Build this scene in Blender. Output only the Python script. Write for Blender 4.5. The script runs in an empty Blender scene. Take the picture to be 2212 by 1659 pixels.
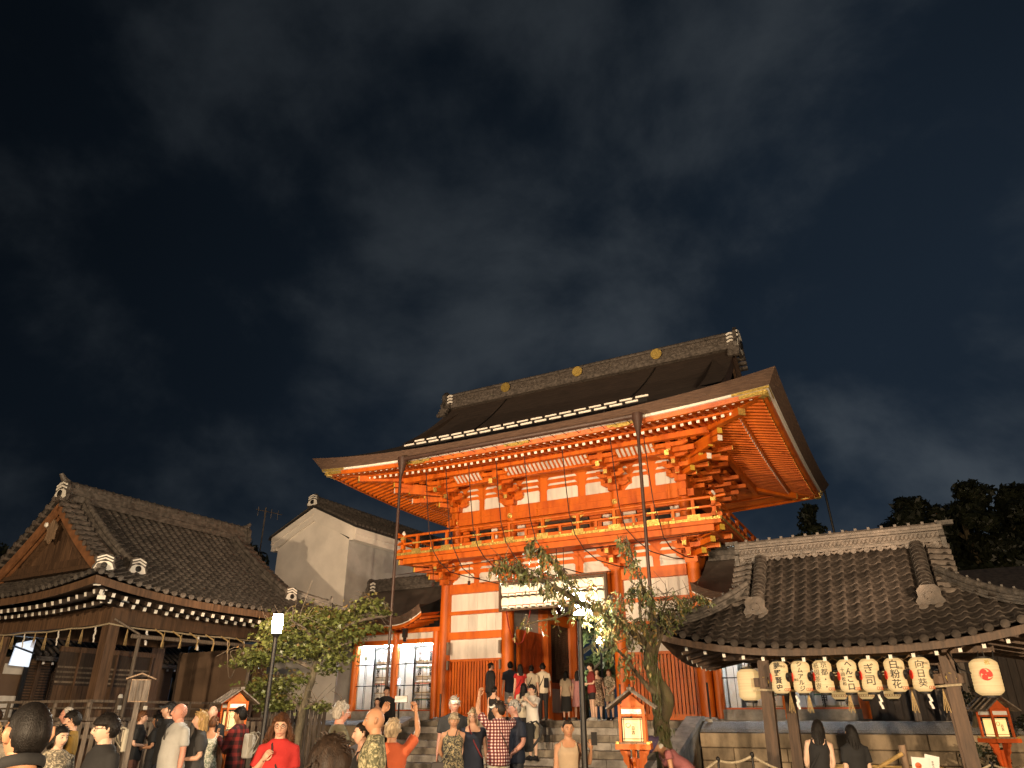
import bpy, math, random
from mathutils import Vector as V, Matrix as M4
random.seed(11)
R = math.radians
sc = bpy.context.scene
COL = sc.collection
D = bpy.data

# ---------------------------------------------------------------- camera, sky, lights, exposure
cam = D.cameras.new('camera')
cam.sensor_fit = 'HORIZONTAL'
cam.sensor_width = 36.0
cam.lens = 36.0 * 1560.0 / 2212.0
cam.clip_start = 0.1
cam.clip_end = 2000
cam_o = D.objects.new('camera', cam)
COL.objects.link(cam_o)
cam_o.location = (0, 0, 1.65)
cam_o.rotation_euler = (R(90 + 24.8), 0, 0)
sc.camera = cam_o
sc.view_settings.view_transform = 'Standard'
sc.view_settings.look = 'None'
sc.view_settings.exposure = 0.0
sc.view_settings.gamma = 1.0
sc.view_settings.use_curve_mapping = False
sc.render.engine = 'CYCLES'
sc.cycles.use_denoising = True
sc.cycles.use_light_tree = True
sc.cycles.max_bounces = 6
sc.cycles.diffuse_bounces = 3
sc.cycles.glossy_bounces = 3
sc.cycles.transmission_bounces = 6
sc.cycles.transparent_max_bounces = 8
sc.cycles.sample_clamp_indirect = 4.0
sc.cycles.caustics_reflective = False
sc.cycles.caustics_refractive = False

w = D.worlds.new('World')
sc.world = w
w.use_nodes = True
nt = w.node_tree
nt.nodes.clear()
N = lambda t: nt.nodes.new(t)
LK = lambda a, b: nt.links.new(a, b)
wo = N('ShaderNodeOutputWorld')
bg = N('ShaderNodeBackground')
bg2 = N('ShaderNodeBackground')
add = N('ShaderNodeAddShader')
sky = N('ShaderNodeTexSky')
sky.sky_type = 'NISHITA'
sky.sun_disc = False
sky.sun_elevation = R(-6)
sky.sun_rotation = R(210)
LK(sky.outputs[0], bg2.inputs[0])
bg2.inputs[1].default_value = 0.02
tc = N('ShaderNodeTexCoord')
# overcast night sky: torn clouds lit by the town over dark blue gaps (function of direction only)
mp = N('ShaderNodeMapping')
mp.inputs['Scale'].default_value = (1.7, 1.7, 2.2)
mp.inputs['Location'].default_value = (0.35, 0.2, 0.1)
mp.inputs['Rotation'].default_value = (0, R(8), R(20))
LK(tc.outputs['Generated'], mp.inputs[0])
n1 = N('ShaderNodeTexNoise')
n1.inputs['Scale'].default_value = 1.5
n1.inputs['Detail'].default_value = 7.5
n1.inputs['Roughness'].default_value = 0.56
n1.inputs['Distortion'].default_value = 0.15
LK(mp.outputs[0], n1.inputs['Vector'])
n2 = N('ShaderNodeTexNoise')
n2.inputs['Scale'].default_value = 0.8
n2.inputs['Detail'].default_value = 2
LK(mp.outputs[0], n2.inputs['Vector'])
r1 = N('ShaderNodeValToRGB')
r1.color_ramp.elements[0].position = 0.43
r1.color_ramp.elements[0].color = (0, 0, 0, 1)
r1.color_ramp.elements[1].position = 0.70
r1.color_ramp.elements[1].color = (1, 1, 1, 1)
r1.color_ramp.interpolation = 'EASE'
LK(n1.outputs[0], r1.inputs[0])
r2 = N('ShaderNodeValToRGB')
r2.color_ramp.elements[0].position = 0.3
r2.color_ramp.elements[0].color = (0.0052, 0.0088, 0.0140, 1)
r2.color_ramp.elements[1].position = 0.68
r2.color_ramp.elements[1].color = (0.0088, 0.0150, 0.0245, 1)
LK(n2.outputs[0], r2.inputs[0])
# the side away from the town (left) is darker: smooth gradient over the whole dome
sep = N('ShaderNodeSeparateXYZ')
LK(tc.outputs['Generated'], sep.inputs[0])
mr = N('ShaderNodeMapRange')
mr.inputs[1].default_value = -0.75
mr.inputs[2].default_value = 0.45
mr.inputs[3].default_value = 0.34
mr.inputs[4].default_value = 1.12
LK(sep.outputs[0], mr.inputs[0])
mrz = N('ShaderNodeMapRange')
mrz.inputs[1].default_value = 0.1
mrz.inputs[2].default_value = 0.95
mrz.inputs[3].default_value = 1.45
mrz.inputs[4].default_value = 0.52
LK(sep.outputs[2], mrz.inputs[0])
mm = N('ShaderNodeMath')
mm.operation = 'MULTIPLY'
LK(mr.outputs[0], mm.inputs[0])
LK(mrz.outputs[0], mm.inputs[1])
mx = N('ShaderNodeMix')
mx.data_type = 'RGBA'
LK(r1.outputs[0], mx.inputs[0])
LK(r2.outputs[0], mx.inputs[6])
mx.inputs[7].default_value = (0.038, 0.047, 0.057, 1)
LK(mx.outputs[2], bg.inputs[0])
LK(mm.outputs[0], bg.inputs[1])
LK(bg.outputs[0], add.inputs[0])
LK(bg2.outputs[0], add.inputs[1])
LK(add.outputs[0], wo.inputs[0])

def spot(name, loc, target, power, color, angle=60, blend=0.5, size=0.15):
    l = D.lights.new(name, 'SPOT')
    l.energy = power
    l.color = color
    l.spot_size = R(angle)
    l.spot_blend = blend
    l.shadow_soft_size = size
    o = D.objects.new(name, l)
    COL.objects.link(o)
    o.location = loc
    o.rotation_euler = (V(target) - V(loc)).to_track_quat('-Z', 'Y').to_euler()
    return o

def point(name, loc, power, color, size=0.12):
    l = D.lights.new(name, 'POINT')
    l.energy = power
    l.color = color
    l.shadow_soft_size = size
    o = D.objects.new(name, l)
    COL.objects.link(o)
    o.location = loc
    return o

WARM = (1.0, 0.68, 0.42)
LAMPW = (1.0, 0.72, 0.44)
# the gate's floodlights stand before the hall and on a pole at the court's front, aimed over the heads of the crowd
spot('flood_light', (-8.8, 12.6, 3.3), (0.8, 25, 8.8), 7000, WARM, 62, 0.5, 0.12)
spot('flood_light', (-3.4, 4.0, 5.4), (-1.4, 25, 7.8), 5600, WARM, 62, 0.6, 0.12)
spot('flood_light', (6.6, 10.0, 3.4), (3.0, 24.5, 8.8), 1100, WARM, 60, 0.6, 0.12)
# street lamps of the court behind the viewer
point('street_light', (-9.0, -4.0, 3.6), 13000, LAMPW, 0.2)
point('street_light', (5.0, -6.0, 2.8), 14500, LAMPW, 0.2)

# ---------------------------------------------------------------- helpers
class MB:
    """collects shapes, links them as one mesh object"""
    def __init__(s):
        s.v = []; s.f = []; s.m = []; s.mi = 0
    def add(s, vs, fs):
        b = len(s.v)
        s.v += [tuple(p) for p in vs]
        s.f += [tuple(i + b for i in f) for f in fs]
        s.m += [s.mi] * len(fs)
        return s
    def box(s, c, d, rz=0, mat=None):
        x, y, z = d[0] / 2, d[1] / 2, d[2] / 2
        vs = [V((a * x, b * y, e * z)) for a in (-1, 1) for b in (-1, 1) for e in (-1, 1)]
        if mat is not None:
            vs = [mat @ p for p in vs]
        elif rz:
            m = M4.Rotation(rz, 3, 'Z')
            vs = [m @ p for p in vs]
        c = V(c)
        return s.add([p + c for p in vs], [(0, 1, 3, 2), (4, 6, 7, 5), (0, 4, 5, 1), (2, 3, 7, 6), (0, 2, 6, 4), (1, 5, 7, 3)])
    def bar(s, p, q, wd, h, up=(0, 0, 1), w2=None, h2=None):
        p = V(p); q = V(q); d = (q - p).normalized()
        x = d.cross(V(up))
        if x.length < 1e-4: x = d.cross(V((0, 1, 0)))
        x.normalize(); y = x.cross(d)
        w2 = wd if w2 is None else w2; h2 = h if h2 is None else h2
        vs = []
        for c, a, b in ((p, wd, h), (q, w2, h2)):
            vs += [c - x * a / 2 - y * b / 2, c + x * a / 2 - y * b / 2, c + x * a / 2 + y * b / 2, c - x * a / 2 + y * b / 2]
        return s.add(vs, [(3, 2, 1, 0), (4, 5, 6, 7), (0, 1, 5, 4), (1, 2, 6, 5), (2, 3, 7, 6), (3, 0, 4, 7)])
    def tube(s, pts, rs, n=8, caps=True, sq=None):
        pts = [V(p) for p in pts]
        if not isinstance(rs, list): rs = [rs] * len(pts)
        vs = []; fs = []; x = None
        for i, p in enumerate(pts):
            d = (pts[min(i + 1, len(pts) - 1)] - pts[max(i - 1, 0)])
            if d.length < 1e-7: d = V((0, 0, 1))
            d.normalize()
            if x is None:
                x = d.orthogonal().normalized() if sq is None else (V(sq) - d * d.dot(V(sq))).normalized()
            else:
                x = (x - d * d.dot(x))
                x = x.normalized() if x.length > 1e-6 else d.orthogonal().normalized()
            y = d.cross(x)
            r = rs[i]
            ra, rb = r if isinstance(r, (tuple, list)) else (r, r)
            for k in range(n):
                a = 2 * math.pi * k / n
                vs.append(p + x * ra * math.cos(a) + y * rb * math.sin(a))
        for i in range(len(pts) - 1):
            for k in range(n):
                k2 = (k + 1) % n
                fs.append((i * n + k, i * n + k2, (i + 1) * n + k2, (i + 1) * n + k))
        if caps:
            fs.append(tuple(range(n - 1, -1, -1)))
            fs.append(tuple((len(pts) - 1) * n + k for k in range(n)))
        return s.add(vs, fs)
    def lathe(s, prof, n=16, c=(0, 0, 0), ax=(0, 0, 1)):
        ax = V(ax).normalized(); c = V(c)
        return s.tube([c + ax * z for r, z in prof], [max(r, 1e-4) for r, z in prof], n)
    def prism(s, poly, o, ux, uy, th):
        """flat polygon (2-D) at o spanned by ux, uy; extruded by th along ux x uy"""
        o = V(o); ux = V(ux); uy = V(uy); nn = ux.cross(uy).normalized() * th
        n = len(poly)
        a = [o + ux * p[0] + uy * p[1] for p in poly]
        vs = a + [p + nn for p in a]
        ar = sum(poly[i][0] * poly[(i + 1) % n][1] - poly[(i + 1) % n][0] * poly[i][1] for i in range(n))
        b = list(range(n)); t = [i + n for i in b]
        if ar > 0: b = b[::-1]
        else: t = t[::-1]
        return s.add(vs, [tuple(b), tuple(t)] + [(i, (i + 1) % n, (i + 1) % n + n, i + n) if ar > 0 else (i + n, (i + 1) % n + n, (i + 1) % n, i) for i in range(n)])
    def grid(s, fn, nu, nv, flip=False):
        vs = [fn(i / nu, j / nv) for j in range(nv + 1) for i in range(nu + 1)]
        fs = []
        for j in range(nv):
            for i in range(nu):
                q = (j * (nu + 1) + i, j * (nu + 1) + i + 1, (j + 1) * (nu + 1) + i + 1, (j + 1) * (nu + 1) + i)
                fs.append(q[::-1] if flip else q)
        return s.add(vs, fs)
    def mesh(s, name, mats, smooth=False):
        me = D.meshes.new(name)
        me.from_pydata(s.v, [], s.f)
        if not isinstance(mats, (list, tuple)): mats = [mats]
        for m in mats: me.materials.append(m)
        if len(mats) > 1: me.polygons.foreach_set('material_index', s.m)
        me.polygons.foreach_set('use_smooth', [smooth] * len(me.polygons))
        if smooth:
            try: me.set_sharp_from_angle(angle=R(40))
            except Exception: pass
        me.update()
        return me
    def build(s, name, mats, parent=None, smooth=False, **kw):
        return ob(name, s.mesh(name, mats, smooth), parent, **kw)

def ob(name, me, parent=None, loc=None, rz=None, mat=None, **kw):
    o = D.objects.new(name, me)
    COL.objects.link(o)
    if parent is not None: o.parent = parent
    if mat is not None: o.matrix_basis = mat
    if loc is not None: o.location = loc
    if rz is not None: o.rotation_euler = (0, 0, rz)
    for k, v in kw.items(): o[k] = v
    return o

def thing(name, label, cat, loc=(0, 0, 0), rz=0, group=None):
    o = D.objects.new(name, None)
    o.empty_display_size = 0.2
    COL.objects.link(o)
    o.location = loc
    o.rotation_euler = (0, 0, rz)
    o['label'] = label
    o['category'] = cat
    if group: o['group'] = group
    return o

def copy_tree(o, parent=None):
    c = o.copy()
    COL.objects.link(c)
    c.parent = parent
    for ch in KIDS.get(o.name, ()):
        copy_tree(ch, c)
    return c
KIDS = {}
def kids_index(*roots):
    def rec(o):
        KIDS[o.name] = [c for c in ALL if c.parent == o]
        for c in KIDS[o.name]: rec(c)
    ALL = list(COL.objects)
    for o in roots: rec(o)

# ---------------------------------------------------------------- materials
def mat(name, col, rough=0.6, metal=0.0, var=0.12, scale=6.0, bump=0.0, bscale=None, stretch=None, col2=None, emit=None, estr=0.0, spec=None, coat=0, wave=None, detail=4, lo=0.35, hi=0.68):
    m = D.materials.new(name)
    m.use_nodes = True
    t = m.node_tree
    p = t.nodes['Principled BSDF']
    p.inputs['Roughness'].default_value = rough
    p.inputs['Metallic'].default_value = metal
    if spec is not None: p.inputs['Specular IOR Level'].default_value = spec
    if coat: p.inputs['Coat Weight'].default_value = coat
    tcn = t.nodes.new('ShaderNodeTexCoord')
    mpn = t.nodes.new('ShaderNodeMapping')
    if stretch: mpn.inputs['Scale'].default_value = stretch
    t.links.new(tcn.outputs['Object'], mpn.inputs[0])
    nz = t.nodes.new('ShaderNodeTexNoise')
    nz.inputs['Scale'].default_value = scale
    nz.inputs['Detail'].default_value = detail
    nz.inputs['Roughness'].default_value = 0.6
    t.links.new(mpn.outputs[0], nz.inputs['Vector'])
    rp = t.nodes.new('ShaderNodeValToRGB')
    c2 = col2 if col2 else tuple(max(0, c * (1 - 2.2 * var)) for c in col)
    rp.color_ramp.elements[0].position = lo
    rp.color_ramp.elements[0].color = (*c2, 1)
    rp.color_ramp.elements[1].position = hi
    rp.color_ramp.elements[1].color = (*(col if col2 else tuple(min(1, c * (1 + var)) for c in col)), 1)
    t.links.new(nz.outputs[0], rp.inputs[0])
    out = rp.outputs[0]
    # every object a little different
    oi = t.nodes.new('ShaderNodeObjectInfo')
    hs = t.nodes.new('ShaderNodeHueSaturation')
    mr_ = t.nodes.new('ShaderNodeMapRange')
    mr_.inputs[3].default_value = 1 - var
    mr_.inputs[4].default_value = 1 + var
    t.links.new(oi.outputs['Random'], mr_.inputs[0])
    t.links.new(mr_.outputs[0], hs.inputs['Value'])
    t.links.new(out, hs.inputs['Color'])
    out = hs.outputs[0]
    t.links.new(out, p.inputs['Base Color'])
    if emit:
        p.inputs['Emission Color'].default_value = (*emit, 1)
        p.inputs['Emission Strength'].default_value = estr
    if bump:
        b = t.nodes.new('ShaderNodeBump')
        b.inputs['Strength'].default_value = bump
        b.inputs['Distance'].default_value = 0.02
        if wave:
            wv = t.nodes.new('ShaderNodeTexWave')
            wv.bands_direction = wave[0]
            wv.inputs['Scale'].default_value = wave[1]
            wv.inputs['Distortion'].default_value = wave[2]
            wv.inputs['Detail'].default_value = 2
            t.links.new(tcn.outputs['Object'], wv.inputs['Vector'])
            t.links.new(wv.outputs[1], b.inputs['Height'])
        else:
            nb = t.nodes.new('ShaderNodeTexNoise')
            nb.inputs['Scale'].default_value = bscale or scale * 4
            nb.inputs['Detail'].default_value = 5
            t.links.new(mpn.outputs[0], nb.inputs['Vector'])
            t.links.new(nb.outputs[0], b.inputs['Height'])
        t.links.new(b.outputs[0], p.inputs['Normal'])
    return m

MT = {}
def mk(k, *a, **kw): MT[k] = mat(k, *a, **kw)
mk('vermilion', (0.62, 0.138, 0.006), 0.5, var=0.09, col2=(0.44, 0.078, 0.005), lo=0.3, hi=0.6, detail=7, scale=2.2, bump=0.12, bscale=26, stretch=(1.4, 1.4, 0.4))
mk('vermilion_worn', (0.50, 0.085, 0.012), 0.55, var=0.16, scale=3.0, bump=0.12)
mk('plaster', (0.70, 0.67, 0.61), 0.8, var=0.09, scale=1.5, bump=0.05, stretch=(1.5, 1.5, 0.35))
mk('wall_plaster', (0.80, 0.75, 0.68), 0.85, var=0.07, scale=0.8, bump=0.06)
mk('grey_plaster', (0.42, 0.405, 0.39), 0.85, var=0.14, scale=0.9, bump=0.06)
mk('white_paint', (0.78, 0.76, 0.70), 0.6, var=0.03)
mk('gold', (0.80, 0.58, 0.16), 0.42, metal=0.65, var=0.18, scale=22, bump=0.5, bscale=45)
mk('yellow_paint', (0.62, 0.42, 0.05), 0.6, var=0.1)
mk('bark', (0.060, 0.040, 0.030), 0.9, var=0.25, scale=5, bump=0.35, stretch=(0.4, 0.4, 6))
mk('bark_edge', (0.15, 0.092, 0.062), 0.9, var=0.12, col2=(0.07, 0.042, 0.030), detail=6, scale=7, bump=0.8, bscale=10, stretch=(0.5, 0.5, 9))
mk('copper_roof', (0.085, 0.070, 0.060), 0.55, var=0.18, scale=1.2, bump=0.08)
mk('tile', (0.098, 0.086, 0.076), 0.55, var=0.28, scale=9, bump=0.15, spec=0.4)
mk('tile_brown', (0.060, 0.049, 0.042), 0.58, var=0.32, scale=8, bump=0.2, spec=0.3)
mk('tile_light', (0.125, 0.104, 0.090), 0.5, var=0.2, scale=9, bump=0.1)
mk('ornament', (0.075, 0.058, 0.046), 0.6, var=0.2, scale=9, bump=0.2)
mk('tile_base', (0.022, 0.02, 0.019), 0.8, var=0.1)
mk('wood', (0.105, 0.060, 0.034), 0.6, var=0.22, scale=3, bump=0.15, stretch=(6, 6, 0.6))
mk('wood_light', (0.30, 0.20, 0.125), 0.7, var=0.2, scale=4, bump=0.15, stretch=(6, 6, 0.7))
mk('wood_grey', (0.17, 0.135, 0.105), 0.75, var=0.25, scale=4, bump=0.2, stretch=(7, 7, 0.8))
mk('wood_dark', (0.040, 0.026, 0.018), 0.7, var=0.2, scale=4, bump=0.1, stretch=(6, 6, 0.7))
mk('board', (0.15, 0.098, 0.064), 0.7, var=0.10, scale=1.2, bump=0.06)
mk('stone', (0.26, 0.225, 0.175), 0.85, var=0.22, scale=3.5, bump=0.35, bscale=22)
mk('stone_pale', (0.36, 0.33, 0.29), 0.85, var=0.16, scale=4, bump=0.35, bscale=24)
mk('ground', (0.16, 0.145, 0.125), 0.9, var=0.18, scale=1.5, bump=0.2)
mk('gravel', (0.34, 0.33, 0.32), 0.95, var=0.3, scale=60, bump=0.8, bscale=80)
mk('iron', (0.018, 0.017, 0.017), 0.45, metal=0.3, var=0.15)
mk('brown_pipe', (0.06, 0.032, 0.024), 0.45, var=0.12)
mk('cable', (0.035, 0.014, 0.012), 0.6, var=0.1)
mk('red_cable', (0.30, 0.02, 0.015), 0.5, var=0.1)
mk('rope', (0.50, 0.42, 0.29), 0.9, var=0.15, scale=40, bump=0.5)
mk('straw', (0.42, 0.30, 0.14), 0.9, var=0.15, scale=30, bump=0.3)
mk('paper', (0.80, 0.78, 0.74), 0.8, var=0.03)
mk('ink', (0.012, 0.011, 0.010), 0.6, var=0.05)
mk('red_ink', (0.75, 0.03, 0.012), 0.6, var=0.05)
mk('leather', (0.03, 0.02, 0.016), 0.45, var=0.1)
mk('dark_inside', (0.012, 0.011, 0.010), 0.8, var=0.1)
mk('glass_dark', (0.02, 0.022, 0.025), 0.1, var=0.02)
mk('bamboo', (0.50, 0.33, 0.12), 0.5, var=0.12, scale=8)
mk('trunk', (0.12, 0.095, 0.055), 0.9, var=0.3, scale=6, bump=0.9, bscale=16, stretch=(2, 2, 0.5))
mk('moss', (0.085, 0.085, 0.030), 0.95, var=0.3, scale=5, bump=0.9, bscale=20, col2=(0.10, 0.07, 0.04))
mk('twig', (0.13, 0.10, 0.07), 0.85, var=0.2)

def emis(name, col, strength, col2=None, scale=5, stretch=None, tex=0.0):
    m = D.materials.new(name)
    m.use_nodes = True
    t = m.node_tree
    p = t.nodes['Principled BSDF']
    p.inputs['Base Color'].default_value = (0.42, 0.35, 0.24, 1)
    p.inputs['Roughness'].default_value = 0.7
    p.inputs['Emission Strength'].default_value = strength
    p.inputs['Emission Color'].default_value = (*col, 1)
    if col2:
        tcn = t.nodes.new('ShaderNodeTexCoord'); mpn = t.nodes.new('ShaderNodeMapping')
        if stretch: mpn.inputs['Scale'].default_value = stretch
        t.links.new(tcn.outputs['Object'], mpn.inputs[0])
        nz = t.nodes.new('ShaderNodeTexNoise'); nz.inputs['Scale'].default_value = scale; nz.inputs['Detail'].default_value = 3
        t.links.new(mpn.outputs[0], nz.inputs['Vector'])
        rp = t.nodes.new('ShaderNodeValToRGB')
        rp.color_ramp.elements[0].position = 0.35; rp.color_ramp.elements[0].color = (*col2, 1)
        rp.color_ramp.elements[1].position = 0.65; rp.color_ramp.elements[1].color = (*col, 1)
        t.links.new(nz.outputs[0], rp.inputs[0])
        t.links.new(rp.outputs[0], p.inputs['Emission Color'])
    MT[name] = m
    return m
emis('lamp_glow', (1.0, 0.91, 0.74), 620.0)
emis('lantern_paper', (1.0, 0.68, 0.29), 0.56, col2=(0.80, 0.44, 0.13), scale=3, stretch=(0.4, 0.4, 26))  # stretched noise paints the ribs' shading into the glow as darker bands
emis('lantern_paper_bright', (1.0, 0.84, 0.55), 1.25, col2=(1.0, 0.78, 0.45), scale=4)
emis('box_light', (1.0, 0.66, 0.24), 1.25, col2=(1.0, 0.58, 0.18), scale=6)
emis('tube_light', (0.80, 0.92, 1.0), 190.0)
emis('screen', (0.75, 0.85, 1.0), 0.45, col2=(0.2, 0.2, 0.3), scale=12)
emis('sign_light', (0.62, 0.78, 1.0), 0.8)

gm = D.materials.new('case_glass'); gm.use_nodes = True
_t = gm.node_tree; _t.nodes.clear()
_o = _t.nodes.new('ShaderNodeOutputMaterial'); _m = _t.nodes.new('ShaderNodeMixShader'); _a = _t.nodes.new('ShaderNodeBsdfTransparent'); _g = _t.nodes.new('ShaderNodeBsdfGlossy')
_g.inputs['Roughness'].default_value = 0.02
_m.inputs[0].default_value = 0.06
_t.links.new(_a.outputs[0], _m.inputs[1]); _t.links.new(_g.outputs[0], _m.inputs[2]); _t.links.new(_m.outputs[0], _o.inputs[0])
MT['case_glass'] = gm
TXT = {}
def text_mesh(s, size, m, name='lettering', bold=0.0, align='CENTER', lh=1.02):
    key = (s, size, m.name, bold)
    if key in TXT: return TXT[key]
    c = D.curves.new('text', 'FONT')
    c.body = s
    c.size = size
    c.align_x = align
    c.align_y = 'CENTER'
    c.space_line = lh
    c.offset = bold
    c.extrude = 0.0015
    c.resolution_u = 2
    o = D.objects.new('text', c)
    COL.objects.link(o)
    TMP.append((o, key, m, name))
    return None
TMP = []
def texts(specs):
    """make all the flat lettering meshes in one evaluation"""
    for sp in specs: text_mesh(*sp)
    dg = bpy.context.evaluated_depsgraph_get()
    dg.update()
    for o, key, m, name in TMP:
        me = D.meshes.new_from_object(o.evaluated_get(dg))
        me.name = name
        me.materials.clear()
        me.materials.append(m)
        TXT[key] = me
    for o, key, m, name in TMP:
        c = o.data
        D.objects.remove(o)
        D.curves.remove(c)
    TMP.clear()

CAM = V((0, 0, 1.65))
def seen_size(p, n=None):
    d = V(p) - CAM
    q = d.length
    f = 1.0 if n is None else max(0.02, -n.dot(d) / q)
    # off-frame pieces count for little
    cy, sy = math.cos(R(24.8)), math.sin(R(24.8))
    dep = d.y * cy + d.z * sy
    if dep <= 0: return 0
    u = d.x / dep * 1560; v = (-d.y * sy + d.z * cy) / dep * 1560
    if abs(u) > 1140 or abs(v) > 860: f *= 0.01
    return f / (q * q)
# ---------------------------------------------------------------- curved Japanese roofs
class Roof:
    """hip-and-gable roof centred on 0,0: half sizes A (along ridge) and B, eave z0, ridge zr, corner rise U"""
    def __init__(s, A, B, z0, zr, xg, ov, U, L, pw=2.6, k=0.62):
        s.A, s.B, s.z0, s.zr, s.xg, s.ov, s.U, s.L, s.pw, s.k = A, B, z0, zr, xg, ov, U, L, pw, k
        s.dg = A - xg
    def prof(s, d):
        t = d / s.B
        return s.z0 + (s.zr - s.z0) * (s.k * t + (1 - s.k) * t * t)
    def half(s, face): return s.A if face in 'FK' else s.B
    def P(s, face, a, d):
        e = max(0.0, s.half(face) - abs(a))
        up = s.U * max(0.0, 1 - e / s.L) ** s.pw * max(0.0, 1 - d / (s.B * 0.8)) ** 1.3
        z = s.prof(d) + up
        if face == 'F': return V((a, -(s.B - d), z))
        if face == 'K': return V((-a, s.B - d, z))
        if face == 'W': return V((-(s.A - d), -a, z))
        return V((s.A - d, a, z))
    def width(s, face, d):
        if face in 'FK':
            return s.A - d if d <= s.dg else s.xg + s.ov
        return s.B - d
    def dmax(s, face): return s.B if face in 'FK' else s.dg
    def frame(s, face, a, d):
        p = s.P(face, a, d); h = 0.02
        x = (s.P(face, a + h, d) - s.P(face, a - h, d)).normalized()
        y = (s.P(face, a, min(d + h, s.B)) - s.P(face, a, max(0, d - h)))
        y = (y - x * x.dot(y)).normalized()
        n = x.cross(y)
        return p, x, y, n
    def sheet(s, mb, off=0.0, th=None, nu=36, nd=10, faces='FKWE', d0=0.0):
        """continuous skin, split where the gable begins"""
        for fc in faces:
            parts = [(d0, min(s.dg, s.dmax(fc)), None)]
            if fc in 'FK': parts.append((s.dg, s.B, 1))
            for (da, db, up) in parts:
                def fn(u, v, fc=fc, da=da, db=db, up=up):
                    d = da + (db - da) * v
                    wd = s.half(fc) - d if up is None else s.xg + s.ov
                    p = s.P(fc, (u * 2 - 1) * wd, d)
                    return p + V((0, 0, off))
                mb.grid(fn, nu, nd if up is None else nd + 4)
        return mb

def tile_mesh(p, e, mname='tile'):
    """one wave-shaped pantile; x across, y up the slope, z off the roof"""
    us = [-0.56, -0.44, -0.26, -0.06, 0.12, 0.24, 0.34, 0.44, 0.54]
    zs = [0.10, 0.015, -0.02, 0.0, 0.06, 0.16, 0.20, 0.175, 0.09]
    mb = MB(); n = len(us); vs = []
    th = 0.024
    for y, lift in ((-0.62 * e, 0.036), (0.70 * e, 0.004)):
        for u, z in zip(us, zs): vs.append((u * p, y, z * p + lift))
    for u, z in zip(us, zs): vs.append((u * p, -0.62 * e, z * p + 0.036 - th))
    fs = []
    for i in range(n - 1):
        fs.append((i, i + 1, n + i + 1, n + i))
        fs.append((2 * n + i, 2 * n + i + 1, i + 1, i))
    mb.add(vs, fs)
    return mb.mesh('roof_tile', MT[mname], smooth=True)

def disc_mesh(r, ln, mname='tile'):
    mb = MB()
    mb.lathe([(0.001, -0.012), (r * 0.55, -0.012), (r * 0.6, -0.004), (r * 0.62, -0.014), (r * 0.8, -0.014), (r * 0.84, -0.024), (r, -0.02), (r * 1.02, 0.0), (r * 0.9, 0.01), (r * 0.86, ln)][::-1], 14, (0, 0, 0), (0, 1, 0))
    return mb.mesh('eave_disc', MT[mname], smooth=True)

def tile_roof(rf, parent, faces, p, e, limit=300, cut=None, disc_r=None, disc_faces='FW', mname='tile', z_disc=0.035):
    """lays tiles row by row; the ones that show largest are separate objects, the rest one joined part"""
    tm = tile_mesh(p, e, mname)
    mw = parent.matrix_world if parent.parent is None else parent.parent.matrix_world @ parent.matrix_basis
    spots = []
    for fc in faces:
        d = 0.42 * e; row = 0
        while d < rf.dmax(fc) - 0.05:
            wd = rf.width(fc, d) + 0.02
            k = int(wd / p)
            for i in range(-k - 1, k + 2):
                a = (i + 0.0) * p
                if abs(a) > wd: continue
                pt, x, y, n = rf.frame(fc, a, d)
                if cut and cut(fc, a, d): continue
                jx = random.uniform(-0.006, 0.006); jz = random.uniform(0, 0.007)
                rr = random.uniform(-0.018, 0.018)
                x2 = (x + y * rr).normalized(); y2 = n.cross(x2)
                m = M4((( x2.x, y2.x, n.x, pt.x + jx), (x2.y, y2.y, n.y, pt.y), (x2.z, y2.z, n.z, pt.z + jz), (0, 0, 0, 1)))
                wn = mw.to_3x3() @ n
                spots.append((seen_size(mw @ pt, wn), m))
            slope = (rf.P(fc, 0, min(d + 0.05, rf.B)) - rf.P(fc, 0, d)).length / 0.05
            d += e / slope
    spots.sort(key=lambda q: -q[0])
    for sz, m in spots[:limit]:
        ob('roof_tile', tm, parent, mat=m)
    rest = spots[limit:]
    if rest:
        mb = MB()
        tv = [v.co.copy() for v in tm.vertices]; tf = [tuple(f.vertices) for f in tm.polygons]
        for sz, m in rest: mb.add([m @ v for v in tv], tf)
        mb.build('roof_tiles', MT[mname], parent, smooth=True, kind='stuff')
    if disc_r:
        dm = disc_mesh(disc_r, e * 0.7, mname)
        for fc in disc_faces:
            k = int((rf.half(fc)) / p)
            for i in range(-k - 1, k + 1):
                a = (i + 0.36) * p
                if abs(a) > rf.half(fc) - 0.02: continue
                pt, x, y, n = rf.frame(fc, a, 0.0)
                q = pt + n * z_disc - y * 0.05
                m = M4(((x.x, y.x, n.x, q.x), (x.y, y.y, n.y, q.y), (x.z, y.z, n.z, q.z), (0, 0, 0, 1)))
                ob('eave_disc', dm, parent, mat=m)

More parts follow.
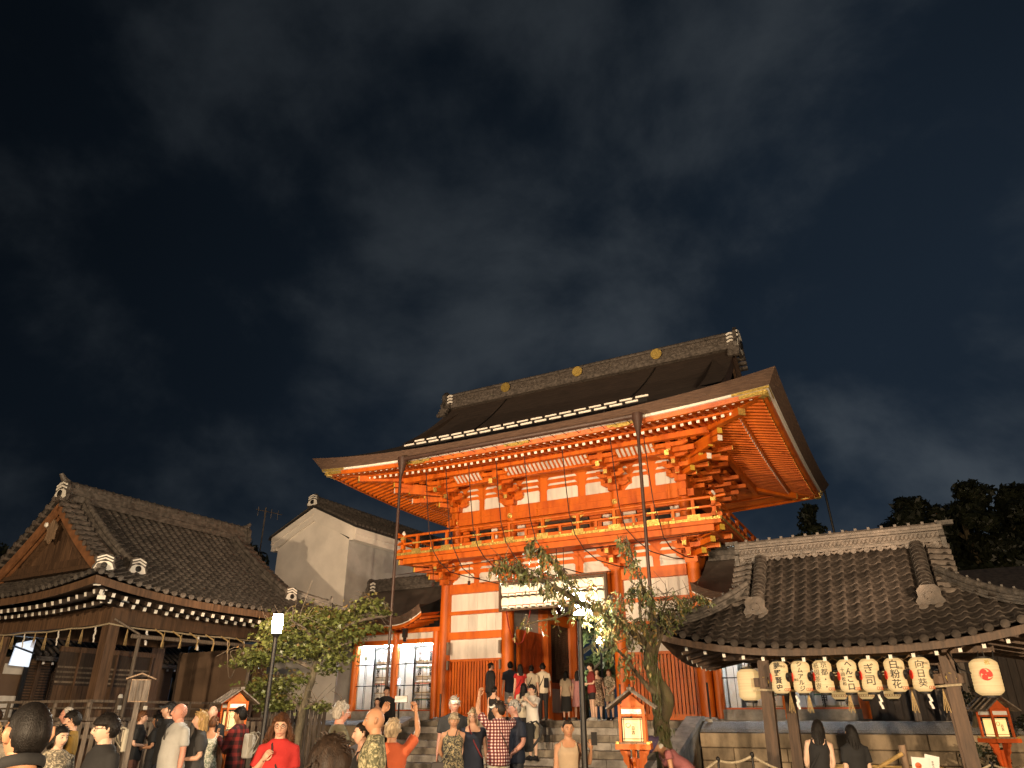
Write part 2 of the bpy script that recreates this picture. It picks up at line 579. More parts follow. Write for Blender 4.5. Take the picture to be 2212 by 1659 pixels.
def ridge(parent, pts, wd, h, name='ridge', mname='tile', ring=0.26, cap=0.5, lift=0.0, ringm=None, knob=False):
    """stacked flat courses under a round cap tile with bands"""
    mb = MB(); pts = [V(q) + V((0, 0, lift)) for q in pts]
    n = 4 if h > 0.25 else 3
    for i in range(len(pts) - 1):
        a, b = pts[i], pts[i + 1]
        for k in range(n):
            f0 = k / n
            ww = wd * (1.0 - 0.25 * f0) * (1.0 if k % 2 == 0 else 0.86)
            zc = h * (f0 + 0.5 / n) - 0.02
            mb.bar(a + V((0, 0, zc)), b + V((0, 0, zc)), ww, h / n - 0.006)
    r = wd * cap * 0.62
    top = [q + V((0, 0, h + r * 0.35)) for q in pts]
    mb.tube(top, r, 10)
    # bands
    acc = 0.0
    for i in range(len(top) - 1):
        a, b = top[i], top[i + 1]; L = (b - a).length; d = (b - a).normalized()
        t = ring - acc
        while t < L:
            c = a + d * t
            mb.tube([c - d * 0.014, c + d * 0.014], r * 1.13, 10)
            if knob: mb.box(c + V((0, 0, r * 1.25)), (0.035, 0.05, 0.035))
            t += ring
        acc = L - (t - ring)
    return mb.build(name, MT[mname], parent, smooth=True)

def oni(parent, loc, rz, s, style='white', name='ridge_ornament'):
    """ridge-end ornament: shaped plate with boss, white chevron bands"""
    m = M4.Translation(V(loc)) @ M4.Rotation(rz, 4, 'Z')
    o = MB().prism([(-0.5, -0.45), (-0.62, -0.2), (-0.48, 0.0), (-0.5, 0.3), (-0.3, 0.52), (0.3, 0.52), (0.5, 0.3), (0.48, 0.0), (0.62, -0.2), (0.5, -0.45), (0.2, -0.38), (-0.2, -0.38)], (0, 0.06 * s, 0), (s, 0, 0), (0, 0, s), 0.12 * s)
    mname = 'ornament' if style == 'grey' else 'tile'
    plate = o.build(name, MT[mname], parent, mat=m)
    if style == 'white':
        mb = MB()
        mb.prism([(-0.52, -0.30), (-0.40, 0.0), (-0.2, 0.12), (0.2, 0.12), (0.40, 0.0), (0.52, -0.30), (0.3, -0.36), (-0.3, -0.36)], (0, -0.062 * s, 0), (s, 0, 0), (0, 0, s), 0.02 * s)
        for z in (0.2, 0.36):
            for sg in (-1, 1):
                mb.bar((0, -0.08 * s, (z + 0.1) * s), (sg * 0.42 * s, -0.08 * s, (z - 0.06) * s), 0.05 * s, 0.075 * s, up=(0, 0, 1))
        mb.build('white_band', MT['white_paint'], plate)
        MB().lathe([(0.17 * s, 0.0), (0.17 * s, 0.05 * s), (0.1 * s, 0.08 * s)], 16, (0, -0.085 * s, -0.1 * s), (0, -1, 0)).build('boss', MT['ink'], plate, smooth=True)
    else:
        MB().lathe([(0.22 * s, 0.0), (0.22 * s, 0.04 * s), (0.17 * s, 0.05 * s), (0.15 * s, 0.02 * s)], 18, (0, -0.06 * s, 0.02 * s), (0, -1, 0)).build('boss', MT['ornament'], plate, smooth=True)
        mb = MB()
        for sx in (-0.32, 0.32):
            mb.lathe([(0.24 * s, 0.0), (0.24 * s, 0.1 * s), (0.14 * s, 0.13 * s)], 14, (sx * s, -0.03 * s, -0.56 * s), (0, -1, 0))
        mb.build('foot_tile', MT['ornament'], plate, smooth=True)
    return plate

# ---------------------------------------------------------------- setting: ground, terrace, steps, stone wall
TH = R(28)
GATE = V((1.6511, 25.1221, 0))
RX = V((math.cos(TH), -math.sin(TH), 0)); NY = V((math.sin(TH), math.cos(TH), 0))
def gp(s, n, z=0.0):
    return GATE + RX * s + NY * n + V((0, 0, z))
PZ = 1.57
mb = MB()
def ground_z(y): return min(0.25, max(0.0, 0.02 * (y - 8)))
YS = [-200, -20, 0, 8, 10, 12, 14, 16, 18, 20.5, 22, 60, 200, 500, 1000]
mb.add([V((x, y, ground_z(y))) for y in YS for x in (-600, -30, 0, 30, 600)], [(j * 5 + i, j * 5 + i + 1, j * 5 + i + 6, j * 5 + i + 5) for j in range(len(YS) - 1) for i in range(4)])
mb.build('ground', MT['ground'], kind='structure')

# terrace under the gate (top at PZ) behind the steps and walls
SW = 4.45    # half width of the steps
NS, RISE, TREAD = 9, PZ / 9, 0.42
n_top = -1.9
mb = MB()
def slab(mb, s0, s1, n0, n1, z0, z1):
    vs = [gp(a, b, c) for a in (s0, s1) for b in (n0, n1) for c in (z0, z1)]
    mb.add(vs, [(0, 1, 3, 2), (4, 6, 7, 5), (0, 4, 5, 1), (2, 3, 7, 6), (0, 2, 6, 4), (1, 5, 7, 3)])
slab(mb, -60, 60, -1.6, 45, -0.4, PZ)
slab(mb, -SW + 0.005, SW - 0.005, n_top + 0.32, -1.605, -0.4, PZ - 0.006)
mb.build('terrace', MT['stone_pale'], kind='structure')

stairs = thing('stone_steps', 'broad flight of pale stone steps leading up to the orange gate', 'steps', gp(0, n_top), -TH)
for k in range(NS):
    z1 = PZ - k * RISE
    n0 = -k * TREAD
    x = -SW
    while x < SW - 0.05:
        wdt = min(random.uniform(1.0, 1.7), SW - x)
        if SW - x - wdt < 0.4: wdt = SW - x
        MB().box((x + wdt / 2, n0 + 0.16, z1 - RISE / 2 + random.uniform(-0.004, 0.004)), (wdt - 0.012, TREAD + (0.10 if k else 0.34), RISE - 0.004)).build('step_stone', MT['stone_pale'] if k % 2 else MT['stone'], stairs)
        x += wdt
# sloping side walls of the steps
for sg in (-1, 1):
    ck = thing('stair_cheek', ('sloping stone side wall of the steps beside the leaning tree' if sg > 0 else 'sloping stone side wall at the left edge of the steps'), 'stone wall', gp(sg * (SW + 0.2), n_top), -TH, 'side walls of the steps')
    ln = NS * TREAD
    MB().prism([(0.3, 0), (0.3, PZ + 0.0), (0.0, PZ), (-ln, 0.28), (-ln - 0.25, 0.26), (-ln - 0.25, 0)], (-0.15, 0, 0), (0, 1, 0), (0, 0, 1), 0.3).build('cheek_block', MT['stone'], ck)
    MB().bar((0, 0.3, PZ + 0.06), (0, 0.0, PZ + 0.06), 0.42, 0.12).bar((0, 0.02, PZ + 0.06), (0, -ln - 0.25, 0.32), 0.419, 0.118).build('coping', MT['stone_pale'], ck)

def stone_wall(s0, s1, nfront, ztop, courses, label, hc=0.30):
    """coursed retaining wall of separate squared blocks"""
    t = thing('stone_wall', label, 'wall', gp((s0 + s1) / 2, nfront), -TH)
    L = (s1 - s0) / 2
    MB().box((0, 0.4, ztop / 2 - 0.1), (2 * L, 0.45, ztop - 0.2)).build('backing', MT['tile_base'], t)
    z = ztop
    for c in range(courses):
        h = (0.34 if c == 0 else hc)
        if z - h < -0.05: h = z + 0.05
        x = -L
        while x < L - 0.02:
            wd = random.uniform(0.8, 1.9) if c else random.uniform(1.4, 2.4)
            if L - x - wd < 0.5: wd = L - x
            d = random.uniform(-0.012, 0.012)
            bm = MB()
            b = 0.018
            x0, x1, za, zb, y0 = x + 0.007, x + wd - 0.007, z - h + 0.007, z - 0.005, d - (0.05 if c == 0 else 0)
            vs = [(x0 + b, y0, za + b), (x1 - b, y0, za + b), (x1 - b, y0, zb - b), (x0 + b, y0, zb - b),
                  (x0, y0 + b, za), (x1, y0 + b, za), (x1, y0 + b, zb), (x0, y0 + b, zb),
                  (x0, y0 + 0.4, za), (x1, y0 + 0.4, za), (x1, y0 + 0.4, zb), (x0, y0 + 0.4, zb)]
            bm.add(vs, [(0, 1, 2, 3), (4, 5, 1, 0), (5, 6, 2, 1), (6, 7, 3, 2), (7, 4, 0, 3), (4, 8, 9, 5), (5, 9, 10, 6), (6, 10, 11, 7), (7, 11, 8, 4)])
            bm.build('wall_stone', MT['stone_wall'], t)
            x += wd
        z -= h
        if z < 0.02: break
    return t
m = mat('stone_wall', (0.33, 0.255, 0.17), 0.9, var=0.22, scale=2.2, bump=0.5, bscale=20, stretch=(1.2, 1.2, 0.6))
MT['stone_wall'] = m
stone_wall(SW + 0.42, 17.5, -2.3, 1.30, 5, 'long coursed stone wall behind the lantern pavilion')
stone_wall(-16, -SW - 0.42, -2.3, 1.42, 5, 'coursed stone wall left of the steps behind the woman in red')
# gravel strip sloping from the gate's foot to the wall top
for s0, s1, zt in ((SW + 0.42, 17.5, 1.30), (-16, -SW - 0.42, 1.42)):
    mb = MB()
    mb.grid(lambda u, v: gp(s0 + (s1 - s0) * u, -2.22 + 0.55 * v, zt + 0.012 + (PZ - zt - 0.02) * v ** 0.7), 40, 6)
    mb.build('gravel', MT['gravel'], kind='structure')
# ---------------------------------------------------------------- the two-storey orange gate
gate = thing('shrine_gate', 'two-storey vermilion shrine gate with white panels, gold fittings and a sweeping dark bark roof', 'gate', (GATE.x, GATE.y, 0), -TH)
bpy.context.view_layer.update()
VM, WP, GD = MT['vermilion'], MT['plaster'], MT['gold']
def part(name, m, fn, parent=gate, smooth=False, **kw):
    mb = MB(); fn(mb); return mb.build(name, m, parent, smooth, **kw)
CX4 = (-4.58, -2.03, 2.03, 4.58)
for x in CX4:
    for y in (0, 2.6, 5.2):
        part('column', VM, lambda b: b.lathe([(0.215, 1.66), (0.22, 2.5), (0.215, 4.5), (0.205, 6.05)], 20, (x, y, 0)), smooth=True)
        part('column_base', MT['stone_pale'], lambda b: b.lathe([(0.36, PZ - 0.02), (0.36, PZ + 0.04), (0.27, PZ + 0.10)], 20, (x, y, 0)), smooth=True)
for sg in (-1, 1):
    x0, x1 = sg * 2.03, sg * 4.58
    xa, xb = min(x0, x1) + 0.2, max(x0, x1) - 0.2
    xc, ww = (xa + xb) / 2, xb - xa
    for z0, z1, d in ((4.15, 4.40, 0.20), (4.99, 5.11, 0.16), (5.71, 6.05, 0.26), (3.42, 3.50, 0.16), (1.585, 1.74, 0.24)):
        part('tie_beam', VM, lambda b: b.box((xc, 0.0, (z0 + z1) / 2), (ww, d, z1 - z0)))
    for z0, z1 in ((3.50, 4.15), (4.40, 4.99), (5.11, 5.71)):
        x = xa
        for wd in (0.74, 0.36, 0.38, 0.36, 9):
            wd = min(wd, xb - x)
            part('wall_panel', WP, lambda b: b.box((x + wd / 2, 0.06, (z0 + z1) / 2), (wd - 0.006, 0.05, z1 - z0)))
            x += wd
            if x > xb - 0.05: break
    part('lattice_back', WP, lambda b: b.box((xc, 0.16, 2.58), (ww, 0.04, 1.68)))
    n = 19; pitch = ww / n
    for k in range(n):
        part('lattice_slat', VM, lambda b: b.box((xa + (k + 0.5) * pitch, 0.05, 2.58), (pitch - 0.034, 0.07, 1.68)))
    for z in (2.02, 2.72, 3.34):
        part('lattice_rail', MT['vermilion_worn'], lambda b: b.box((xc, 0.1, z), (ww, 0.03, 0.045)))
    # side walls of the building
    for y0 in (0.2, 2.8):
        for z0, z1, m in ((1.6, 3.4, VM), (3.4, 4.15, WP), (4.15, 4.4, VM), (4.4, 5.7, WP), (5.7, 6.05, VM)):
            part('side_panel', m, lambda b: b.box((sg * 4.58, y0 + 1.1, (z0 + z1) / 2), (0.1 if m is WP else 0.16, 2.2, z1 - z0)))
    # passage walls: door leaf in front, lattice box behind
    xi = sg * 2.0
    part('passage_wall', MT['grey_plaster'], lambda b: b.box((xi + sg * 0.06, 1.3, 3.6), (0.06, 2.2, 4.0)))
    leaf = part('door_leaf', MT['vermilion_worn'], lambda b: b.box((xi - sg * 0.12, 1.38, 3.02), (0.08, 1.75, 2.85)))
    for k in range(8):
        part('door_board', MT['vermilion_worn'], lambda b: b.box((xi - sg * 0.168, 0.62 + k * 0.217, 3.02), (0.016, 0.205, 2.7)), leaf)
    part('door_frame', VM, lambda b: b.box((xi - sg * 0.13, 0.47, 3.05), (0.12, 0.1, 2.95)), leaf)
    part('guardian_box', VM, lambda b: b.box((xi, 3.9, 2.2), (0.18, 2.2, 1.26)))
    part('head_board', VM, lambda b: b.box((xi, 3.9, 5.1), (0.18, 2.2, 0.4)))
    part('box_panel', MT['plaster'], lambda b: b.box((xi - sg * 0.1, 3.9, 2.22), (0.02, 1.5, 0.8)))
    part('lattice_back', MT['wood_dark'], lambda b: b.box((xi + sg * 0.05, 3.9, 3.85), (0.03, 2.1, 2.1)))
    def latt(b):
        for k in range(17):
            b.box((xi - sg * 0.02, 2.92 + k * 0.123, 3.86), (0.03, 0.035, 2.08))
        for k in range(30):
            b.box((xi - sg * 0.04, 3.9, 2.88 + k * 0.068), (0.012, 2.05, 0.016))
    part('box_lattice', MT['wood'], latt)
    for y in (2.6, 5.2):
        part('door_post', VM, lambda b: b.box((sg * 1.78, y, 3.5), (0.2, 0.26, 3.8)))
for y in (0, 2.6, 5.2):
    part('lintel', VM, lambda b: b.box((0, y, 5.5), (3.66, 0.26, 0.40)).box((0, y, 5.88), (3.64, 0.24, 0.34)))
part('passage_ceiling', MT['wood'], lambda b: b.box((0, 2.6, 5.32), (3.6, 4.9, 0.05)))
part('infill_wall', VM, lambda b: b.box((0, 0.17, 6.5), (9.3, 0.1, 0.98)).box((4.64, 2.6, 6.5), (0.1, 4.7, 0.98)).box((-4.64, 2.6, 6.5), (0.1, 4.7, 0.98)).box((0, 5.15, 6.5), (9.3, 0.1, 0.98)))

def cham(x0, x1, z0, z1, lo=0, ro=0, c=0.05):
    """panel outline; lo/ro: stepped foot running out to the left/right"""
    zm = z0 + (z1 - z0) * 0.5
    p = []
    if lo: p += [(x0 - lo, z0), (x0 - lo * 0.45, z0 + (zm - z0) * 0.75), (x0, zm)]
    else: p += [(x0, z0)]
    p += [(x0, z1 - c), (x0 + c, z1), (x1 - c, z1), (x1, z1 - c)]
    if ro: p += [(x1, zm), (x1 + ro * 0.45, z0 + (zm - z0) * 0.75), (x1 + ro, z0)]
    else: p += [(x1, z0)]
    return p
def white(poly, y): part('white_panel', WP, lambda b: b.prism(poly, (0, y, 0), (1, 0, 0), (0, 0, 1), 0.016))
def slit(x0, x1, z0, z1, y): white([(x0, z0), (x0 + 0.07, z1), (x1 - 0.07, z1), (x1, z0)], y)
def bays(y, za, zb, slits, xs):
    for x0, x1, lo, ro in xs:
        white(cham(x0, x1, za, zb, lo, ro), y)
        for z0, z1 in slits:
            slit(x0 + 0.03, x1 - 0.03, z0, z1, y)
        for z0, z1 in slits[:2]:
            if lo: slit(x0 - 0.34, x0 - 0.14, z0, z1, y)
            if ro: slit(x1 + 0.14, x1 + 0.34, z0, z1, y)
LOW = [(-4.18, -3.49, 0.28, 0), (-3.26, -2.6, 0, 0.26), (-1.55, -0.82, 0.26, 0), (-0.52, 0.52, 0, 0), (0.82, 1.55, 0, 0.26), (2.6, 3.26, 0.26, 0), (3.49, 4.18, 0, 0.28)]
bays(0.112, 6.07, 6.44, ((6.585, 6.665), (6.79, 6.87)), LOW)
UP = [(-4.08, -3.49, 0.30, 0), (-3.25, -2.66, 0, 0.30), (-1.70, -0.91, 0.30, 0), (-0.61, 0.39 + 0.22, 0, 0), (0.91, 1.70, 0, 0.30), (2.66, 3.25, 0.30, 0), (3.49, 4.08, 0, 0.30)]

def bracket(x, y0, z0, steps, out, rise, corner=0, spanx=0.62):
    """stepped bracket complex: big bearing block, arms stepping outward with small blocks, lateral arms, gilt ends"""
    mb = MB(); gs = []; ys = []
    mb.box((x, y0 - 0.02, z0 + 0.09), (0.40, 0.40, 0.18))
    mb.box((x, y0 - 0.02, z0 - 0.005), (0.30, 0.30, 0.02))
    for k in range(steps + 1):
        yk = y0 - k * out; zk = z0 + 0.18 + k * rise
        # lateral arm, boat-shaped, with blocks
        sp = spanx * (1.0 if k < steps else 1.25)
        mb.prism([(-sp, 0.09), (-sp, 0.14), (sp, 0.14), (sp, 0.09), (sp * 0.72, 0.0), (-sp * 0.72, 0.0)], (x, yk + 0.06, zk), (1, 0, 0), (0, 0, 1), 0.12)
        for sx in (-sp + 0.09, 0, sp - 0.09):
            mb.box((x + sx, yk, zk + 0.19), (0.17, 0.17, 0.10))
            mb.box((x + sx, yk, zk + 0.137), (0.12, 0.12, 0.012))
        if k < steps:
            # outward arm
            mb.bar((x, y0 + 0.2, zk + 0.07), (x, yk - out - 0.06, zk + 0.07), 0.12, 0.14)
            gs.append(MB().box((x, yk - out - 0.064, zk + 0.07), (0.128, 0.014, 0.148)))
            mb.box((x, yk - out + 0.0, zk + 0.19), (0.17, 0.17, 0.10))
        for sx in (-sp, sp):
            gs.append(MB().box((x + sx * 1.004, yk, zk + 0.115), (0.014, 0.10, 0.052)))
    if corner:
        for k in range(steps + 1):
            zk = z0 + 0.18 + k * rise
            ln = (k + 1) * out + 0.10
            mb.bar((x, y0, zk + 0.07), (x + corner * ln, y0, zk + 0.07), 0.12, 0.14)
            mb.bar((x, y0, zk + 0.085), (x + corner * ln, y0 - ln, zk + 0.085), 0.13, 0.16)
            gs.append(MB().box((x + corner * (ln + 0.004), y0, zk + 0.07), (0.014, 0.128, 0.148)))
            dv = V((corner, -1, 0)).normalized()
            c = V((x + corner * ln, y0 - ln, zk + 0.085))
            ys.append(MB().bar(c - dv * 0.02, c + dv * 0.012, 0.15, 0.17))
            yk = -k * out
            for q in range(k + 1):
                mb.box((x + corner * (q * out), y0 - k * out, zk + 0.20), (0.17, 0.17, 0.10))
                mb.box((x + corner * (k * out), y0 - q * out, zk + 0.20), (0.17, 0.17, 0.10))
            # lateral arm on the return side
            for s2 in (0.55,):
                mb.bar((x + corner * k * out, y0 - 0.5, zk + 0.08), (x + corner * k * out, y0 + 0.6, zk + 0.08), 0.11, 0.13)
    o = mb.build('bracket', VM, gate)
    for q in gs: q.build('gilt_end', GD, o)
    for q in ys: q.build('corner_end', MT['yellow_paint'], o)
    return o
for x in CX4:
    bracket(x, 0.02, 6.07, 2, 0.40, 0.23, corner=(0 if abs(x) < 3 else (1 if x > 0 else -1)), spanx=0.5)
for y in (2.6, 5.1):      # visible right flank
    for k in range(3):
        part('side_bracket', VM, lambda b: b.bar((4.4, y, 6.32 + 0.23 * k), (4.6 + 0.3 * (k + 1), y, 6.32 + 0.23 * k), 0.14, 0.15).box((4.6 + 0.28 * k, y, 6.45 + 0.23 * k), (0.12, 1.0, 0.13)))
# balcony
part('balcony_floor', VM, lambda b: b.box((0, 2.6, 6.955), (11.8, 8.1, 0.11)).box((0, -1.28, 6.80), (11.3, 0.16, 0.19)).box((5.55, 2.6, 6.80), (0.16, 7.5, 0.19)).box((-5.55, 2.6, 6.80), (0.16, 7.5, 0.19)))
npl = 52
for k in range(npl):
    x = -5.9 + (k + 0.5) * 11.8 / npl
    part('gilt_plate', GD, lambda b: b.box((x, -1.462, 7.055), (11.8 / npl - 0.014, 0.02, 0.085)))
for k in range(34):
    y = -1.45 + (k + 0.5) * 8.1 / 34
    part('gilt_plate', GD, lambda b: b.box((5.912, y, 7.055), (0.02, 8.1 / 34 - 0.014, 0.085)))
part('balcony_edge', MT['vermilion_worn'], lambda b: b.box((0, 2.6, 7.055), (11.78, 8.08, 0.08)))
# railing
def rail_run(p, q, n, ext):
    p = V(p); q = V(q); d = (q - p).normalized()
    part('bottom_rail', VM, lambda b: b.bar(p - d * ext + V((0, 0, 7.17)), q + d * ext + V((0, 0, 7.17)), 0.12, 0.115))
    part('middle_rail', VM, lambda b: b.bar(p - d * ext + V((0, 0, 7.45)), q + d * ext + V((0, 0, 7.45)), 0.10, 0.06))
    part('top_rail', VM, lambda b: b.tube([p - d * (ext + 0.15) + V((0, 0, 7.76)), p - d * ext * 0.5 + V((0, 0, 7.74)), q + d * ext * 0.5 + V((0, 0, 7.74)), q + d * (ext + 0.15) + V((0, 0, 7.76))], 0.048, 10), smooth=True)
    side = V((d.y, -d.x, 0))
    for k in range(1, n):
        c = p + (q - p) * (k / n)
        if k % 2:
            part('rail_post', VM, lambda b: b.box(c + V((0, 0, 7.47)), (0.10, 0.10, 0.5), math.atan2(d.y, d.x)))
            part('gilt_plate', GD, lambda b: b.box(c + side * 0.066 + V((0, 0, 7.175)), (0.40, 0.012, 0.12), math.atan2(d.y, d.x)))
            part('gilt_plate', GD, lambda b: b.box(c + side * 0.056 + V((0, 0, 7.45)), (0.36, 0.012, 0.055), math.atan2(d.y, d.x)))
        else:
            part('rail_strut', VM, lambda b: b.box(c + V((0, 0, 7.32)), (0.085, 0.09, 0.22), math.atan2(d.y, d.x)))
            part('rail_stud', GD, lambda b: b.lathe([(0.05, 0), (0.045, 0.02), (0.02, 0.035)], 10, c + side * 0.06 + V((0, 0, 7.175)), side), smooth=True)
rail_run((-5.72, -1.3, 0), (5.72, -1.3, 0), 18, 0.22)
rail_run((5.72, -1.3, 0), (5.72, 6.5, 0), 12, 0.22)
rail_run((-5.72, 6.5, 0), (-5.72, -1.3, 0), 12, 0.22)
for x, y in ((-5.72, -1.3), (5.72, -1.3), (5.72, 6.5)):
    cp = part('corner_post', VM, lambda b: b.box((x, y, 7.38), (0.13, 0.13, 0.66)))
    part('gilt_cap', GD, lambda b: b.box((x, y, 7.66), (0.15, 0.15, 0.12)).box((x, y, 7.2), (0.15, 0.15, 0.13)), cp)
    part('finial', MT['white_paint'], lambda b: b.lathe([(0.05, 7.72), (0.075, 7.76), (0.085, 7.82), (0.06, 7.88), (0.012, 7.94)], 12, (x, y, 0)), cp, smooth=True)
# upper storey walls
UX = (-4.42, -2.05, 2.05, 4.42)
for x in UX:
    for y in (0.35, 4.85):
        part('upper_column', VM, lambda b: b.lathe([(0.19, 7.0), (0.185, 8.8)], 16, (x, y, 0)), smooth=True)
part('upper_wall', MT['dark_inside'], lambda b: b.box((0, 2.6, 7.9), (8.7, 4.3, 1.75)))
part('upper_core', VM, lambda b: b.box((0, 2.6, 9.4), (8.84, 4.42, 1.3)))
part('upper_beam', VM, lambda b: b.box((0, 0.35, 8.66), (9.16, 0.30, 0.26)).box((0, 0.3, 8.40), (9.6, 0.24, 0.24)).box((0, 0.36, 8.165), (9.0, 0.2, 0.2)))
part('upper_beam', VM, lambda b: b.box((4.42, 2.6, 8.66), (0.30, 4.9, 0.255)).box((4.47, 2.6, 8.40), (0.24, 5.2, 0.235)))
part('upper_beam', VM, lambda b: b.box((-4.42, 2.6, 8.66), (0.30, 4.9, 0.255)).box((-4.47, 2.6, 8.40), (0.24, 5.2, 0.235)))
for x in UX:
    part('medallion', GD, lambda b: b.lathe([(0.095, 0), (0.1, 0.02), (0.075, 0.035), (0.06, 0.03), (0.04, 0.05), (0.001, 0.06)], 14, (x, 0.18, 8.42), (0, -1, 0)), smooth=True)
for x0, x1, m in ((-4.2, -3.9, VM), (-3.85, -3.0, MT['dark_inside']), (-2.95, -2.7, WP), (-2.65, -2.25, VM), (-1.85, -1.55, WP), (-1.5, -1.0, VM), (-0.95, 0.95, MT['wood_dark']), (1.0, 1.45, VM), (1.5, 1.85, WP), (2.25, 2.7, WP), (2.75, 3.0, VM), (3.05, 3.85, MT['dark_inside']), (3.9, 4.2, WP)):
    part('wall_board', m, lambda b: b.box(((x0 + x1) / 2, 0.42, 7.55), (x1 - x0, 0.05, 1.05)))
for x0, x1 in ((-4.25, -2.2), (-1.88, 1.88), (2.2, 4.25)):
    part('wall_rail', VM, lambda b: b.box(((x0 + x1) / 2, 0.4, 7.86), (x1 - x0, 0.1, 0.09)).box(((x0 + x1) / 2, 0.4, 7.2), (x1 - x0, 0.1, 0.2)))
for x in (-0.62, 0.62):
    part('gilt_plate', GD, lambda b: b.prism([(-0.22, 0.1), (-0.3, 0.02), (-0.12, -0.1), (0.12, -0.1), (0.3, 0.02), (0.22, 0.1)], (x, 0.26, 8.14), (1, 0, 0), (0, 0, 1), 0.02))
bays(0.386, 8.83, 9.27, ((9.40, 9.475), (9.63, 9.705)), UP)
for x in UX:
    cr = 0 if abs(x) < 3 else (1 if x > 0 else -1)
    b = bracket(x, 0.30, 8.82, 3, 0.42, 0.215, corner=cr, spanx=0.5)
    # sloping tail rafter with gilt end
    part('tail_rafter', VM, lambda q: q.bar((x, 0.3, 9.72), (x, -1.30, 9.36), 0.13, 0.15), b)
    part('gilt_end', GD, lambda q: q.bar((x, -1.30, 9.36), (x, -1.318, 9.356), 0.14, 0.165), b)
    if cr:
        for k, (zz, ln) in enumerate(((9.5, 1.75), (9.15, 1.25))):
            part('tail_rafter', VM, lambda q: q.bar((x, 0.3, zz + 0.25), (x + cr * ln, 0.3 - ln, zz), 0.15, 0.17), b)
            part('corner_end', MT['white_paint'], lambda q: q.bar((x + cr * ln, 0.3 - ln, zz), (x + cr * (ln + 0.012), 0.288 - ln, zz - 0.001), 0.155, 0.175), b)
        part('tail_rafter', VM, lambda q: q.bar((x, 0.3, 9.72), (x + cr * 1.6, 0.3, 9.38), 0.13, 0.15), b)
for y in (1.9, 3.6, 4.85):
    for k in range(4):
        part('side_bracket', VM, lambda b: b.bar((4.3, y, 9.07 + 0.215 * k), (4.5 + 0.30 * (k + 1), y, 9.07 + 0.215 * k), 0.13, 0.14).box((4.42 + 0.30 * k, y, 9.17 + 0.215 * k), (0.12, 1.1, 0.12)))
# curved ribs over the brackets, white boards between
for x0, x1 in ((-3.75, -2.62), (-1.62, 1.62), (2.62, 3.95)):
    def brd(b):
        b.grid(lambda u, v: V((x0 + (x1 - x0) * u, -0.80 - 0.40 * v - 0.06 * math.sin(v * 3.14), 9.60 + 0.30 * v)), 2, 5)
    part('rib_board', WP, brd)
    n = round((x1 - x0) / 0.165)
    for k in range(n + 1):
        x = x0 + (x1 - x0) * k / n
        part('rib', VM, lambda b: b.tube([(x, -0.80, 9.56), (x, -0.97, 9.67), (x, -1.12, 9.76), (x, -1.27, 9.91)], 0.034, 4, sq=(1, 0, 0)))
part('purlin', VM, lambda b: b.box((0, -0.75, 9.60), (10.4, 0.15, 0.17)).box((0, -1.33, 9.86), (11.6, 0.17, 0.19)).box((5.05, 2.6, 9.60), (0.15, 6.7, 0.17)).box((5.75, 2.6, 9.861), (0.17, 7.9, 0.188)).box((-5.05, 2.6, 9.60), (0.15, 6.7, 0.17)).box((-5.75, 2.6, 9.861), (0.17, 7.9, 0.188)))

# roof
GR = Roof(8.35, 6.35, 10.03, 14.42, 5.6, 0.75, 0.44, 8.2, pw=2.8, k=0.60)
GCY = 2.6
roof = ob('roof', MB().mesh('roof', MT['bark']), gate, loc=(0, GCY, 0))
def brow(face, u, inset, dz=0.0, z=9.83):
    """line under the eave, following its rise; u in -1..1"""
    hf = GR.half(face); a = u * (hf - inset)
    e = hf - abs(a)
    zz = z + dz + 0.26 * max(0, 1 - e / 8.2) ** 2.8
    q = GR.P(face, a, inset)
    return V((q.x, q.y, zz))
mb = MB()
GR.sheet(mb, nu=44, nd=10)
mb.build('bark_covering', MT['bark'], roof, smooth=True)
mb = MB()
for fc in 'FKWE':
    mb.grid(lambda u, v, fc=fc: GR.P(fc, (u * 2 - 1) * GR.half(fc), 0) * (1 - v) + brow(fc, u * 2 - 1, 0.27) * v + V((0, 0, 0.0)), 48, 4)
mb.build('eave_edge', MT['bark_edge'], roof, smooth=True)
mb = MB()
for fc in 'FKWE':
    mb.grid(lambda u, v, fc=fc: brow(fc, u * 2 - 1, 0.27 + 0.12 * v), 40, 1, flip=True)
    mb.grid(lambda u, v, fc=fc: brow(fc, u * 2 - 1, 0.30, -0.001 - 0.065 * v), 40, 1)
    mb.grid(lambda u, v, fc=fc: brow(fc, u * 2 - 1, 0.30 + 0.07 * v, -0.066), 40, 1, flip=True)
mb.build('eave_board', MT['white_paint'], roof)
mb = MB()
for fc in 'FKWE':
    mb.grid(lambda u, v, fc=fc: brow(fc, u * 2 - 1, 0.37 + 0.05 * v, -0.06 - 0.13 * v), 40, 1)
    mb.grid(lambda u, v, fc=fc: brow(fc, u * 2 - 1, 0.42 + 0.1 * v, -0.19), 40, 1, flip=True)
mb.build('eave_fascia', VM, roof)
mb = MB()
for fc in 'FKWE':      # ceiling over the rafters
    mb.grid(lambda u, v, fc=fc: brow(fc, u * 2 - 1, 0.46 + 0.95 * v, -0.075 + 0.12 * v), 40, 2, flip=True)
    mb.grid(lambda u, v, fc=fc: brow(fc, u * 2 - 1, 1.35 + 2.7 * v, -0.02 + 0.52 * v), 40, 3, flip=True)
mb.build('soffit', VM, roof)
mb = MB()
for fc in 'FKWE':
    mb.grid(lambda u, v, fc=fc: brow(fc, u * 2 - 1, 1.37, -0.06 + 0.10 * v), 40, 1)
    mb.grid(lambda u, v, fc=fc: brow(fc, u * 2 - 1, 1.37 + 0.1 * v, -0.06), 40, 1, flip=True)
mb.build('eave_batten', VM, roof)
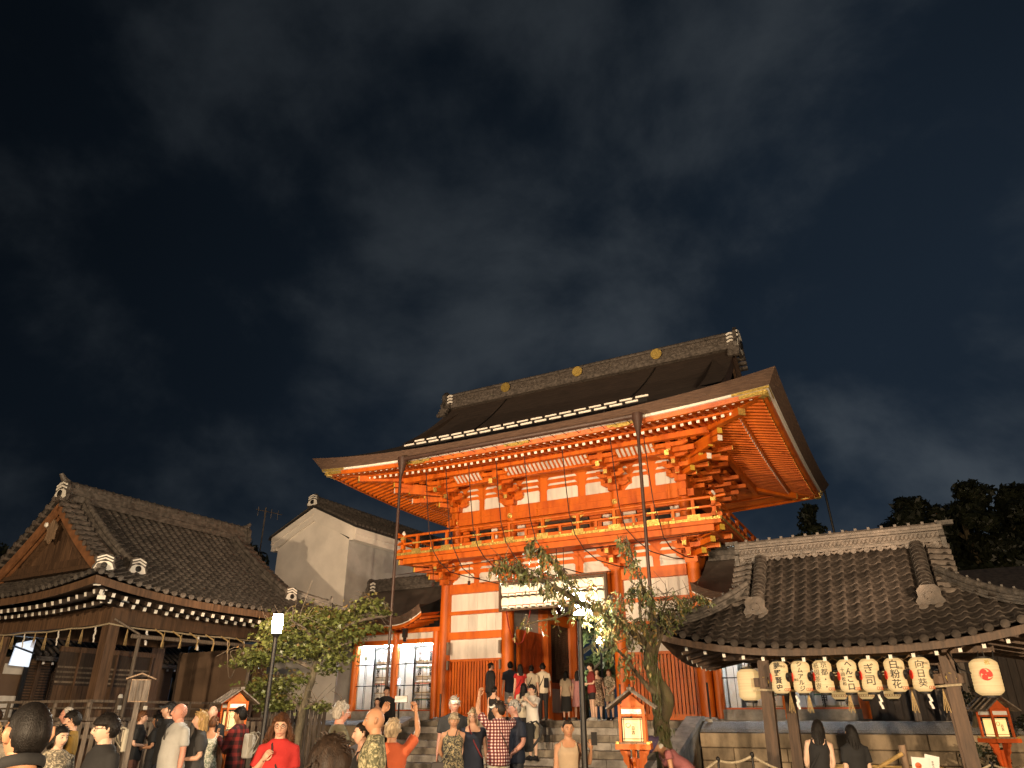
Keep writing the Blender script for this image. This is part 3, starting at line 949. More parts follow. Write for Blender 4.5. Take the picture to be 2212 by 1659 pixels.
def rafter_mesh(L, wd, h, name):
    mb = MB()
    mb.box((0, L / 2, 0), (wd, L, h))
    mb.mi = 1
    mb.box((0, -0.004, 0), (wd * 0.94, 0.01, h * 0.94))
    return mb.mesh(name, [VM, MT['white_paint']])
fly = rafter_mesh(1.15, 0.085, 0.095, 'rafter'); base = rafter_mesh(2.55, 0.105, 0.115, 'rafter')
flyg = rafter_mesh(1.15, 0.085, 0.095, 'rafter'); flyg.materials[1] = GD
for fc, msh_f, msh_b in (('F', fly, base), ('E', flyg, base), ('W', flyg, base)):
    hf = GR.half(fc)
    for (inset, L, me, slope, dz) in ((0.55, 1.15, msh_f, 0.22, -0.15), (1.45, 2.55, msh_b, 0.22, -0.085)):
        n = int((hf - inset - 0.12) / 0.25)
        for i in range(-n, n + 1):
            a = (i + 0.0) * 0.25
            u = a / (hf - inset)
            q = brow(fc, u, inset, dz)
            rm = {'F': 0, 'E': math.pi / 2, 'W': -math.pi / 2}[fc]
            # near the corner the rafter stops at the hip
            room = hf - abs(a) - inset
            scl = min(1.0, (room + 0.25) / L)
            m = M4.Translation(q) @ M4.Rotation(rm, 4, 'Z') @ M4.Rotation(math.atan(slope), 4, 'X') @ M4.Diagonal((1, scl, 1, 1))
            ob('rafter', me, roof, mat=m)
# hip rafters under the corners
for sx in (-1, 1):
    for sy in (-1, 1):
        c0 = V((sx * 4.6, sy * 2.6, 10.15)); 
        c1 = V((sx * (8.35 - 1.25), sy * (6.35 - 1.25), 9.84)); c2 = V((sx * (8.35 - 0.42), sy * (6.35 - 0.42), 9.93))
        h = part('hip_rafter', VM, lambda b: b.bar(c0, c1, 0.20, 0.26).bar(c0 + (c1 - c0) * 0.55 + V((0, 0, 0.12)), c2, 0.17, 0.2), roof)
        dv = V((sx, sy, 0)).normalized()
        part('gilt_end', GD, lambda b: b.bar(c1 - dv * 0.03, c1 + dv * 0.012, 0.215, 0.275).bar(c2 - dv * 0.2, c2 + dv * 0.012, 0.185, 0.215), h)
        # gilt wraps on board and fascia at the corner
        def wrap(b):
            for fc, su in ((('F' if sy < 0 else 'K'), sx if sy < 0 else -sx), (('E' if sx > 0 else 'W'), sy if sx > 0 else -sy)):
                for k in range(4):
                    u0 = su * (1 - 0.032 * k); u1 = su * (1 - 0.032 * (k + 1))
                    b.bar(brow(fc, u0, 0.29, -0.03), brow(fc, u1, 0.29, -0.03), 0.02, 0.085)
                    if k < 3: b.bar(brow(fc, u0, 0.375, -0.125), brow(fc, u1, 0.375, -0.125), 0.03, 0.13 - 0.012 * k)
        part('gilt_corner', GD, wrap, roof)
for x in (-3.75, 0.1, 3.7):
    part('gilt_fitting', GD, lambda b: b.prism([(-0.5, 0.05), (-0.42, -0.05), (-0.3, -0.02), (-0.2, -0.07), (0.2, -0.07), (0.3, -0.02), (0.42, -0.05), (0.5, 0.05)], (x, -(6.35 - 0.365), 9.72), (1, 0, 0), (0, 0, 1), 0.03), roof)
# gable ends: bargeboards and verge
for sg in (-1, 1):
    xe = sg * (GR.xg + GR.ov)
    def verge(b):
        for sy in (-1, 1):
            def f(u, v):
                d = GR.dg * 0.9 + (GR.B - GR.dg * 0.9) * u
                q = GR.P('F', 0, d)
                return V((xe - sg * 0.02 - sg * 0.1 * v, sy * abs(q.y), GR.prof(d) + 0.005 - 0.34 * v))
            b.grid(f, 16, 2, flip=(sg * sy > 0))
    part('verge_edge', MT['bark_edge'], verge, roof)
    def barge(b):
        for sy in (-1, 1):
            pts = []
            for k in range(13):
                d = GR.dg * 1.0 + (GR.B - GR.dg) * k / 12
                pts.append(V((xe - sg * 0.16, sy * (GR.B - d), GR.prof(d) - 0.50)))
            for a, c in zip(pts, pts[1:]): b.bar(a, c + (c - a) * 0.02, 0.09, 0.36)
    part('bargeboard', MT['wood'], barge, roof)
    part('gable_wall', MT['wood_dark'], lambda b: b.add([(sg * GR.xg, -4.0, 11.4), (sg * GR.xg, 4.0, 11.4), (sg * GR.xg, 0, 14.3)], [(0, 1, 2) if sg > 0 else (2, 1, 0)]), roof)
# ridge
def rdg(b):
    b.box((0, 0, 14.42), (13.0, 0.62, 0.16))
    b.box((0, 0, 14.56), (12.9, 0.54, 0.10))
    b.box((0, 0, 14.95), (12.9, 0.56, 0.08))
    b.box((0, 0, 14.78), (12.8, 0.40, 0.36))
    b.tube([(-6.5, 0, 15.06), (6.5, 0, 15.06)], 0.11, 10)
rd = part('ridge', MT['tile'], rdg, roof)
def rlat(b):
    for row in range(3):
        for k in range(92):
            x = -6.35 + k * 0.139 + (0.07 if row % 2 else 0)
            z = 14.645 + row * 0.10
            b.tube([(x - 0.06, -0.215, z), (x, -0.225, z + 0.055), (x + 0.06, -0.215, z)], 0.016, 4)
    for k in range(42):
        x = -6.3 + k * 0.307
        b.tube([(x, 0, 15.06), (x + 0.03, 0, 15.06)], 0.122, 8)
part('ridge_lattice', MT['tile_light'], rlat, roof, kind='stuff')
for x in (-3.4, 0.0, 3.4):
    c = part('ridge_crest', GD, lambda b: b.lathe([(0.22, 0), (0.22, 0.03), (0.18, 0.035), (0.16, 0.02), (0.001, 0.02)], 24, (x, -0.325, 14.76), (0, -1, 0)), roof, smooth=True)
for sg in (-1, 1):
    oni(roof, (sg * 6.5, 0, 14.62), (math.pi / 2) * sg, 1.05)
    def stepd(b):
        for k in range(5):
            b.box((sg * (6.42 - 0.0 * k), -0.30 - 0.11 * k, 14.5 - 0.16 * k), (0.42, 0.16, 0.12))
            b.box((sg * (6.42 - 0.0 * k), 0.30 + 0.11 * k, 14.5 - 0.16 * k), (0.42, 0.16, 0.12))
    part('ridge_step_tile', MT['tile'], stepd, roof)
    part('white_band', MT['white_paint'], lambda b: [b.bar((sg * 6.30, -0.30, 14.98 - 0.15 * k), (sg * 6.16, -0.29, 14.92 - 0.15 * k), 0.03, 0.075).bar((sg * 6.30, -0.30, 14.98 - 0.15 * k), (sg * 6.44, -0.29, 14.92 - 0.15 * k), 0.03, 0.075) for k in range(4)], roof)
# two rows of white slats just above the front eave
dm = MB().box((0, 0, 0), (0.41, 0.04, 0.055)).mesh('snow_guard', MT['white_paint'])
for row, (dd, off) in enumerate(((0.52, 0.0), (0.78, 0.25))):
    for k in range(17):
        x = -4.3 + off + k * 0.52
        q = GR.P('F', x, dd)
        ob('snow_guard', dm, roof, loc=(q.x, q.y, q.z + 0.17 + 0.10 * row))
part('guard_rail', MT['iron'], lambda b: [b.bar(GR.P('F', -4.5, dd) + V((0, 0.03, 0.10)), GR.P('F', 4.5, dd) + V((0, 0.04, 0.15)), 0.03, 0.12) for dd in (0.52,)], roof)
for xa, xb in ((-3.4, -2.9), (3.3, 3.0)):
    part('roof_cable', MT['iron'], lambda b: b.tube([GR.P('F', xa + (xb - xa) * k / 12, 6.1 - 5.3 * k / 12) + V((0, 0, 0.04)) for k in range(13)], 0.022, 5), roof)
# gutter with hooks and two downpipes
def gut(b):
    pr = [(math.cos(R(180 + 18 * k)), math.sin(R(180 + 18 * k))) for k in range(11)]
    b.grid(lambda u, v: V((-4.25 + 8.5 * u, -3.70 + 0.10 * pr[int(round(v * 10))][0], 9.80 + 0.10 * pr[int(round(v * 10))][1])), 1, 10)
    b.grid(lambda u, v: V((-4.25 + 8.5 * u, -3.70 + 0.088 * pr[int(round(v * 10))][0], 9.80 + 0.088 * pr[int(round(v * 10))][1])), 1, 10, flip=True)
part('gutter', MT['brown_pipe'], gut, smooth=True)
for k in range(20):
    x = -4.0 + k * 0.42
    part('gutter_hook', MT['iron'], lambda b: b.tube([(x, -3.15, 9.78), (x, -3.32, 9.70), (x, -3.56, 9.70), (x, -3.70, 9.69), (x, -3.81, 9.80)], 0.009, 4))
for x in (-4.2, 4.3):
    part('downpipe', MT['brown_pipe'], lambda b: b.tube([(x, -3.70, 9.84), (x, -3.70, 9.66), (x, -3.72, 9.3), (x, -3.75, 9.12), (x, -3.75, 1.3)], [0.17, 0.16, 0.08, 0.05, 0.046], 10), smooth=True)
# cables
def place_gate(o):
    o.location = gate.location
    o.rotation_euler = gate.rotation_euler
cb = 0
NTH = ['first', 'second', 'third', 'fourth', 'fifth', 'sixth', 'seventh', 'eighth', 'ninth', 'tenth', 'eleventh', 'twelfth', 'thirteenth', 'fourteenth']
for x, dx, zl in ((-4.2, 0.9, 6.2), (-3.35, 1.2, 5.9), (-2.4, 0.9, 6.2), (-1.3, 1.3, 6.0), (-0.2, 1.2, 6.0), (1.2, 1.1, 6.1), (2.9, 1.2, 6.2), (4.0, 0.5, 6.2)):
    cb += 1
    pts = [(x, -2.25, 9.72), (x + 0.02, -2.1, 8.6), (x + 0.05, -1.95, 7.6), (x + 0.16, -1.8, 6.95), (x + 0.34 * dx, -1.6, zl + 0.4), (x + 0.62 * dx, -1.3, zl + 0.08), (x + dx, -0.5, zl - 0.02), (x + dx + 0.2, -0.12, zl)]
    cc = V(gate.matrix_world @ V((0, 0, 0)))
    o = MB().tube(pts, 0.017, 6).build('hanging_cable', MT['cable'], None, True)
    place_gate(o)
    o['label'] = 'dark cable sagging down the gate front, %s of eight from the left' % NTH[cb - 1]
    o['category'] = 'cable'; o['group'] = 'cables down the gate front'
o = MB().tube([(-6.2, -1.0, 6.42), (-2, -1.1, 6.55), (2, -1.1, 6.62), (6.0, -1.0, 6.75)], 0.013, 5).build('horizontal_cable', MT['cable'])
place_gate(o)
o['label'] = 'single dark cable stretched level across the gate under its balcony'; o['category'] = 'cable'
for i, (x, z0, z1) in enumerate(((-3.0, 6.5, 5.95), (-1.75, 6.9, 5.9), (0.35, 6.95, 6.1), (0.6, 6.9, 6.05), (3.05, 6.6, 6.05), (-4.5, 6.5, 6.0))):
    o = MB().tube([(x, -1.05, z0), (x, -1.05, z1)], 0.012, 5).box((x, -1.05, z1 - 0.06), (0.07, 0.07, 0.13)).build('hanging_weight', MT['cable'])
    place_gate(o)
    o['label'] = 'dark weight on a cord below the gate balcony, ' + ('second from the left', 'third from the left', 'left of the middle pair', 'right of the middle pair', 'rightmost', 'leftmost')[i]; o['category'] = 'cord'; o['group'] = 'weighted cords under the balcony'
o = MB().tube([(-1.72, -0.72, 5.0), (-1.62, -0.7, 4.4), (-1.5, -0.6, 3.95), (-1.38, -0.5, 3.85), (-1.25, -0.4, 3.95), (-1.12, -0.3, 4.5), (-1.05, -0.2, 5.0)], 0.02, 6).build('looped_rope', MT['red_cable'], None, True)
place_gate(o)
o['label'] = 'red rope drooping in a loop before the gate column under the lantern rack'; o['category'] = 'rope'

# rack of bright lanterns over the doorway
rk = thing('lantern_rack', 'wooden rack over the gate doorway holding two rows of bright lanterns', 'rack', gp(0, -0.75, 4.95), -TH)
part('frame', MT['wood'], lambda b: b.box((0, 0, 0.86), (3.9, 0.1, 0.07)).box((0, 0, -0.02), (3.9, 0.1, 0.06)).box((0, 0.06, 0.42), (3.9, 0.04, 0.05)), rk)
part('roof_board', MT['wood'], lambda b: b.box((0, -0.08, 0.93), (4.1, 0.5, 0.04), mat=M4.Rotation(R(10), 3, 'X')), rk)
for x in (-1.92, 1.92): part('end_post', MT['wood'], lambda b: b.box((x, 0, 0.43), (0.07, 0.12, 0.95)), rk)
for x in (-1.2, 1.2): part('bracket', MT['wood'], lambda b: b.bar((x, 0.05, 0.83), (x, 0.78, 0.83), 0.06, 0.08), rk)
part('back_board', MT['plaster'], lambda b: b.box((0, 0.1, 0.42), (3.8, 0.02, 0.8)), rk)
lm = MB().lathe([(0.06, 0.0), (0.085, 0.01), (0.115, 0.05), (0.122, 0.12), (0.122, 0.22), (0.115, 0.29), (0.085, 0.33), (0.06, 0.34)], 14).mesh('lantern_shell', MT['lantern_paper_bright'], True)
lc = MB().lathe([(0.065, -0.02), (0.065, 0.012)], 12).lathe([(0.065, 0.33), (0.065, 0.36)], 12).mesh('lantern_rim', MT['ink'])
lb = MB().lathe([(0.1195, 0.05), (0.1225, 0.062), (0.1235, 0.075)], 14).mesh('red_band', MT['red_ink'])
for row in range(2):
    for k in range(14):
        x = -1.72 + k * 0.265
        t = thing('bright_lantern', 'small bright white lantern, %s from the left in the %s row of the gate rack' % (NTH[k], ('lower', 'upper')[row]), 'lantern', gp(x, -0.79, 4.99 + row * 0.40), -TH, 'lanterns in the gate rack')
        ob('shell', lm, t); ob('rim', lc, t, kind='stuff'); ob('red_band', lb, t)
# electrical boxes on the column sides
for x, y in ((-2.27, -0.1), (-4.3, -0.2), (2.3, -0.1)):
    part('switch_box', MT['wood_grey'], lambda b: b.box((x, y, 3.85), (0.09, 0.12, 0.42)).box((x, y, 3.3), (0.07, 0.1, 0.3)))
# ---------------------------------------------------------------- side galleries with the lit cases of sake casks
LET = ['酒', '泉', '櫻', '松', '鶴', '正', '月', '富', '梅', '澤', '玉', '白', '春', '金', '寿', '宝']
texts([(c, 0.30, MT['ink'], 'lettering', 0.006) for c in LET] + [
    ('藤\n野\n賢\n史', 0.115, MT['ink'], 'lettering', 0.002), ('シ\nム\nア\nル\nジ', 0.095, MT['ink'], 'lettering', 0.001), ('京\n都\n・\n・', 0.115, MT['ink'], 'lettering', 0.0), ('祇\n園\n茶\n寮', 0.105, MT['ink'], 'lettering', -0.001),
    ('へ\nん\nこ\n口', 0.115, MT['ink'], 'lettering', 0.002), ('十\n四\n松\n和', 0.07, MT['ink'], 'lettering', 0.0), ('ぎ\n司', 0.17, MT['ink'], 'lettering', 0.0), ('白\n粉\n花', 0.145, MT['ink'], 'lettering', 0.001), ('向\n日\n葵', 0.135, MT['ink'], 'lettering', 0.0),
    ('東山', 0.045, MT['ink'], 'lettering', 0.0), ('祇', 0.08, MT['yellow_paint'], 'lettering', 0.0), ('割\n烹', 0.10, MT['ink'], 'lettering', 0.003), ('日\n吉', 0.055, MT['ink'], 'lettering', 0.001), ('参\n拝\nの\n皆\n様', 0.02, MT['ink'], 'lettering', 0.0), ('ご案内', 0.03, MT['ink'], 'lettering', 0.0)])
def letter(s, size, m, bold, parent, M, name='lettering'):
    return ob(name, TXT[(s, size, m.name, bold)], parent, mat=M)
FACE = M4.Rotation(math.pi / 2, 4, 'X')      # text standing upright, facing -y

def cask_mesh():
    return MB().lathe([(0.02, 0.0), (0.22, 0.0), (0.255, 0.05), (0.27, 0.16), (0.27, 0.36), (0.255, 0.47), (0.22, 0.52), (0.02, 0.525)], 20).mesh('straw_wrap', MT['paper'], True)
CASK = cask_mesh()
CROPE = MB().lathe([(0.272, 0.075), (0.278, 0.09), (0.272, 0.105)], 20).lathe([(0.272, 0.415), (0.278, 0.43), (0.272, 0.445)], 20).mesh('cord', MT['straw'], True)
CRED = MB().lathe([(0.2725, 0.38), (0.2735, 0.40)], 20).mesh('red_line', MT['red_ink'])
CGRN = MB().lathe([(0.2725, 0.37), (0.2735, 0.40)], 20).mesh('green_line', mat('green_line', (0.05, 0.22, 0.12), 0.7))
ncask = 0
ORD = ['top', 'second', 'third', 'bottom', 'fifth']
def gallery(sg, s0, s1, cols, nr, skip, side):
    """lean gallery beside the gate: posts, glazed cases, bark roof with tiled ridge"""
    global ncask
    t = thing('side_gallery', 'low vermilion gallery to the %s of the gate with lit glass cases of sake casks' % side, 'gallery', (GATE.x, GATE.y, 0), -TH, 'galleries beside the gate')
    P = lambda name, m, fn, parent=t, smooth=False, **kw: part(name, m, fn, parent, smooth, **kw)
    a, b = min(s0, s1), max(s0, s1)
    for x in cols:
        P('post', VM, lambda q: q.lathe([(0.13, PZ + 0.05), (0.13, 4.62)], 14, (x, 0.0, 0)), smooth=True)
    xm, ww = (a + b) / 2, b - a
    P('plinth', MT['stone_pale'], lambda q: q.box((xm, 0.02, 1.72), (ww, 0.24, 0.28)))
    P('head_beam', VM, lambda q: q.box((xm, 0, 4.18), (ww, 0.16, 0.16)).box((xm, -0.02, 4.55), (ww + 0.3, 0.22, 0.15)))
    P('frieze', WP, lambda q: q.box((xm, 0.03, 4.37), (ww, 0.05, 0.22)))
    P('back_wall', WP, lambda q: q.box((xm, 1.35, 3.2), (ww, 0.06, 3.2)))
    P('case_floor', MT['wood_grey'], lambda q: q.box((xm, 0.68, 1.80), (ww - 0.02, 1.2, 0.08)))
    P('case_ceiling', WP, lambda q: q.box((xm, 0.7, 4.16), (ww, 1.2, 0.04)))
    for x0, x1 in zip(cols, cols[1:]):
        xa, xb = x0 + 0.13, x1 - 0.13
        cm = (xa + xb) / 2; cw = xb - xa
        for z in (2.70, 3.42):
            P('glazing_bar', MT['iron'], lambda q: q.box((cm, -0.03, z), (cw, 0.03, 0.028)))
        for k in (0.5,):
            P('glazing_bar', MT['iron'], lambda q: q.box((xa + cw * k, -0.032, 2.96), (0.034, 0.034, 2.26)))
        for k in (0.22, 0.74):
            P('glazing_bar', MT['iron'], lambda q: q.box((xa + cw * k, 0.0, 2.96), (0.012, 0.012, 2.26)))
        P('glass_pane', MT['case_glass'], lambda q: q.box((cm, -0.002, 2.99), (cw - 0.002, 0.006, 2.2)))
        P('case_frame', MT['vermilion_worn'], lambda q: q.box((cm, 0, 1.88), (cw, 0.1, 0.06)))
        P('light_tube', MT['tube_light'], lambda q: q.box((cm, 0.14, 4.08), (cw * 0.92, 0.06, 0.05)))
        P('case_side', WP, lambda q: q.box((xa - 0.02, 0.7, 3.0), (0.04, 1.2, 2.3)))
        P('hanging_notice', MT['paper'], lambda q: q.box((xa + 0.2, 0.5, 2.9), (0.32, 0.02, 2.1)))
        nc = int((cw - 0.4) / 0.55)
        for c in range(nc):
            for r in range(nr):
                if (c, r) in skip: continue
                x = xa + 0.5 + (c + 0.5) * (cw - 0.5) / nc
                z = 1.85 + (nr - 1 - r) * 0.53
                ch = LET[ncask % len(LET)]; ch2 = LET[(ncask * 7 + 3) % len(LET)]
                p = gp(x, 0.55, z)
                k = thing('sake_cask', 'sake cask lettered %s, %s row, %s column of the %s %s lit case' % (ch, ORD[r], ('left', 'right', 'third')[c], ('outer', 'inner')[(ncol + (sg > 0)) % 2], side), 'cask', (p.x, p.y, p.z), -TH + random.uniform(-0.12, 0.12), 'sake casks in the lit cases')
                ob('straw_wrap', CASK, k); ob('cord', CROPE, k); ob(('red_line', 'green_line')[ncask % 2], (CRED, CGRN)[ncask % 2], k)
                letter(ch, 0.30, MT['ink'], 0.006, k, M4.Translation((0, -0.279, 0.30)) @ FACE @ M4.Scale(0.62, 4))
                letter(ch2, 0.30, MT['ink'], 0.006, k, M4.Translation((0, -0.279, 0.15)) @ FACE @ M4.Scale(0.5, 4))
                ncask += 1
        ncol_inc()
    return t
ncol = 0
def ncol_inc():
    global ncol
    ncol += 1
gl = gallery(-1, -8.55, -4.86, (-8.55, -6.72, -4.95), 4, (), 'left')
ncol = 0
gr = gallery(1, 4.86, 8.75, (4.95, 6.8, 8.75), 4, (), 'right')
# their roofs
def gallery_roof(t, s0, s1, hipend):
    """bark roof running along the gallery: concave, thick edge, tiled ridge with ornament at the outer end"""
    A = abs(s1 - s0)
    d = 1 if s1 > s0 else -1
    def top(u, v, front=1):      # u along from the gate outwards, v eave to ridge
        x = s0 + d * A * u
        y = -1.45 + 2.45 * v if front > 0 else 3.45 - 2.45 * v
        z = 4.86 + 1.45 * (0.62 * v + 0.38 * v * v) + 0.40 * max(0, 1 - u / 0.28) ** 2 * (1 - v) ** 2 + 0.12 * max(0, (u - 0.75) / 0.25) ** 2 * (1 - v)
        return V((x, y, z))
    r = ob('roof', MB().grid(lambda u, v: top(u, v), 24, 8, flip=(d < 0)).grid(lambda u, v: top(u, v, -1), 24, 8, flip=(d > 0)).mesh('roof', MT['copper_roof'], True), t)
    def edge(q):
        q.grid(lambda u, v: top(u, 0) + V((0, 0.16 * v, -0.24 * v)), 24, 2, flip=(d > 0))
        q.grid(lambda u, v: top(1, v) + V((-d * 0.1 * 0, 0, 0)) + V((0, 0, 0)) if False else V((s0 + d * A, top(1, v).y, top(1, v).z - 0.24 * u)), 1, 8, flip=(d > 0))
    part('eave_edge', MT['bark_edge'], edge, r)
    part('eave_board', VM, lambda q: q.grid(lambda u, v: top(u, 0) + V((0, 0.16 + 0.02, -0.24 - 0.13 * v)), 24, 1, flip=(d > 0)).grid(lambda u, v: top(u, 0) + V((0, 0.18 + 1.2 * v, -0.30 + 0.2 * v)), 24, 1, flip=(d < 0)), r)
    part('white_strip', MT['white_paint'], lambda q: q.grid(lambda u, v: top(u, 0) + V((0, 0.15, -0.235 - 0.035 * v)), 24, 1, flip=(d > 0)), r)
    n = int(A / 0.2)
    for k in range(n):
        u = (k + 0.6) / n
        q0 = top(u, 0)
        part('rafter', VM, lambda q: q.bar((q0.x, -1.15, q0.z - 0.36), (q0.x, 0.3, q0.z - 0.12), 0.06, 0.075), r)
    ridge(r, [(s0 + d * 0.1, 1.0, 6.24), (s0 + d * (A - 0.25), 1.0, 6.24)], 0.42, 0.34, ring=0.3)
    oni(r, (s0 + d * (A - 0.12), 1.0, 6.45), d * math.pi / 2, 0.62)
    part('white_band', MT['white_paint'], lambda q: [q.bar((s0 + d * (A - 0.32), 0.77, 6.58 - 0.13 * k), (s0 + d * (A - 0.20), 0.76, 6.52 - 0.13 * k), 0.03, 0.065).bar((s0 + d * (A - 0.32), 0.77, 6.58 - 0.13 * k), (s0 + d * (A - 0.44), 0.76, 6.52 - 0.13 * k), 0.03, 0.065) for k in range(3)], r)
    part('ridge_step_tile', MT['tile'], lambda q: [q.box((s0 + d * (A - 0.1), 0.72 - 0.16 * k, 6.2 - 0.19 * k), (0.36, 0.16, 0.12)) for k in range(4)], r)
gallery_roof(gl, -4.78, -8.95, 1)
gallery_roof(gr, 4.78, 9.2, 1)
part('flood_housing', MT['iron'], lambda q: q.box((-5.55, -1.1, 4.36), (0.13, 0.16, 0.30)).box((-5.55, -1.1, 4.14), (0.08, 0.1, 0.14)), gl)
# dark shed beyond the right gallery
sh = thing('dark_shed', 'dark brown boarded shed standing beyond the right gallery', 'shed', (GATE.x, GATE.y, 0), -TH)
part('wall', MT['wood_dark'], lambda q: q.box((11.2, 1.0, 2.9), (4.8, 0.2, 2.7)), sh)
for k in range(24): part('wall_board', MT['wood_dark'], lambda q: q.box((8.95 + k * 0.19, 0.88, 2.9), (0.17, 0.03, 2.6)), sh)
for x in (9.95, 10.55, 11.2): part('post', MT['wood_grey'], lambda q: q.box((x, 0.5, 2.7), (0.16, 0.16, 2.3)), sh)
part('roof', MT['tile'], lambda q: q.grid(lambda u, v: V((8.9 + 6 * u, -0.8 + 2.6 * v, 4.3 + 1.2 * v)), 1, 1).grid(lambda u, v: V((8.9 + 6 * u, -0.8 + 2.6 * v, 4.15 + 1.2 * v)), 1, 1, flip=True).box((11.9, -0.8, 4.22), (6, 0.05, 0.15)), sh)

# ---------------------------------------------------------------- white storehouse behind
HD = R(60)       # heading of the hall's ridge from +x
d1 = V((math.sin(R(30)), math.cos(R(30)), 0)); d2 = V((-math.cos(R(30)), math.sin(R(30)), 0))
kx, ky = -8.37, 30.0
ku = thing('white_storehouse', 'tall white plastered storehouse with a dark tiled gable roof behind the wooden hall', 'building', (kx, ky, 0), HD)
# local x along ridge (away), y to the left
W2 = 2.32
part('gable_wall', MT['wall_plaster'], lambda q: q.add([(0.12, -2.0, 0), (0.12, 2.0, 0), (0.12, 2.0, 8.2), (0.12, 0, 9.35), (0.12, -2.0, 8.2)], [(0, 4, 3, 2, 1)]), ku)
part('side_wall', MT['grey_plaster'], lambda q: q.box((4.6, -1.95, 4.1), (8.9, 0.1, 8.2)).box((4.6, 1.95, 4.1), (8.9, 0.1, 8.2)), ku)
part('back_wall', MT['wall_plaster'], lambda q: q.add([(9.05, -2.0, 0), (9.05, 2.0, 0), (9.05, 2.0, 8.2), (9.05, 0, 9.35), (9.05, -2.0, 8.2)], [(0, 1, 2, 3, 4)]), ku)
def cor(q):    # stepped plaster cornice following the gable and the eaves
    for k, (o, w_) in enumerate(((0.0, 0.34), (0.10, 0.62))):
        xx = 0.10 - 0.10 * (2 - k) * 0.5 - 0.02
        for sg in (-1, 1):
            q.add([(xx, sg * W2, 8.75 - w_), (xx, 0, 9.81 - w_), (xx, 0, 9.74), (xx, sg * W2, 8.70), (0.2, sg * W2, 8.75 - w_), (0.2, 0, 9.81 - w_)], [(0, 1, 2, 3) if sg < 0 else (3, 2, 1, 0), (0, 4, 5, 1) if sg < 0 else (1, 5, 4, 0)])
    for sg in (-1, 1):
        q.box((4.5, sg * (W2 - 0.13), 8.42), (8.86, 0.3, 0.56))
        q.box((4.5, sg * (W2 - 0.10), 8.52), (8.88, 0.34, 0.30))
part('cornice', MT['wall_plaster'], cor, ku)
rfk = ob('roof', MB().mesh('roof', MT['tile']), ku)
def krf(q):
    for sg in (-1, 1):
        q.grid(lambda u, v: V((-0.08 + 9.3 * u, sg * (W2 + 0.12) * (1 - v), 8.70 + 1.13 * v)), 2, 2, flip=sg > 0)
        q.grid(lambda u, v: V((-0.08 + 9.3 * u, sg * (W2 + 0.12), 8.70 - 0.1 * v)), 2, 1, flip=sg < 0)
    q.add([(-0.08, -W2 - 0.12, 8.70), (-0.08, 0, 9.83), (-0.08, W2 + 0.12, 8.70), (-0.08, W2 + 0.12, 8.6), (-0.08, 0, 9.73), (-0.08, -W2 - 0.12, 8.6)], [(0, 5, 4, 1), (1, 4, 3, 2)])
part('tile_bed', MT['tile_base'], krf, rfk)
def krt(q):
    for sg in (-1, 1):
        for k in range(40):
            x = 0.0 + k * 0.23
            q.tube([(x, sg * (W2 + 0.12), 8.74), (x, 0.1 * sg, 9.84)], 0.055, 6)
part('roof_tiles', MT['tile'], krt, rfk, True, kind='stuff')
ridge(rfk, [(-0.1, 0, 9.80), (9.2, 0, 9.80)], 0.36, 0.30)
oni(rfk, (-0.12, 0, 10.0), -math.pi / 2, 0.55)
# low white annex wall with a grey dado seen behind the maple
wl = thing('white_wall', 'low white plaster wall with a grey base behind the lit maple', 'wall', gp(-9.3, 2.2), -TH)
part('plaster_face', WP, lambda q: q.box((0, 0, 2.5), (3.6, 0.2, 3.4)), wl)
part('grey_base', MT['grey_plaster'], lambda q: q.box((0, -0.03, 1.95), (3.62, 0.2, 0.75)), wl)
part('drain_pipe', MT['iron'], lambda q: q.tube([(0.2, -0.16, 1.6), (0.2, -0.16, 3.6)], 0.06, 8), wl)
# ---------------------------------------------------------------- open wooden stage hall on the left
HC = V((-10.39, 21.21, 0))
def hp(x, y, z=0.0): return HC + d1 * x + d2 * y + V((0, 0, z))
hall = thing('stage_hall', 'open dark wooden stage hall with a heavy tiled hip-and-gable roof, left of the gate', 'hall', (HC.x, HC.y, 0), HD)
bpy.context.view_layer.update()
WD, WDK, WG, TL = MT['wood'], MT['wood_dark'], MT['wood_grey'], MT['tile']
H = lambda name, m, fn, parent=hall, smooth=False, **kw: part(name, m, fn, parent, smooth, **kw)
HR = Roof(3.98, 3.98, 4.24, 6.92, 2.78, 0.32, 0.27, 3.6, pw=2.3, k=0.66)
hroof = ob('roof', MB().mesh('roof', TL), hall)
mb = MB()
HR.sheet(mb, off=-0.01, nu=30, nd=6)
mb.build('tile_bed', MT['tile_base'], hroof)
bpy.context.view_layer.update()
def cutg(fc, a, d): return False
tile_roof(HR, hroof, 'FWEK', 0.235, 0.235, 300, disc_r=0.062)
# eave board under the tiles, rafters with white ends
def eave_under(rf, parent, th, dz, inset, faces='FWEK', mname='wood', rel=0.0):
    def fn(q):
        for fc in faces:
            hf = rf.half(fc)
            def L(u, v, fc=fc, hf=hf):
                a = (u * 2 - 1) * (hf - inset)
                p = rf.P(fc, a, inset)
                e = hf - abs(a)
                zz = rf.z0 + rf.U * 0.92 * max(0, 1 - e / rf.L) ** rf.pw
                return V((p.x, p.y, zz + dz - th * v))
            q.grid(L, 30, 1)
            def S(u, v, fc=fc, hf=hf):
                ii = inset + 1.5 * v
                a = (u * 2 - 1) * (hf - ii)
                p = rf.P(fc, a, ii)
                e = hf - abs((u * 2 - 1) * (hf - inset))
                zz = rf.z0 + rf.U * 0.92 * max(0, 1 - e / rf.L) ** rf.pw * (1 - v)
                return V((p.x, p.y, zz + dz - th + 0.42 * v))
            q.grid(S, 30, 2, flip=True)
    return part('eave_board', MT[mname], fn, parent)
eave_under(HR, hroof, 0.17, -0.03, 0.05)
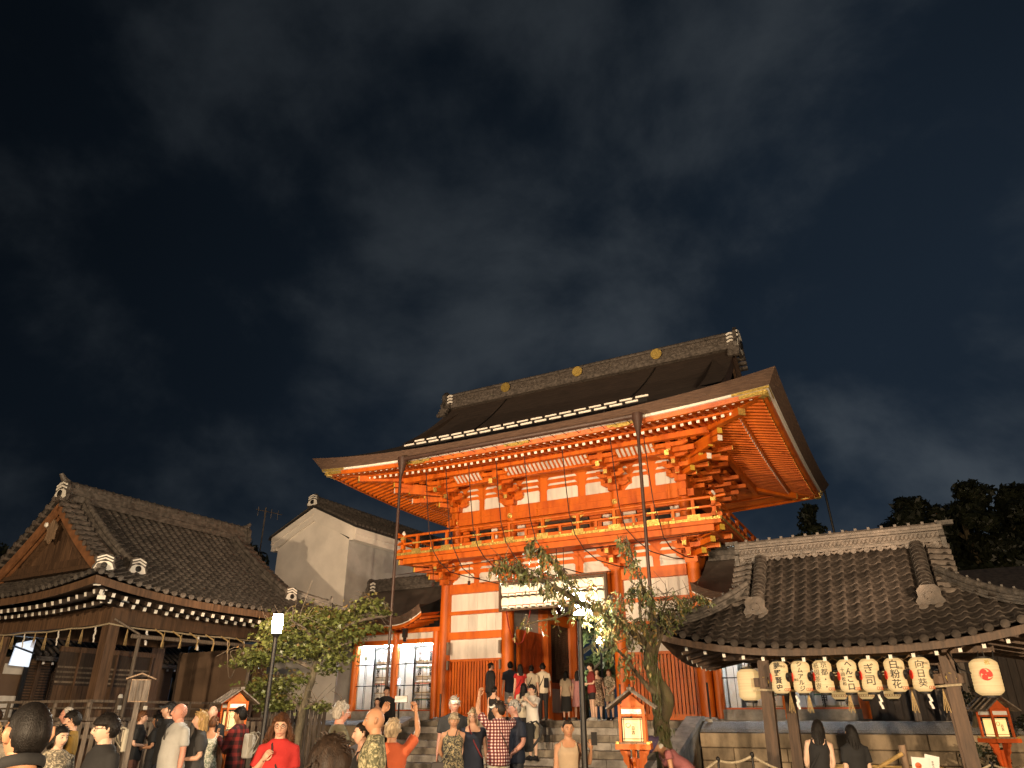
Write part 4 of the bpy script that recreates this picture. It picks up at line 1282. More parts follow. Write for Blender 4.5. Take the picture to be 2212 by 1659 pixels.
def white_rafters(rf, parent, rows, pitch, faces, mbody='wood_dark', w_=0.075, h_=0.085, L=1.5, slope=0.26):
    mb = MB(); mb.box((0, L / 2, 0), (w_, L, h_)); mb.mi = 1; mb.box((0, -0.006, 0), (w_ * 1.02, 0.014, h_ * 1.02))
    me = mb.mesh('rafter', [MT[mbody], MT['white_paint']])
    for fc in faces:
        hf = rf.half(fc)
        for inset, dz in rows:
            n = int((hf - inset - 0.1) / pitch)
            for i in range(-n, n + 1):
                a = i * pitch
                e = hf - abs(a)
                q = rf.P(fc, a, inset)
                zz = rf.z0 + rf.U * 0.92 * max(0, 1 - e / rf.L) ** rf.pw + dz
                rm = {'F': 0, 'E': math.pi / 2, 'W': -math.pi / 2, 'K': math.pi}[fc]
                sc_ = min(1.0, max(0.15, (e - inset + 0.1) / L))
                ob('rafter', me, parent, mat=M4.Translation((q.x, q.y, zz)) @ M4.Rotation(rm, 4, 'Z') @ M4.Rotation(math.atan(slope), 4, 'X') @ M4.Diagonal((1, sc_, 1, 1)))
white_rafters(HR, hroof, ((0.28, -0.28), (0.85, -0.30)), 0.30, 'FW')
# hip rafters with white square ends at the corners
for sx, sy in ((-1, -1), (1, -1), (-1, 1)):
    c0 = V((sx * 2.2, sy * 2.2, 4.42))
    for ins, dz, s_ in ((0.22, -0.08, 0.15), (0.62, -0.28, 0.17)):
        c1 = V((sx * (3.98 - ins), sy * (3.98 - ins), 4.24 + 0.25 + dz - 0.06))
        o = H('hip_rafter', WDK, lambda q: q.bar(c0 + V((0, 0, dz)), c1, s_, s_ * 1.2), hroof)
        dv = V((sx, sy, 0)).normalized()
        H('white_end', MT['white_paint'], lambda q: q.bar(c1, c1 + dv * 0.012, s_ * 1.02, s_ * 1.22), o)
# gables
for sg in (-1, 1):
    xe = sg * (HR.xg + HR.ov)
    def barge(q):
        for sy in (-1, 1):
            pts = [V((xe - sg * 0.10, sy * (HR.B - d), HR.prof(d) - 0.22)) for d in [HR.dg * 1.02 + (HR.B - HR.dg * 1.02) * k / 10 for k in range(11)]]
            for a, c in zip(pts, pts[1:]): q.bar(a, c + (c - a) * 0.02, 0.07, 0.24)
            for a, c in zip(pts, pts[1:]): q.bar(a + V((-sg * 0.12, 0, -0.11)), c + (c - a) * 0.02 + V((-sg * 0.12, 0, -0.11)), 0.05, 0.10)
    H('bargeboard', mat('bargeboard', (0.22, 0.10, 0.045), 0.55, var=0.15, scale=4), barge, hroof)
    xg = sg * (HR.xg - 0.05)
    H('gable_wall', MT['wood_dark'], lambda q: q.add([(xg, -2.9, 4.95), (xg, 2.9, 4.95), (xg, 0, 6.75)], [(0, 1, 2) if sg > 0 else (2, 1, 0)]), hroof)
    for k in range(11):
        y = -2.0 + k * 0.4
        z1 = HR.prof(HR.B - abs(y)) - 0.25
        if z1 > 5.2: H('gable_board', WD, lambda q: q.box((xg + sg * 0.02, y, (5.15 + z1) / 2), (0.03, 0.385, z1 - 5.15)), hroof)
    H('gable_beam', WD, lambda q: q.box((xg + sg * 0.07, 0, 5.16), (0.12, 4.5, 0.18)).box((xg + sg * 0.12, 0, 4.99), (0.18, 5.0, 0.1)), hroof)
    H('gable_strut', WD, lambda q: q.bar((xg + sg * 0.08, 1.3, 5.25), (xg + sg * 0.08, 0.05, 6.3), 0.1, 0.16, up=(1, 0, 0)).bar((xg + sg * 0.08, -1.3, 5.25), (xg + sg * 0.08, -0.05, 6.3), 0.1, 0.16, up=(1, 0, 0)), hroof)
    H('gable_pendant', MT['wood_light'], lambda q: q.prism([(0, -0.42), (-0.1, -0.3), (-0.2, -0.32), (-0.16, -0.1), (-0.24, 0.02), (-0.1, 0.14), (0, 0.22), (0.1, 0.14), (0.24, 0.02), (0.16, -0.1), (0.2, -0.32), (0.1, -0.3)], (xe - sg * 0.02, 0, 6.12), (0, -sg, 0), (0, 0, 1), 0.05), hroof)
    H('boss', MT['white_paint'], lambda q: q.lathe([(0.07, 0), (0.05, 0.04), (0.001, 0.05)], 10, (xe + sg * 0.03, 0.16, 6.2), (sg, 0, 0)), hroof, True)
    # verge tiles: short round tiles laid across the edge
    def vt(q):
        for sy in (-1, 1):
            for k in range(13):
                d = HR.dg + 0.1 + (HR.B - HR.dg - 0.2) * k / 12
                c = V((xe, sy * (HR.B - d), HR.prof(d) + 0.04))
                q.tube([c - V((sg * 0.42, 0, -0.03)), c + V((sg * 0.06, 0, 0))], 0.062, 8)
                q.tube([c + V((sg * 0.06, 0, 0)), c + V((sg * 0.08, 0, 0))], 0.072, 10)
    H('verge_tile', MT['tile_light'], vt, hroof, True, kind='stuff')
    # descending ridges over the gable edge and on to the front
    for sy in (-1, 1):
        pts = []
        for k in range(9):
            d = HR.B - 0.25 - (HR.B - 0.25 - 0.95) * k / 8
            p = HR.P('F', 0, d)
            pts.append(V((sg * (HR.xg - 0.30), sy * abs(p.y), p.z)))
        ridge(hroof, pts, 0.24, 0.20, 'descending_ridge', lift=0.02)
        e = pts[-1]
        oni(hroof, (e.x, e.y + sy * 0.06, e.z + 0.2), 0 if sy < 0 else math.pi, 0.42)
        # hip ridge to the corner
        pts = []
        for k in range(8):
            d = HR.dg * 0.98 - (HR.dg * 0.98 - 0.42) * k / 7
            p = HR.P('F', sg * (HR.A - d), d)
            pts.append(V((p.x, sy * abs(p.y), p.z)))
        ridge(hroof, pts, 0.22, 0.17, 'hip_ridge', lift=0.02)
        e = pts[-1]
        oni(hroof, (e.x + sg * 0.05, e.y + sy * 0.05, e.z + 0.16), {(-1, -1): R(-45), (1, -1): R(45), (-1, 1): R(-135), (1, 1): R(135)}[(sg, sy)], 0.40)
        p = [HR.P('F', sg * (HR.A - d), d) for d in (0.36, 0.05)]
        ridge(hroof, [V((q.x, sy * abs(q.y), q.z)) for q in p], 0.16, 0.09, 'hip_end', lift=0.02)
ridge(hroof, [(-3.0, 0, 6.88), (3.0, 0, 6.88)], 0.40, 0.36)
for sg in (-1, 1):
    oni(hroof, (sg * 3.05, 0, 7.08), sg * math.pi / 2, 0.55)
    H('ridge_tip', TL, lambda q: q.tube([(sg * 2.9, 0, 7.32), (sg * 3.1, 0, 7.42), (sg * 3.2, 0, 7.55)], [0.09, 0.08, 0.05], 8), hroof, True)
# posts and beams
for sx in (-1, 1):
    for sy in (-1, 1):
        H('post', WD, lambda q: q.box((sx * 2.35, sy * 2.35, 2.1), (0.27, 0.27, 4.2)))
for sy in (-1, 1):
    H('main_beam', WD, lambda q: q.box((0, sy * 2.35, 3.86), (4.42, 0.24, 0.40)).box((0, sy * 2.35, 4.22), (5.4, 0.22, 0.16)))
    H('main_beam', WD, lambda q: q.box((sy * 2.35, 0, 3.861), (0.24, 4.42, 0.398)).box((sy * 2.35, 0, 4.221), (0.22, 5.4, 0.158)))
for sx, sy in ((-1, -1), (1, -1), (-1, 1)):
    H('beam_end', MT['white_paint'], lambda q: q.box((sx * 2.71, sy * 2.35, 4.22), (0.012, 0.2, 0.15)).box((sx * 2.35, sy * 2.71, 4.22), (0.2, 0.012, 0.15)), kind='stuff')
    H('bracket_block', WD, lambda q: q.box((sx * 2.35, sy * 2.35, 4.10), (0.4, 0.4, 0.1)))
# carved struts on the beams
def carve(q, x, y, rz):
    m = M4.Translation((x, y, 4.02)) @ M4.Rotation(rz, 4, 'Z')
    for sg in (-1, 1):
        pts = [m @ V((sg * a, -0.14, z)) for a, z in ((0.05, 0.02), (0.16, 0.08), (0.14, 0.18), (0.05, 0.20), (0.03, 0.12))]
        q.tube(pts, 0.022, 6)
        q.tube([m @ V((sg * a, -0.14, z)) for a, z in ((0.2, 0.0), (0.33, 0.03), (0.46, -0.01))], 0.018, 6)
H('carved_strut', MT['wood_light'], lambda q: carve(q, 0.1, -2.35, 0), smooth=True, kind='stuff')
H('carved_strut', MT['wood_light'], lambda q: carve(q, -2.35, 0.1, -math.pi / 2), smooth=True, kind='stuff')
# stage floor, railing, screens
H('stage_floor', WG, lambda q: q.box((0, 0, 1.50), (5.5, 5.5, 0.12)).box((0, 0, 0.75), (4.9, 4.9, 1.4)))
H('ceiling', WDK, lambda q: q.box((0, 0, 4.1), (4.5, 4.5, 0.04)))
for z, s_ in ((1.99, 0.055), (1.85, 0.04), (1.62, 0.07)):
    H('rail', WG, lambda q: q.box((0, -2.62, z), (5.3, s_, s_)))
    H('rail', WG, lambda q: q.box((-2.62, 0, z), (s_, 5.3, s_)))
for k in range(9):
    x = -2.6 + k * 0.65
    H('rail_post', WG, lambda q: q.box((x, -2.62, 1.80), (0.06, 0.06, 0.42)))
    H('rail_post', WG, lambda q: q.box((-2.62, x, 1.801), (0.06, 0.06, 0.42)))
for x in (-2.0, -1.35):
    pp = H('newel', WG, lambda q: q.box((x, -2.75, 1.75), (0.08, 0.08, 0.62)))
    H('white_cap', MT['white_paint'], lambda q: q.lathe([(0.05, 2.06), (0.055, 2.1), (0.03, 2.14)], 10, (x, -2.75, 0)).box((x, -2.80, 1.86), (0.1, 0.012, 0.08)).box((x, -2.80, 1.64), (0.1, 0.012, 0.06)), pp, kind='stuff')
H('screen', MT['board'], lambda q: q.box((2.24, -0.6, 2.5), (0.06, 3.1, 1.9)))
for k in range(5):
    H('screen_board', MT['board'], lambda q: q.box((2.19, -1.84 + k * 0.62, 2.5), (0.02, 0.612, 1.85)))
H('screen_frame', WDK, lambda q: q.box((2.2, 0.98, 2.5), (0.1, 0.07, 1.95)).box((2.2, -2.18, 2.5), (0.1, 0.07, 1.95)))
# sliding doors along the back, each of boards with slatted tops
for k in range(5):
    x = -0.5 + k * 0.58
    dr = H('sliding_door', WDK, lambda q: q.box((x, 2.26, 2.45), (0.56, 0.04, 1.8)))
    for j in range(4):
        H('door_board', WD, lambda q: q.box((x - 0.2 + j * 0.135, 2.235, 2.02), (0.127, 0.014, 0.9)), dr)
    for j in range(4):
        H('door_slat', WG, lambda q: q.box((x, 2.235, 2.56 + j * 0.13), (0.53, 0.016, 0.05)), dr)
    H('door_stile', WD, lambda q: q.box((x + 0.28, 2.22, 2.45), (0.05, 0.06, 1.85)), dr)
H('door_lintel', WD, lambda q: q.box((0.7, 2.26, 3.42), (3.0, 0.1, 0.14)))
# straw rope with paper streamers round the posts
rope = thing('sacred_rope', 'twisted straw rope with white paper streamers and tassels strung round the wooden hall', 'rope', (HC.x, HC.y, 0), HD)
pts = []
for (a, c, n) in (((-2.52, 2.5), (-2.52, -2.52), 10), ((-2.52, -2.52), (2.5, -2.52), 10)):
    for k in range(n + (1 if a == (-2.52, -2.52) else 0)):
        t = k / n
        pts.append((a[0] + (c[0] - a[0]) * t, a[1] + (c[1] - a[1]) * t, 3.66 - 0.035 * abs(math.sin(t * 9.4)) - 0.03 * math.sin(math.pi * t)))
H('rope', MT['rope'], lambda q: q.tube(pts, 0.02, 6), rope, True)
def tassel(q, p, L):
    for k in range(4):
        dx = (k - 1.5) * 0.02
        q.tube([p, p + V((dx, dx * 0.5, -L * 0.5)), p + V((dx * 1.8, dx, -L))], [0.006, 0.008, 0.004], 4)
def shide(q, p, ax, s=1.0):
    ax = V(ax)
    for k in range(4):
        o = p + ax * (0.028 * (k % 2)) * s + V((0, 0, -0.085 * k * s))
        q.add([o - ax * 0.03 * s, o + ax * 0.03 * s, o + ax * 0.03 * s - V((0, 0, 0.10 * s)) + ax * 0.012, o - ax * 0.03 * s - V((0, 0, 0.10 * s)) + ax * 0.012], [(0, 1, 2, 3)])
for i, p in enumerate(pts):
    if i % 10 in (0,): continue
    p = V(p)
    ax = (0, -1, 0) if i < 10 else (1, 0, 0)
    if i % 3 == 0: H('paper_streamer', MT['paper'], lambda q: shide(q, p, ax), rope)
    else: H('straw_tassel', MT['straw'], lambda q: tassel(q, p, 0.36 + 0.06 * (i % 2)), rope, kind='stuff')
# temporary frame of poles before the hall
fr = thing('pole_frame', 'grey timber pole frame with hanging straw cords standing before the wooden hall', 'frame', (HC.x, HC.y, 0), HD)
H('cross_pole', WG, lambda q: q.tube([(-2.1, -2.85, 3.40), (1.6, -2.85, 3.44)], 0.05, 8), fr, True)
H('upright', WG, lambda q: q.tube([(-1.98, -2.85, 0), (-1.9, -2.85, 3.38)], 0.045, 8), fr, True)
H('upright', WG, lambda q: q.tube([(1.5, -2.85, 0), (1.5, -2.85, 3.42)], 0.045, 8), fr, True)
H('brace', WG, lambda q: q.tube([(-2.4, -2.5, 3.78), (-1.9, -2.85, 3.45)], 0.025, 6), fr)
for k in range(6):
    x = -1.3 + k * 0.5
    H('straw_cord', MT['straw'], lambda q: q.tube([(x, -2.53, 3.64), (x, -2.85, 3.50), (x, -2.91, 3.42), (x, -2.87, 3.22)], 0.018, 5), fr, True)
# covered notice board
nb = thing('notice_board', 'small roofed wooden notice box on a tall post before the hall', 'sign', (-7.12, 15.0, 0), R(20))
H('post', WG, lambda q: q.box((0, 0, 1.05), (0.09, 0.09, 2.1)), nb)
H('board', MT['wood_light'], lambda q: q.box((0, -0.03, 2.12), (0.34, 0.05, 0.40)), nb)
for k in range(3): H('board_plank', MT['wood_grey'], lambda q: q.box((-0.11 + k * 0.11, -0.065, 2.12), (0.10, 0.015, 0.36)), nb)
for sg in (-1, 1): H('roof_board', MT['wood_light'], lambda q: q.bar((0, -0.03, 2.42), (sg * 0.26, -0.03, 2.32), 0.26, 0.025, up=(0, 0, 1)), nb)

# picket fence in front of the hall
def picket(p, q, label, n, h, tilt=0.0):
    p = V(p); q = V(q)
    d = (q - p)
    t = thing('picket_fence', label, 'fence', p, math.atan2(d.y, d.x))
    L = d.length
    for k in range(n):
        x = (k + 0.5) * L / n
        H('picket', WG, lambda b: b.box((x, 0, h / 2 + random.uniform(-0.01, 0.01)), (L / n * 0.62, 0.03, h)), t)
    for z in (h * 0.3, h * 0.82):
        H('fence_rail', WG, lambda b: b.box((L / 2, 0.045, z), (L, 0.05, 0.07)), t)
picket((-11.5, 15.8, 0), (-5.2, 17.6, 0), 'long weathered picket fence at the foot of the wooden hall', 48, 1.58)
picket((-5.1, 16.4, 0), (-4.25, 18.2, 0), 'short taller picket fence behind the left lamp post', 13, 1.95)

# house behind the hall seen between its posts
bh = thing('back_house', 'low dark house with a tiled eave and brown lattice seen through the open hall', 'house', hp(0, 6.2), HD)
H('wall', MT['board'], lambda q: q.box((1.5, 0.3, 1.7), (9, 0.2, 3.4)), bh)
for x0, n in ((1.0, 2), (2.7, 2)):
    for i in range(2):
        xx = x0 + i * 0.85
        lt = H('lattice', WDK, lambda q: q.box((xx, 0.17, 2.5), (0.75, 0.05, 1.5)), bh)
        for k in range(18):
            H('lattice_slat', WD, lambda q: q.box((xx, 0.135, 1.8 + k * 0.083), (0.72, 0.03, 0.035)), lt)
for x in (-2.4, -1.5, 0.55, 0.95, 2.65, 4.4): H('post', WD, lambda q: q.box((x, 0.15, 1.7), (0.13, 0.13, 3.4)), bh)
H('white_panel', MT['plaster'], lambda q: q.box((0.2, 0.14, 1.72), (0.6, 0.04, 1.1)).box((0.2, 0.14, 3.05), (0.6, 0.04, 0.3)), bh, kind='stuff')
H('white_panel', MT['plaster'], lambda q: q.box((-1.0, 0.14, 1.72), (0.85, 0.04, 1.1)), bh)
for k in range(9): H('shutter_slat', MT['plaster'], lambda q: q.box((-0.75, 0.12, 2.42 + k * 0.07), (0.6, 0.04, 0.028)), bh)
bhr = H('roof', TL, lambda q: q.grid(lambda u, v: V((0.3 + 6 * u, -0.75 + 2.6 * v, 3.42 + 1.3 * v)), 1, 1).grid(lambda u, v: V((0.3 + 6 * u, -0.75 + 2.6 * v, 3.30 + 1.3 * v)), 1, 1, flip=True).box((3.3, -0.75, 3.35), (6, 0.06, 0.13)), bh)
H('roof_tiles', TL, lambda q: [q.tube([(0.4 + k * 0.23, -0.78, 3.47), (0.4 + k * 0.23, 1.85, 4.77)], 0.055, 6) for k in range(26)], bhr, True, kind='stuff')
for k in range(18): H('rafter_end', MT['white_paint'], lambda q: q.box((0.6 + k * 0.3, -0.70, 3.22), (0.06, 0.03, 0.07)), bhr)
# lit white sign at the far left
sg_ = thing('lit_sign', 'tilted bluish white lit panel at the far left under the hall roof', 'sign', hp(-0.42, 5.0), HD)
H('panel', MT['sign_light'], lambda q: q.prism([(-0.26, 3.08), (0.3, 3.05), (0.30, 3.84), (-0.20, 3.70)], (0, 0, 0), (1, 0, 0), (0, 0, 1), 0.08), sg_)
H('post', MT['iron'], lambda q: q.box((0.34, 0.12, 1.8), (0.1, 0.1, 3.6)), sg_)
H('strap', MT['iron'], lambda q: q.bar((-0.34, -0.09, 3.62), (0.36, -0.09, 3.44), 0.02, 0.05), sg_)
point('sign_lamp', hp(-0.6, 4.6, 3.3), 18, (0.6, 0.8, 1.0), 0.2)

t = thing('red_bench', 'low bench draped in red felt at the right of the hall floor', 'bench', hp(1.3, -2.35, 1.56), HD)
H('red_felt', mat('red_felt', (0.30, 0.012, 0.012), 0.9), lambda q: q.box((0, 0, 0.20), (1.3, 0.42, 0.05)).box((0, -0.22, 0.12), (1.3, 0.02, 0.2)), t)
for x in (-0.55, 0.55): H('leg', WG, lambda q: q.box((x, 0.05, 0.085), (0.05, 0.3, 0.17)), t)
# ---------------------------------------------------------------- lantern pavilion on the right
PC = V((6.446, 14.463, 0))
def pp(x, y, z=0.0): return PC + RX * x + NY * y + V((0, 0, z))
pav = thing('water_pavilion', 'open wooden water pavilion with a wavy tile roof, hung with paper lanterns', 'pavilion', (PC.x, PC.y, 0), -TH)
bpy.context.view_layer.update()
PV = lambda name, m, fn, parent=pav, smooth=False, **kw: part(name, m, fn, parent, smooth, **kw)
PR = Roof(3.12, 2.32, 2.74, 4.66, 1.62, 0.27, 0.40, 2.7, pw=2.2, k=0.74)
proof = ob('roof', MB().mesh('roof', TL), pav)
mb = MB(); PR.sheet(mb, off=-0.01, nu=30, nd=6); mb.build('tile_bed', MT['tile_base'], proof)
bpy.context.view_layer.update()
tile_roof(PR, proof, 'FWEK', 0.222, 0.205, 300, disc_r=0.066, disc_faces='FWE', mname='tile_brown')
eave_under(PR, proof, 0.12, -0.04, 0.06, mname='wood')
white_rafters(PR, proof, ((0.30, -0.20),), 0.33, 'FWE', mbody='wood', w_=0.05, h_=0.06, L=1.3, slope=0.22)
for sg in (-1, 1):
    xe = sg * (PR.xg + PR.ov)
    for sy in (-1, 1):
        pts = []
        for k in range(8):
            d = PR.B - 0.2 - (PR.B - 0.2 - 0.86) * k / 7
            p = PR.P('F', 0, d); pts.append(V((sg * (PR.xg - 0.20), sy * abs(p.y), p.z)))
        mb = MB(); mb.tube([q + V((0, 0, 0.13)) for q in pts], 0.115, 12)
        o = mb.build('descending_ridge', MT['tile_brown'], proof, True)
        def bands(q):
            for k in range(15):
                t = k / 14 * (len(pts) - 1.001); i = int(t); f = t - i
                c = pts[i] * (1 - f) + pts[i + 1] * f + V((0, 0, 0.13)); dd = (pts[i + 1] - pts[i]).normalized()
                q.tube([c - dd * 0.008, c + dd * 0.012], 0.124, 12)
        PV('ridge_band', MT['tile'], bands, o, True, kind='stuff')
        PV('ridge_course', MT['tile'], lambda q: [q.bar(a + V((0, 0, 0.03)), b + V((0, 0, 0.03)), 0.26, 0.07) for a, b in zip(pts, pts[1:])], o)
        e = pts[-1]
        oni(proof, (e.x, e.y + sy * 0.06, e.z + 0.16), 0 if sy < 0 else math.pi, 0.36, style='grey')
        pts = []
        for k in range(8):
            d = PR.dg * 0.98 - (PR.dg * 0.98 - 0.02) * k / 7
            p = PR.P('F', sg * (PR.A - d), d); pts.append(V((p.x, sy * abs(p.y), p.z)))
        ridge(proof, pts, 0.20, 0.13, 'hip_ridge', lift=0.03, ring=0.21, knob=True)
    def vt(q):
        for sy in (-1, 1):
            for k in range(9):
                d = PR.dg * 0.75 + (PR.B - PR.dg * 0.75 - 0.15) * k / 8
                c = V((xe, sy * (PR.B - d), PR.prof(d) + 0.03))
                q.tube([c - V((sg * 0.30, 0, -0.05)), c + V((sg * 0.07, 0, 0))], 0.055, 8)
    PV('verge_tile', MT['tile_pale'] if 'tile_pale' in MT else MT['tile_light'], vt, proof, True, kind='stuff')
    PV('gable_wall', MT['wood_dark'], lambda q: q.add([(sg * PR.xg, -1.5, 3.3), (sg * PR.xg, 1.5, 3.3), (sg * PR.xg, 0, 4.55)], [(0, 1, 2) if sg > 0 else (2, 1, 0)]), proof)
    PV('bargeboard', MT['wood_grey'], lambda q: [q.bar(V((xe - sg * 0.05, sy * (PR.B - a), PR.prof(a) - 0.12)), V((xe - sg * 0.05, sy * (PR.B - b), PR.prof(b) - 0.12)), 0.05, 0.14) for sy in (-1, 1) for a, b in ((1.3, 1.65), (1.65, 2.0), (2.0, 2.32))], proof)
# main ridge: pale courses, ring pattern, row of round ends
L = PR.xg + PR.ov + 0.02
rg = PV('ridge', MT['tile_light'], lambda q: q.box((0, 0, 4.66), (2 * L, 0.40, 0.05)).box((0, 0, 4.77), (2 * L - 0.02, 0.22, 0.16)).box((0, 0, 4.875), (2 * L, 0.36, 0.045)).box((0, 0, 4.935), (2 * L, 0.30, 0.05)).tube([(-L, 0, 4.97), (L, 0, 4.97)], 0.06, 10), proof)
for k in range(16):
    x = -L + 0.12 + k * 0.236
    PV('ridge_disc', MT['tile_light'], lambda q: q.lathe([(0.055, 0), (0.055, 0.05), (0.04, 0.055), (0.035, 0.045), (0.001, 0.045)], 12, (x, -0.16, 4.60), (0, -1, 0)), rg, True)
    PV('ridge_pan', MT['tile_light'], lambda q: q.tube([(x + 0.06, -0.20, 4.615), (x + 0.118, -0.205, 4.585), (x + 0.176, -0.20, 4.615)], [(0.02, 0.03)] * 3, 6), rg, True)
    PV('ridge_knob', MT['tile_light'], lambda q: q.box((x + 0.1, 0, 5.03), (0.05, 0.08, 0.06)), rg)
PV('ring_pattern', MT['tile_light'], lambda q: [q.tube([(-L + 0.05 + k * 0.075 + 0.034 * math.cos(a), -0.118, 4.775 + 0.045 * math.sin(a)) for a in (0.3, 1.2, 2.0, 2.8, 3.7, 4.6, 5.4, 6.3)], 0.009, 4) for k in range(50)], rg, kind='stuff')
for sg in (-1, 1):
    PV('ridge_end', TL, lambda q: q.prism([(-0.22, -0.1), (-0.24, 0.1), (-0.13, 0.16), (-0.12, 0.42), (0.12, 0.42), (0.13, 0.16), (0.24, 0.1), (0.22, -0.1)], (sg * (L + 0.02), 0, 4.6), (0, -sg, 0), (0, 0, 1), 0.08).box((sg * (L + 0.08), 0, 5.0), (0.26, 0.14, 0.08)), proof)
# timber frame
for sx in (-1, 1):
    for y in (-1.3, 1.2):
        q_ = PV('post', WD, lambda q: q.bar((sx * 1.50, y * 1.03, 0), (sx * 1.44, y, 2.62), 0.20, 0.20, up=(0, 1, 0)))
        PV('post_foot', MT['stone_pale'], lambda q: q.box((sx * 1.5, y * 1.03, 0.12), (0.34, 0.34, 0.24)), q_)
for y in (-1.3, 1.2):
    PV('head_beam', WD, lambda q: q.box((0, y, 2.225), (3.3, 0.13, 0.15)).box((0, y, 2.655), (4.3, 0.12, 0.1)))
    PV('lattice_frame', WD, lambda q: q.box((0, y, 2.45), (2.7, 0.06, 0.03)))
    PV('lattice', MT['wood_light'], lambda q: [q.bar((-1.3 + k * 0.2, y - 0.02, 2.46), (-1.3 + k * 0.2 + 0.24, y - 0.02, 2.60), 0.012, 0.018, up=(0, 1, 0)).bar((-1.3 + k * 0.2 + 0.24, y - 0.035, 2.46), (-1.3 + k * 0.2, y - 0.035, 2.60), 0.012, 0.018, up=(0, 1, 0)) for k in range(12)], kind='stuff')
for sx in (-1, 1):
    PV('side_beam', WD, lambda q: q.box((sx * 1.46, 0, 2.226), (0.13, 2.9, 0.148)).box((sx * 1.46, 0, 2.655), (0.12, 3.3, 0.098)))
    PV('nail_cover', MT['gold'], lambda q: q.lathe([(0.075, 0), (0.08, 0.012), (0.05, 0.02), (0.03, 0.035), (0.001, 0.04)], 6, (sx * 1.455, -1.405, 2.235), (0, -1, 0)))
PV('ceiling', WDK, lambda q: q.box((0, 0, 2.72), (3.2, 2.9, 0.03)))
bs = thing('water_basin', 'long stone water basin under the lantern pavilion', 'basin', pp(0.1, 0.1), -TH)
PV('basin_block', MT['stone'], lambda q: q.box((0, 0, 0.4), (2.0, 0.9, 0.8)), bs)
PV('bamboo_rest', MT['bamboo'], lambda q: q.tube([(-1.0, -0.3, 0.84), (1.0, -0.3, 0.84)], 0.03, 8).tube([(-1.0, 0.3, 0.84), (1.0, 0.3, 0.84)], 0.03, 8), bs, True, kind='stuff')
# straw rope of the pavilion
pr = thing('straw_rope', 'straw rope with tassels and paper streamers tied below the pavilion lanterns', 'rope', (PC.x, PC.y, 0), -TH)
PV('rope', MT['rope'], lambda q: q.tube([(-1.6, -1.42, 2.10), (-0.8, -1.42, 2.07), (0, -1.42, 2.06), (0.8, -1.42, 2.08), (1.58, -1.42, 2.13)], 0.02, 6), pr, True)
for k, x in enumerate((-1.05, -0.75, -0.1, 0.85, 1.3)):
    PV('straw_tassel', MT['straw'], lambda q: [q.tube([(x, -1.42, 2.07), (x + (j - 1.5) * 0.03, -1.43, 1.75 - 0.03 * (j % 2))], [0.006, 0.009], 4) for j in range(4)], pr, kind='stuff')
for x in (-0.95, 0.35, 1.08):
    PV('paper_streamer', MT['paper'], lambda q: shide(q, V((x, -1.45, 2.0)), (1, 0, 0), 0.62), pr)

def lantern_mesh(r, h, waist):
    prof = []
    n = 22
    for k in range(n + 1):
        t = k / n
        e = abs(2 * t - 1)
        rr = r * (1 - max(0, (e - 0.62) / 0.38) ** 2.4 * 0.62)
        rr *= 1 - waist * math.exp(-((t - 0.5) / 0.16) ** 2)
        prof.append((rr * (1.012 if k % 2 else 0.992), h * (t - 0.5)))
    return MB().lathe(prof, 24).mesh('paper_shell', MT['lantern_paper'], True)
LM = lantern_mesh(0.152, 0.54, 0.10); LB = lantern_mesh(0.20, 0.56, 0.0)
def lantern(p, me, r, h, label, words, group=None, marks=True, kind='paper_lantern'):
    t = thing(kind, label, 'lantern', p, -TH + random.uniform(-0.05, 0.05), group)
    ob('paper_shell', me, t)
    mb = MB()
    mb.lathe([(r * 0.56, h * 0.5 - 0.025), (r * 0.58, h * 0.5 + 0.012), (r * 0.5, h * 0.5 + 0.015)], 16)
    mb.build('top_rim', MT['ink'], t, True)
    MB().lathe([(r * 0.5, -h * 0.5 - 0.02), (r * 0.58, -h * 0.5 - 0.015), (r * 0.56, -h * 0.5 + 0.02)], 16).build('bottom_rim', MT['ink'], t, True)
    MB().tube([(-0.05, 0, h * 0.5), (-0.03, 0, h * 0.5 + 0.1), (0.03, 0, h * 0.5 + 0.1), (0.05, 0, h * 0.5)], 0.006, 5).build('hanger', MT['iron'], t)
    for (s, size, dx, dz, m) in words:
        letter(s, size, m, WB[s], t, M4.Translation((dx, -math.sqrt(max(0.001, (r * 1.02) ** 2 - dx * dx)) - 0.004, dz)) @ M4.Rotation(math.atan2(dx, r), 4, 'Z') @ FACE)
    if marks:
        # red emblem on the left flank, black ring emblem on the right, red chain line low on the right
        for ang, m, rr in ((R(-72), MT['red_ink'], 0.07), (R(72), MT['ink'], 0.075)):
            c = V((math.sin(ang) * r * 0.93, -math.cos(ang) * r * 0.93, 0.0)); ax = V((math.sin(ang), -math.cos(ang), 0))
            MB().lathe([(rr * (0.1 if m is MT['red_ink'] else 0.62), 0.012), (rr, 0.012), (rr, 0.0)], 14, c + ax * 0.004, ax).build('crest', m, t)
        chain(t, r, -h * 0.37, R(30), R(85), 4)
    return t
def chain(t, r, z, a0, a1, n):
    def fn(q):
        for k in range(n):
            a = a0 + (a1 - a0) * (k + 0.5) / n
            w_ = (a1 - a0) / n * 0.62
            rr = r * 0.985
            q.tube([((rr + 0.004) * math.sin(a + w_ * math.cos(b)), -(rr + 0.004) * math.cos(a + w_ * math.cos(b)), z + 0.022 * math.sin(b)) for b in [i * math.pi / 5 for i in range(11)]], 0.0035, 4)
    MB_ = MB(); fn(MB_); return MB_.build('chain_pattern', MT['red_chain'], t, kind='stuff')
MT['red_chain'] = mat('red_chain', (0.7, 0.16, 0.06), 0.7)
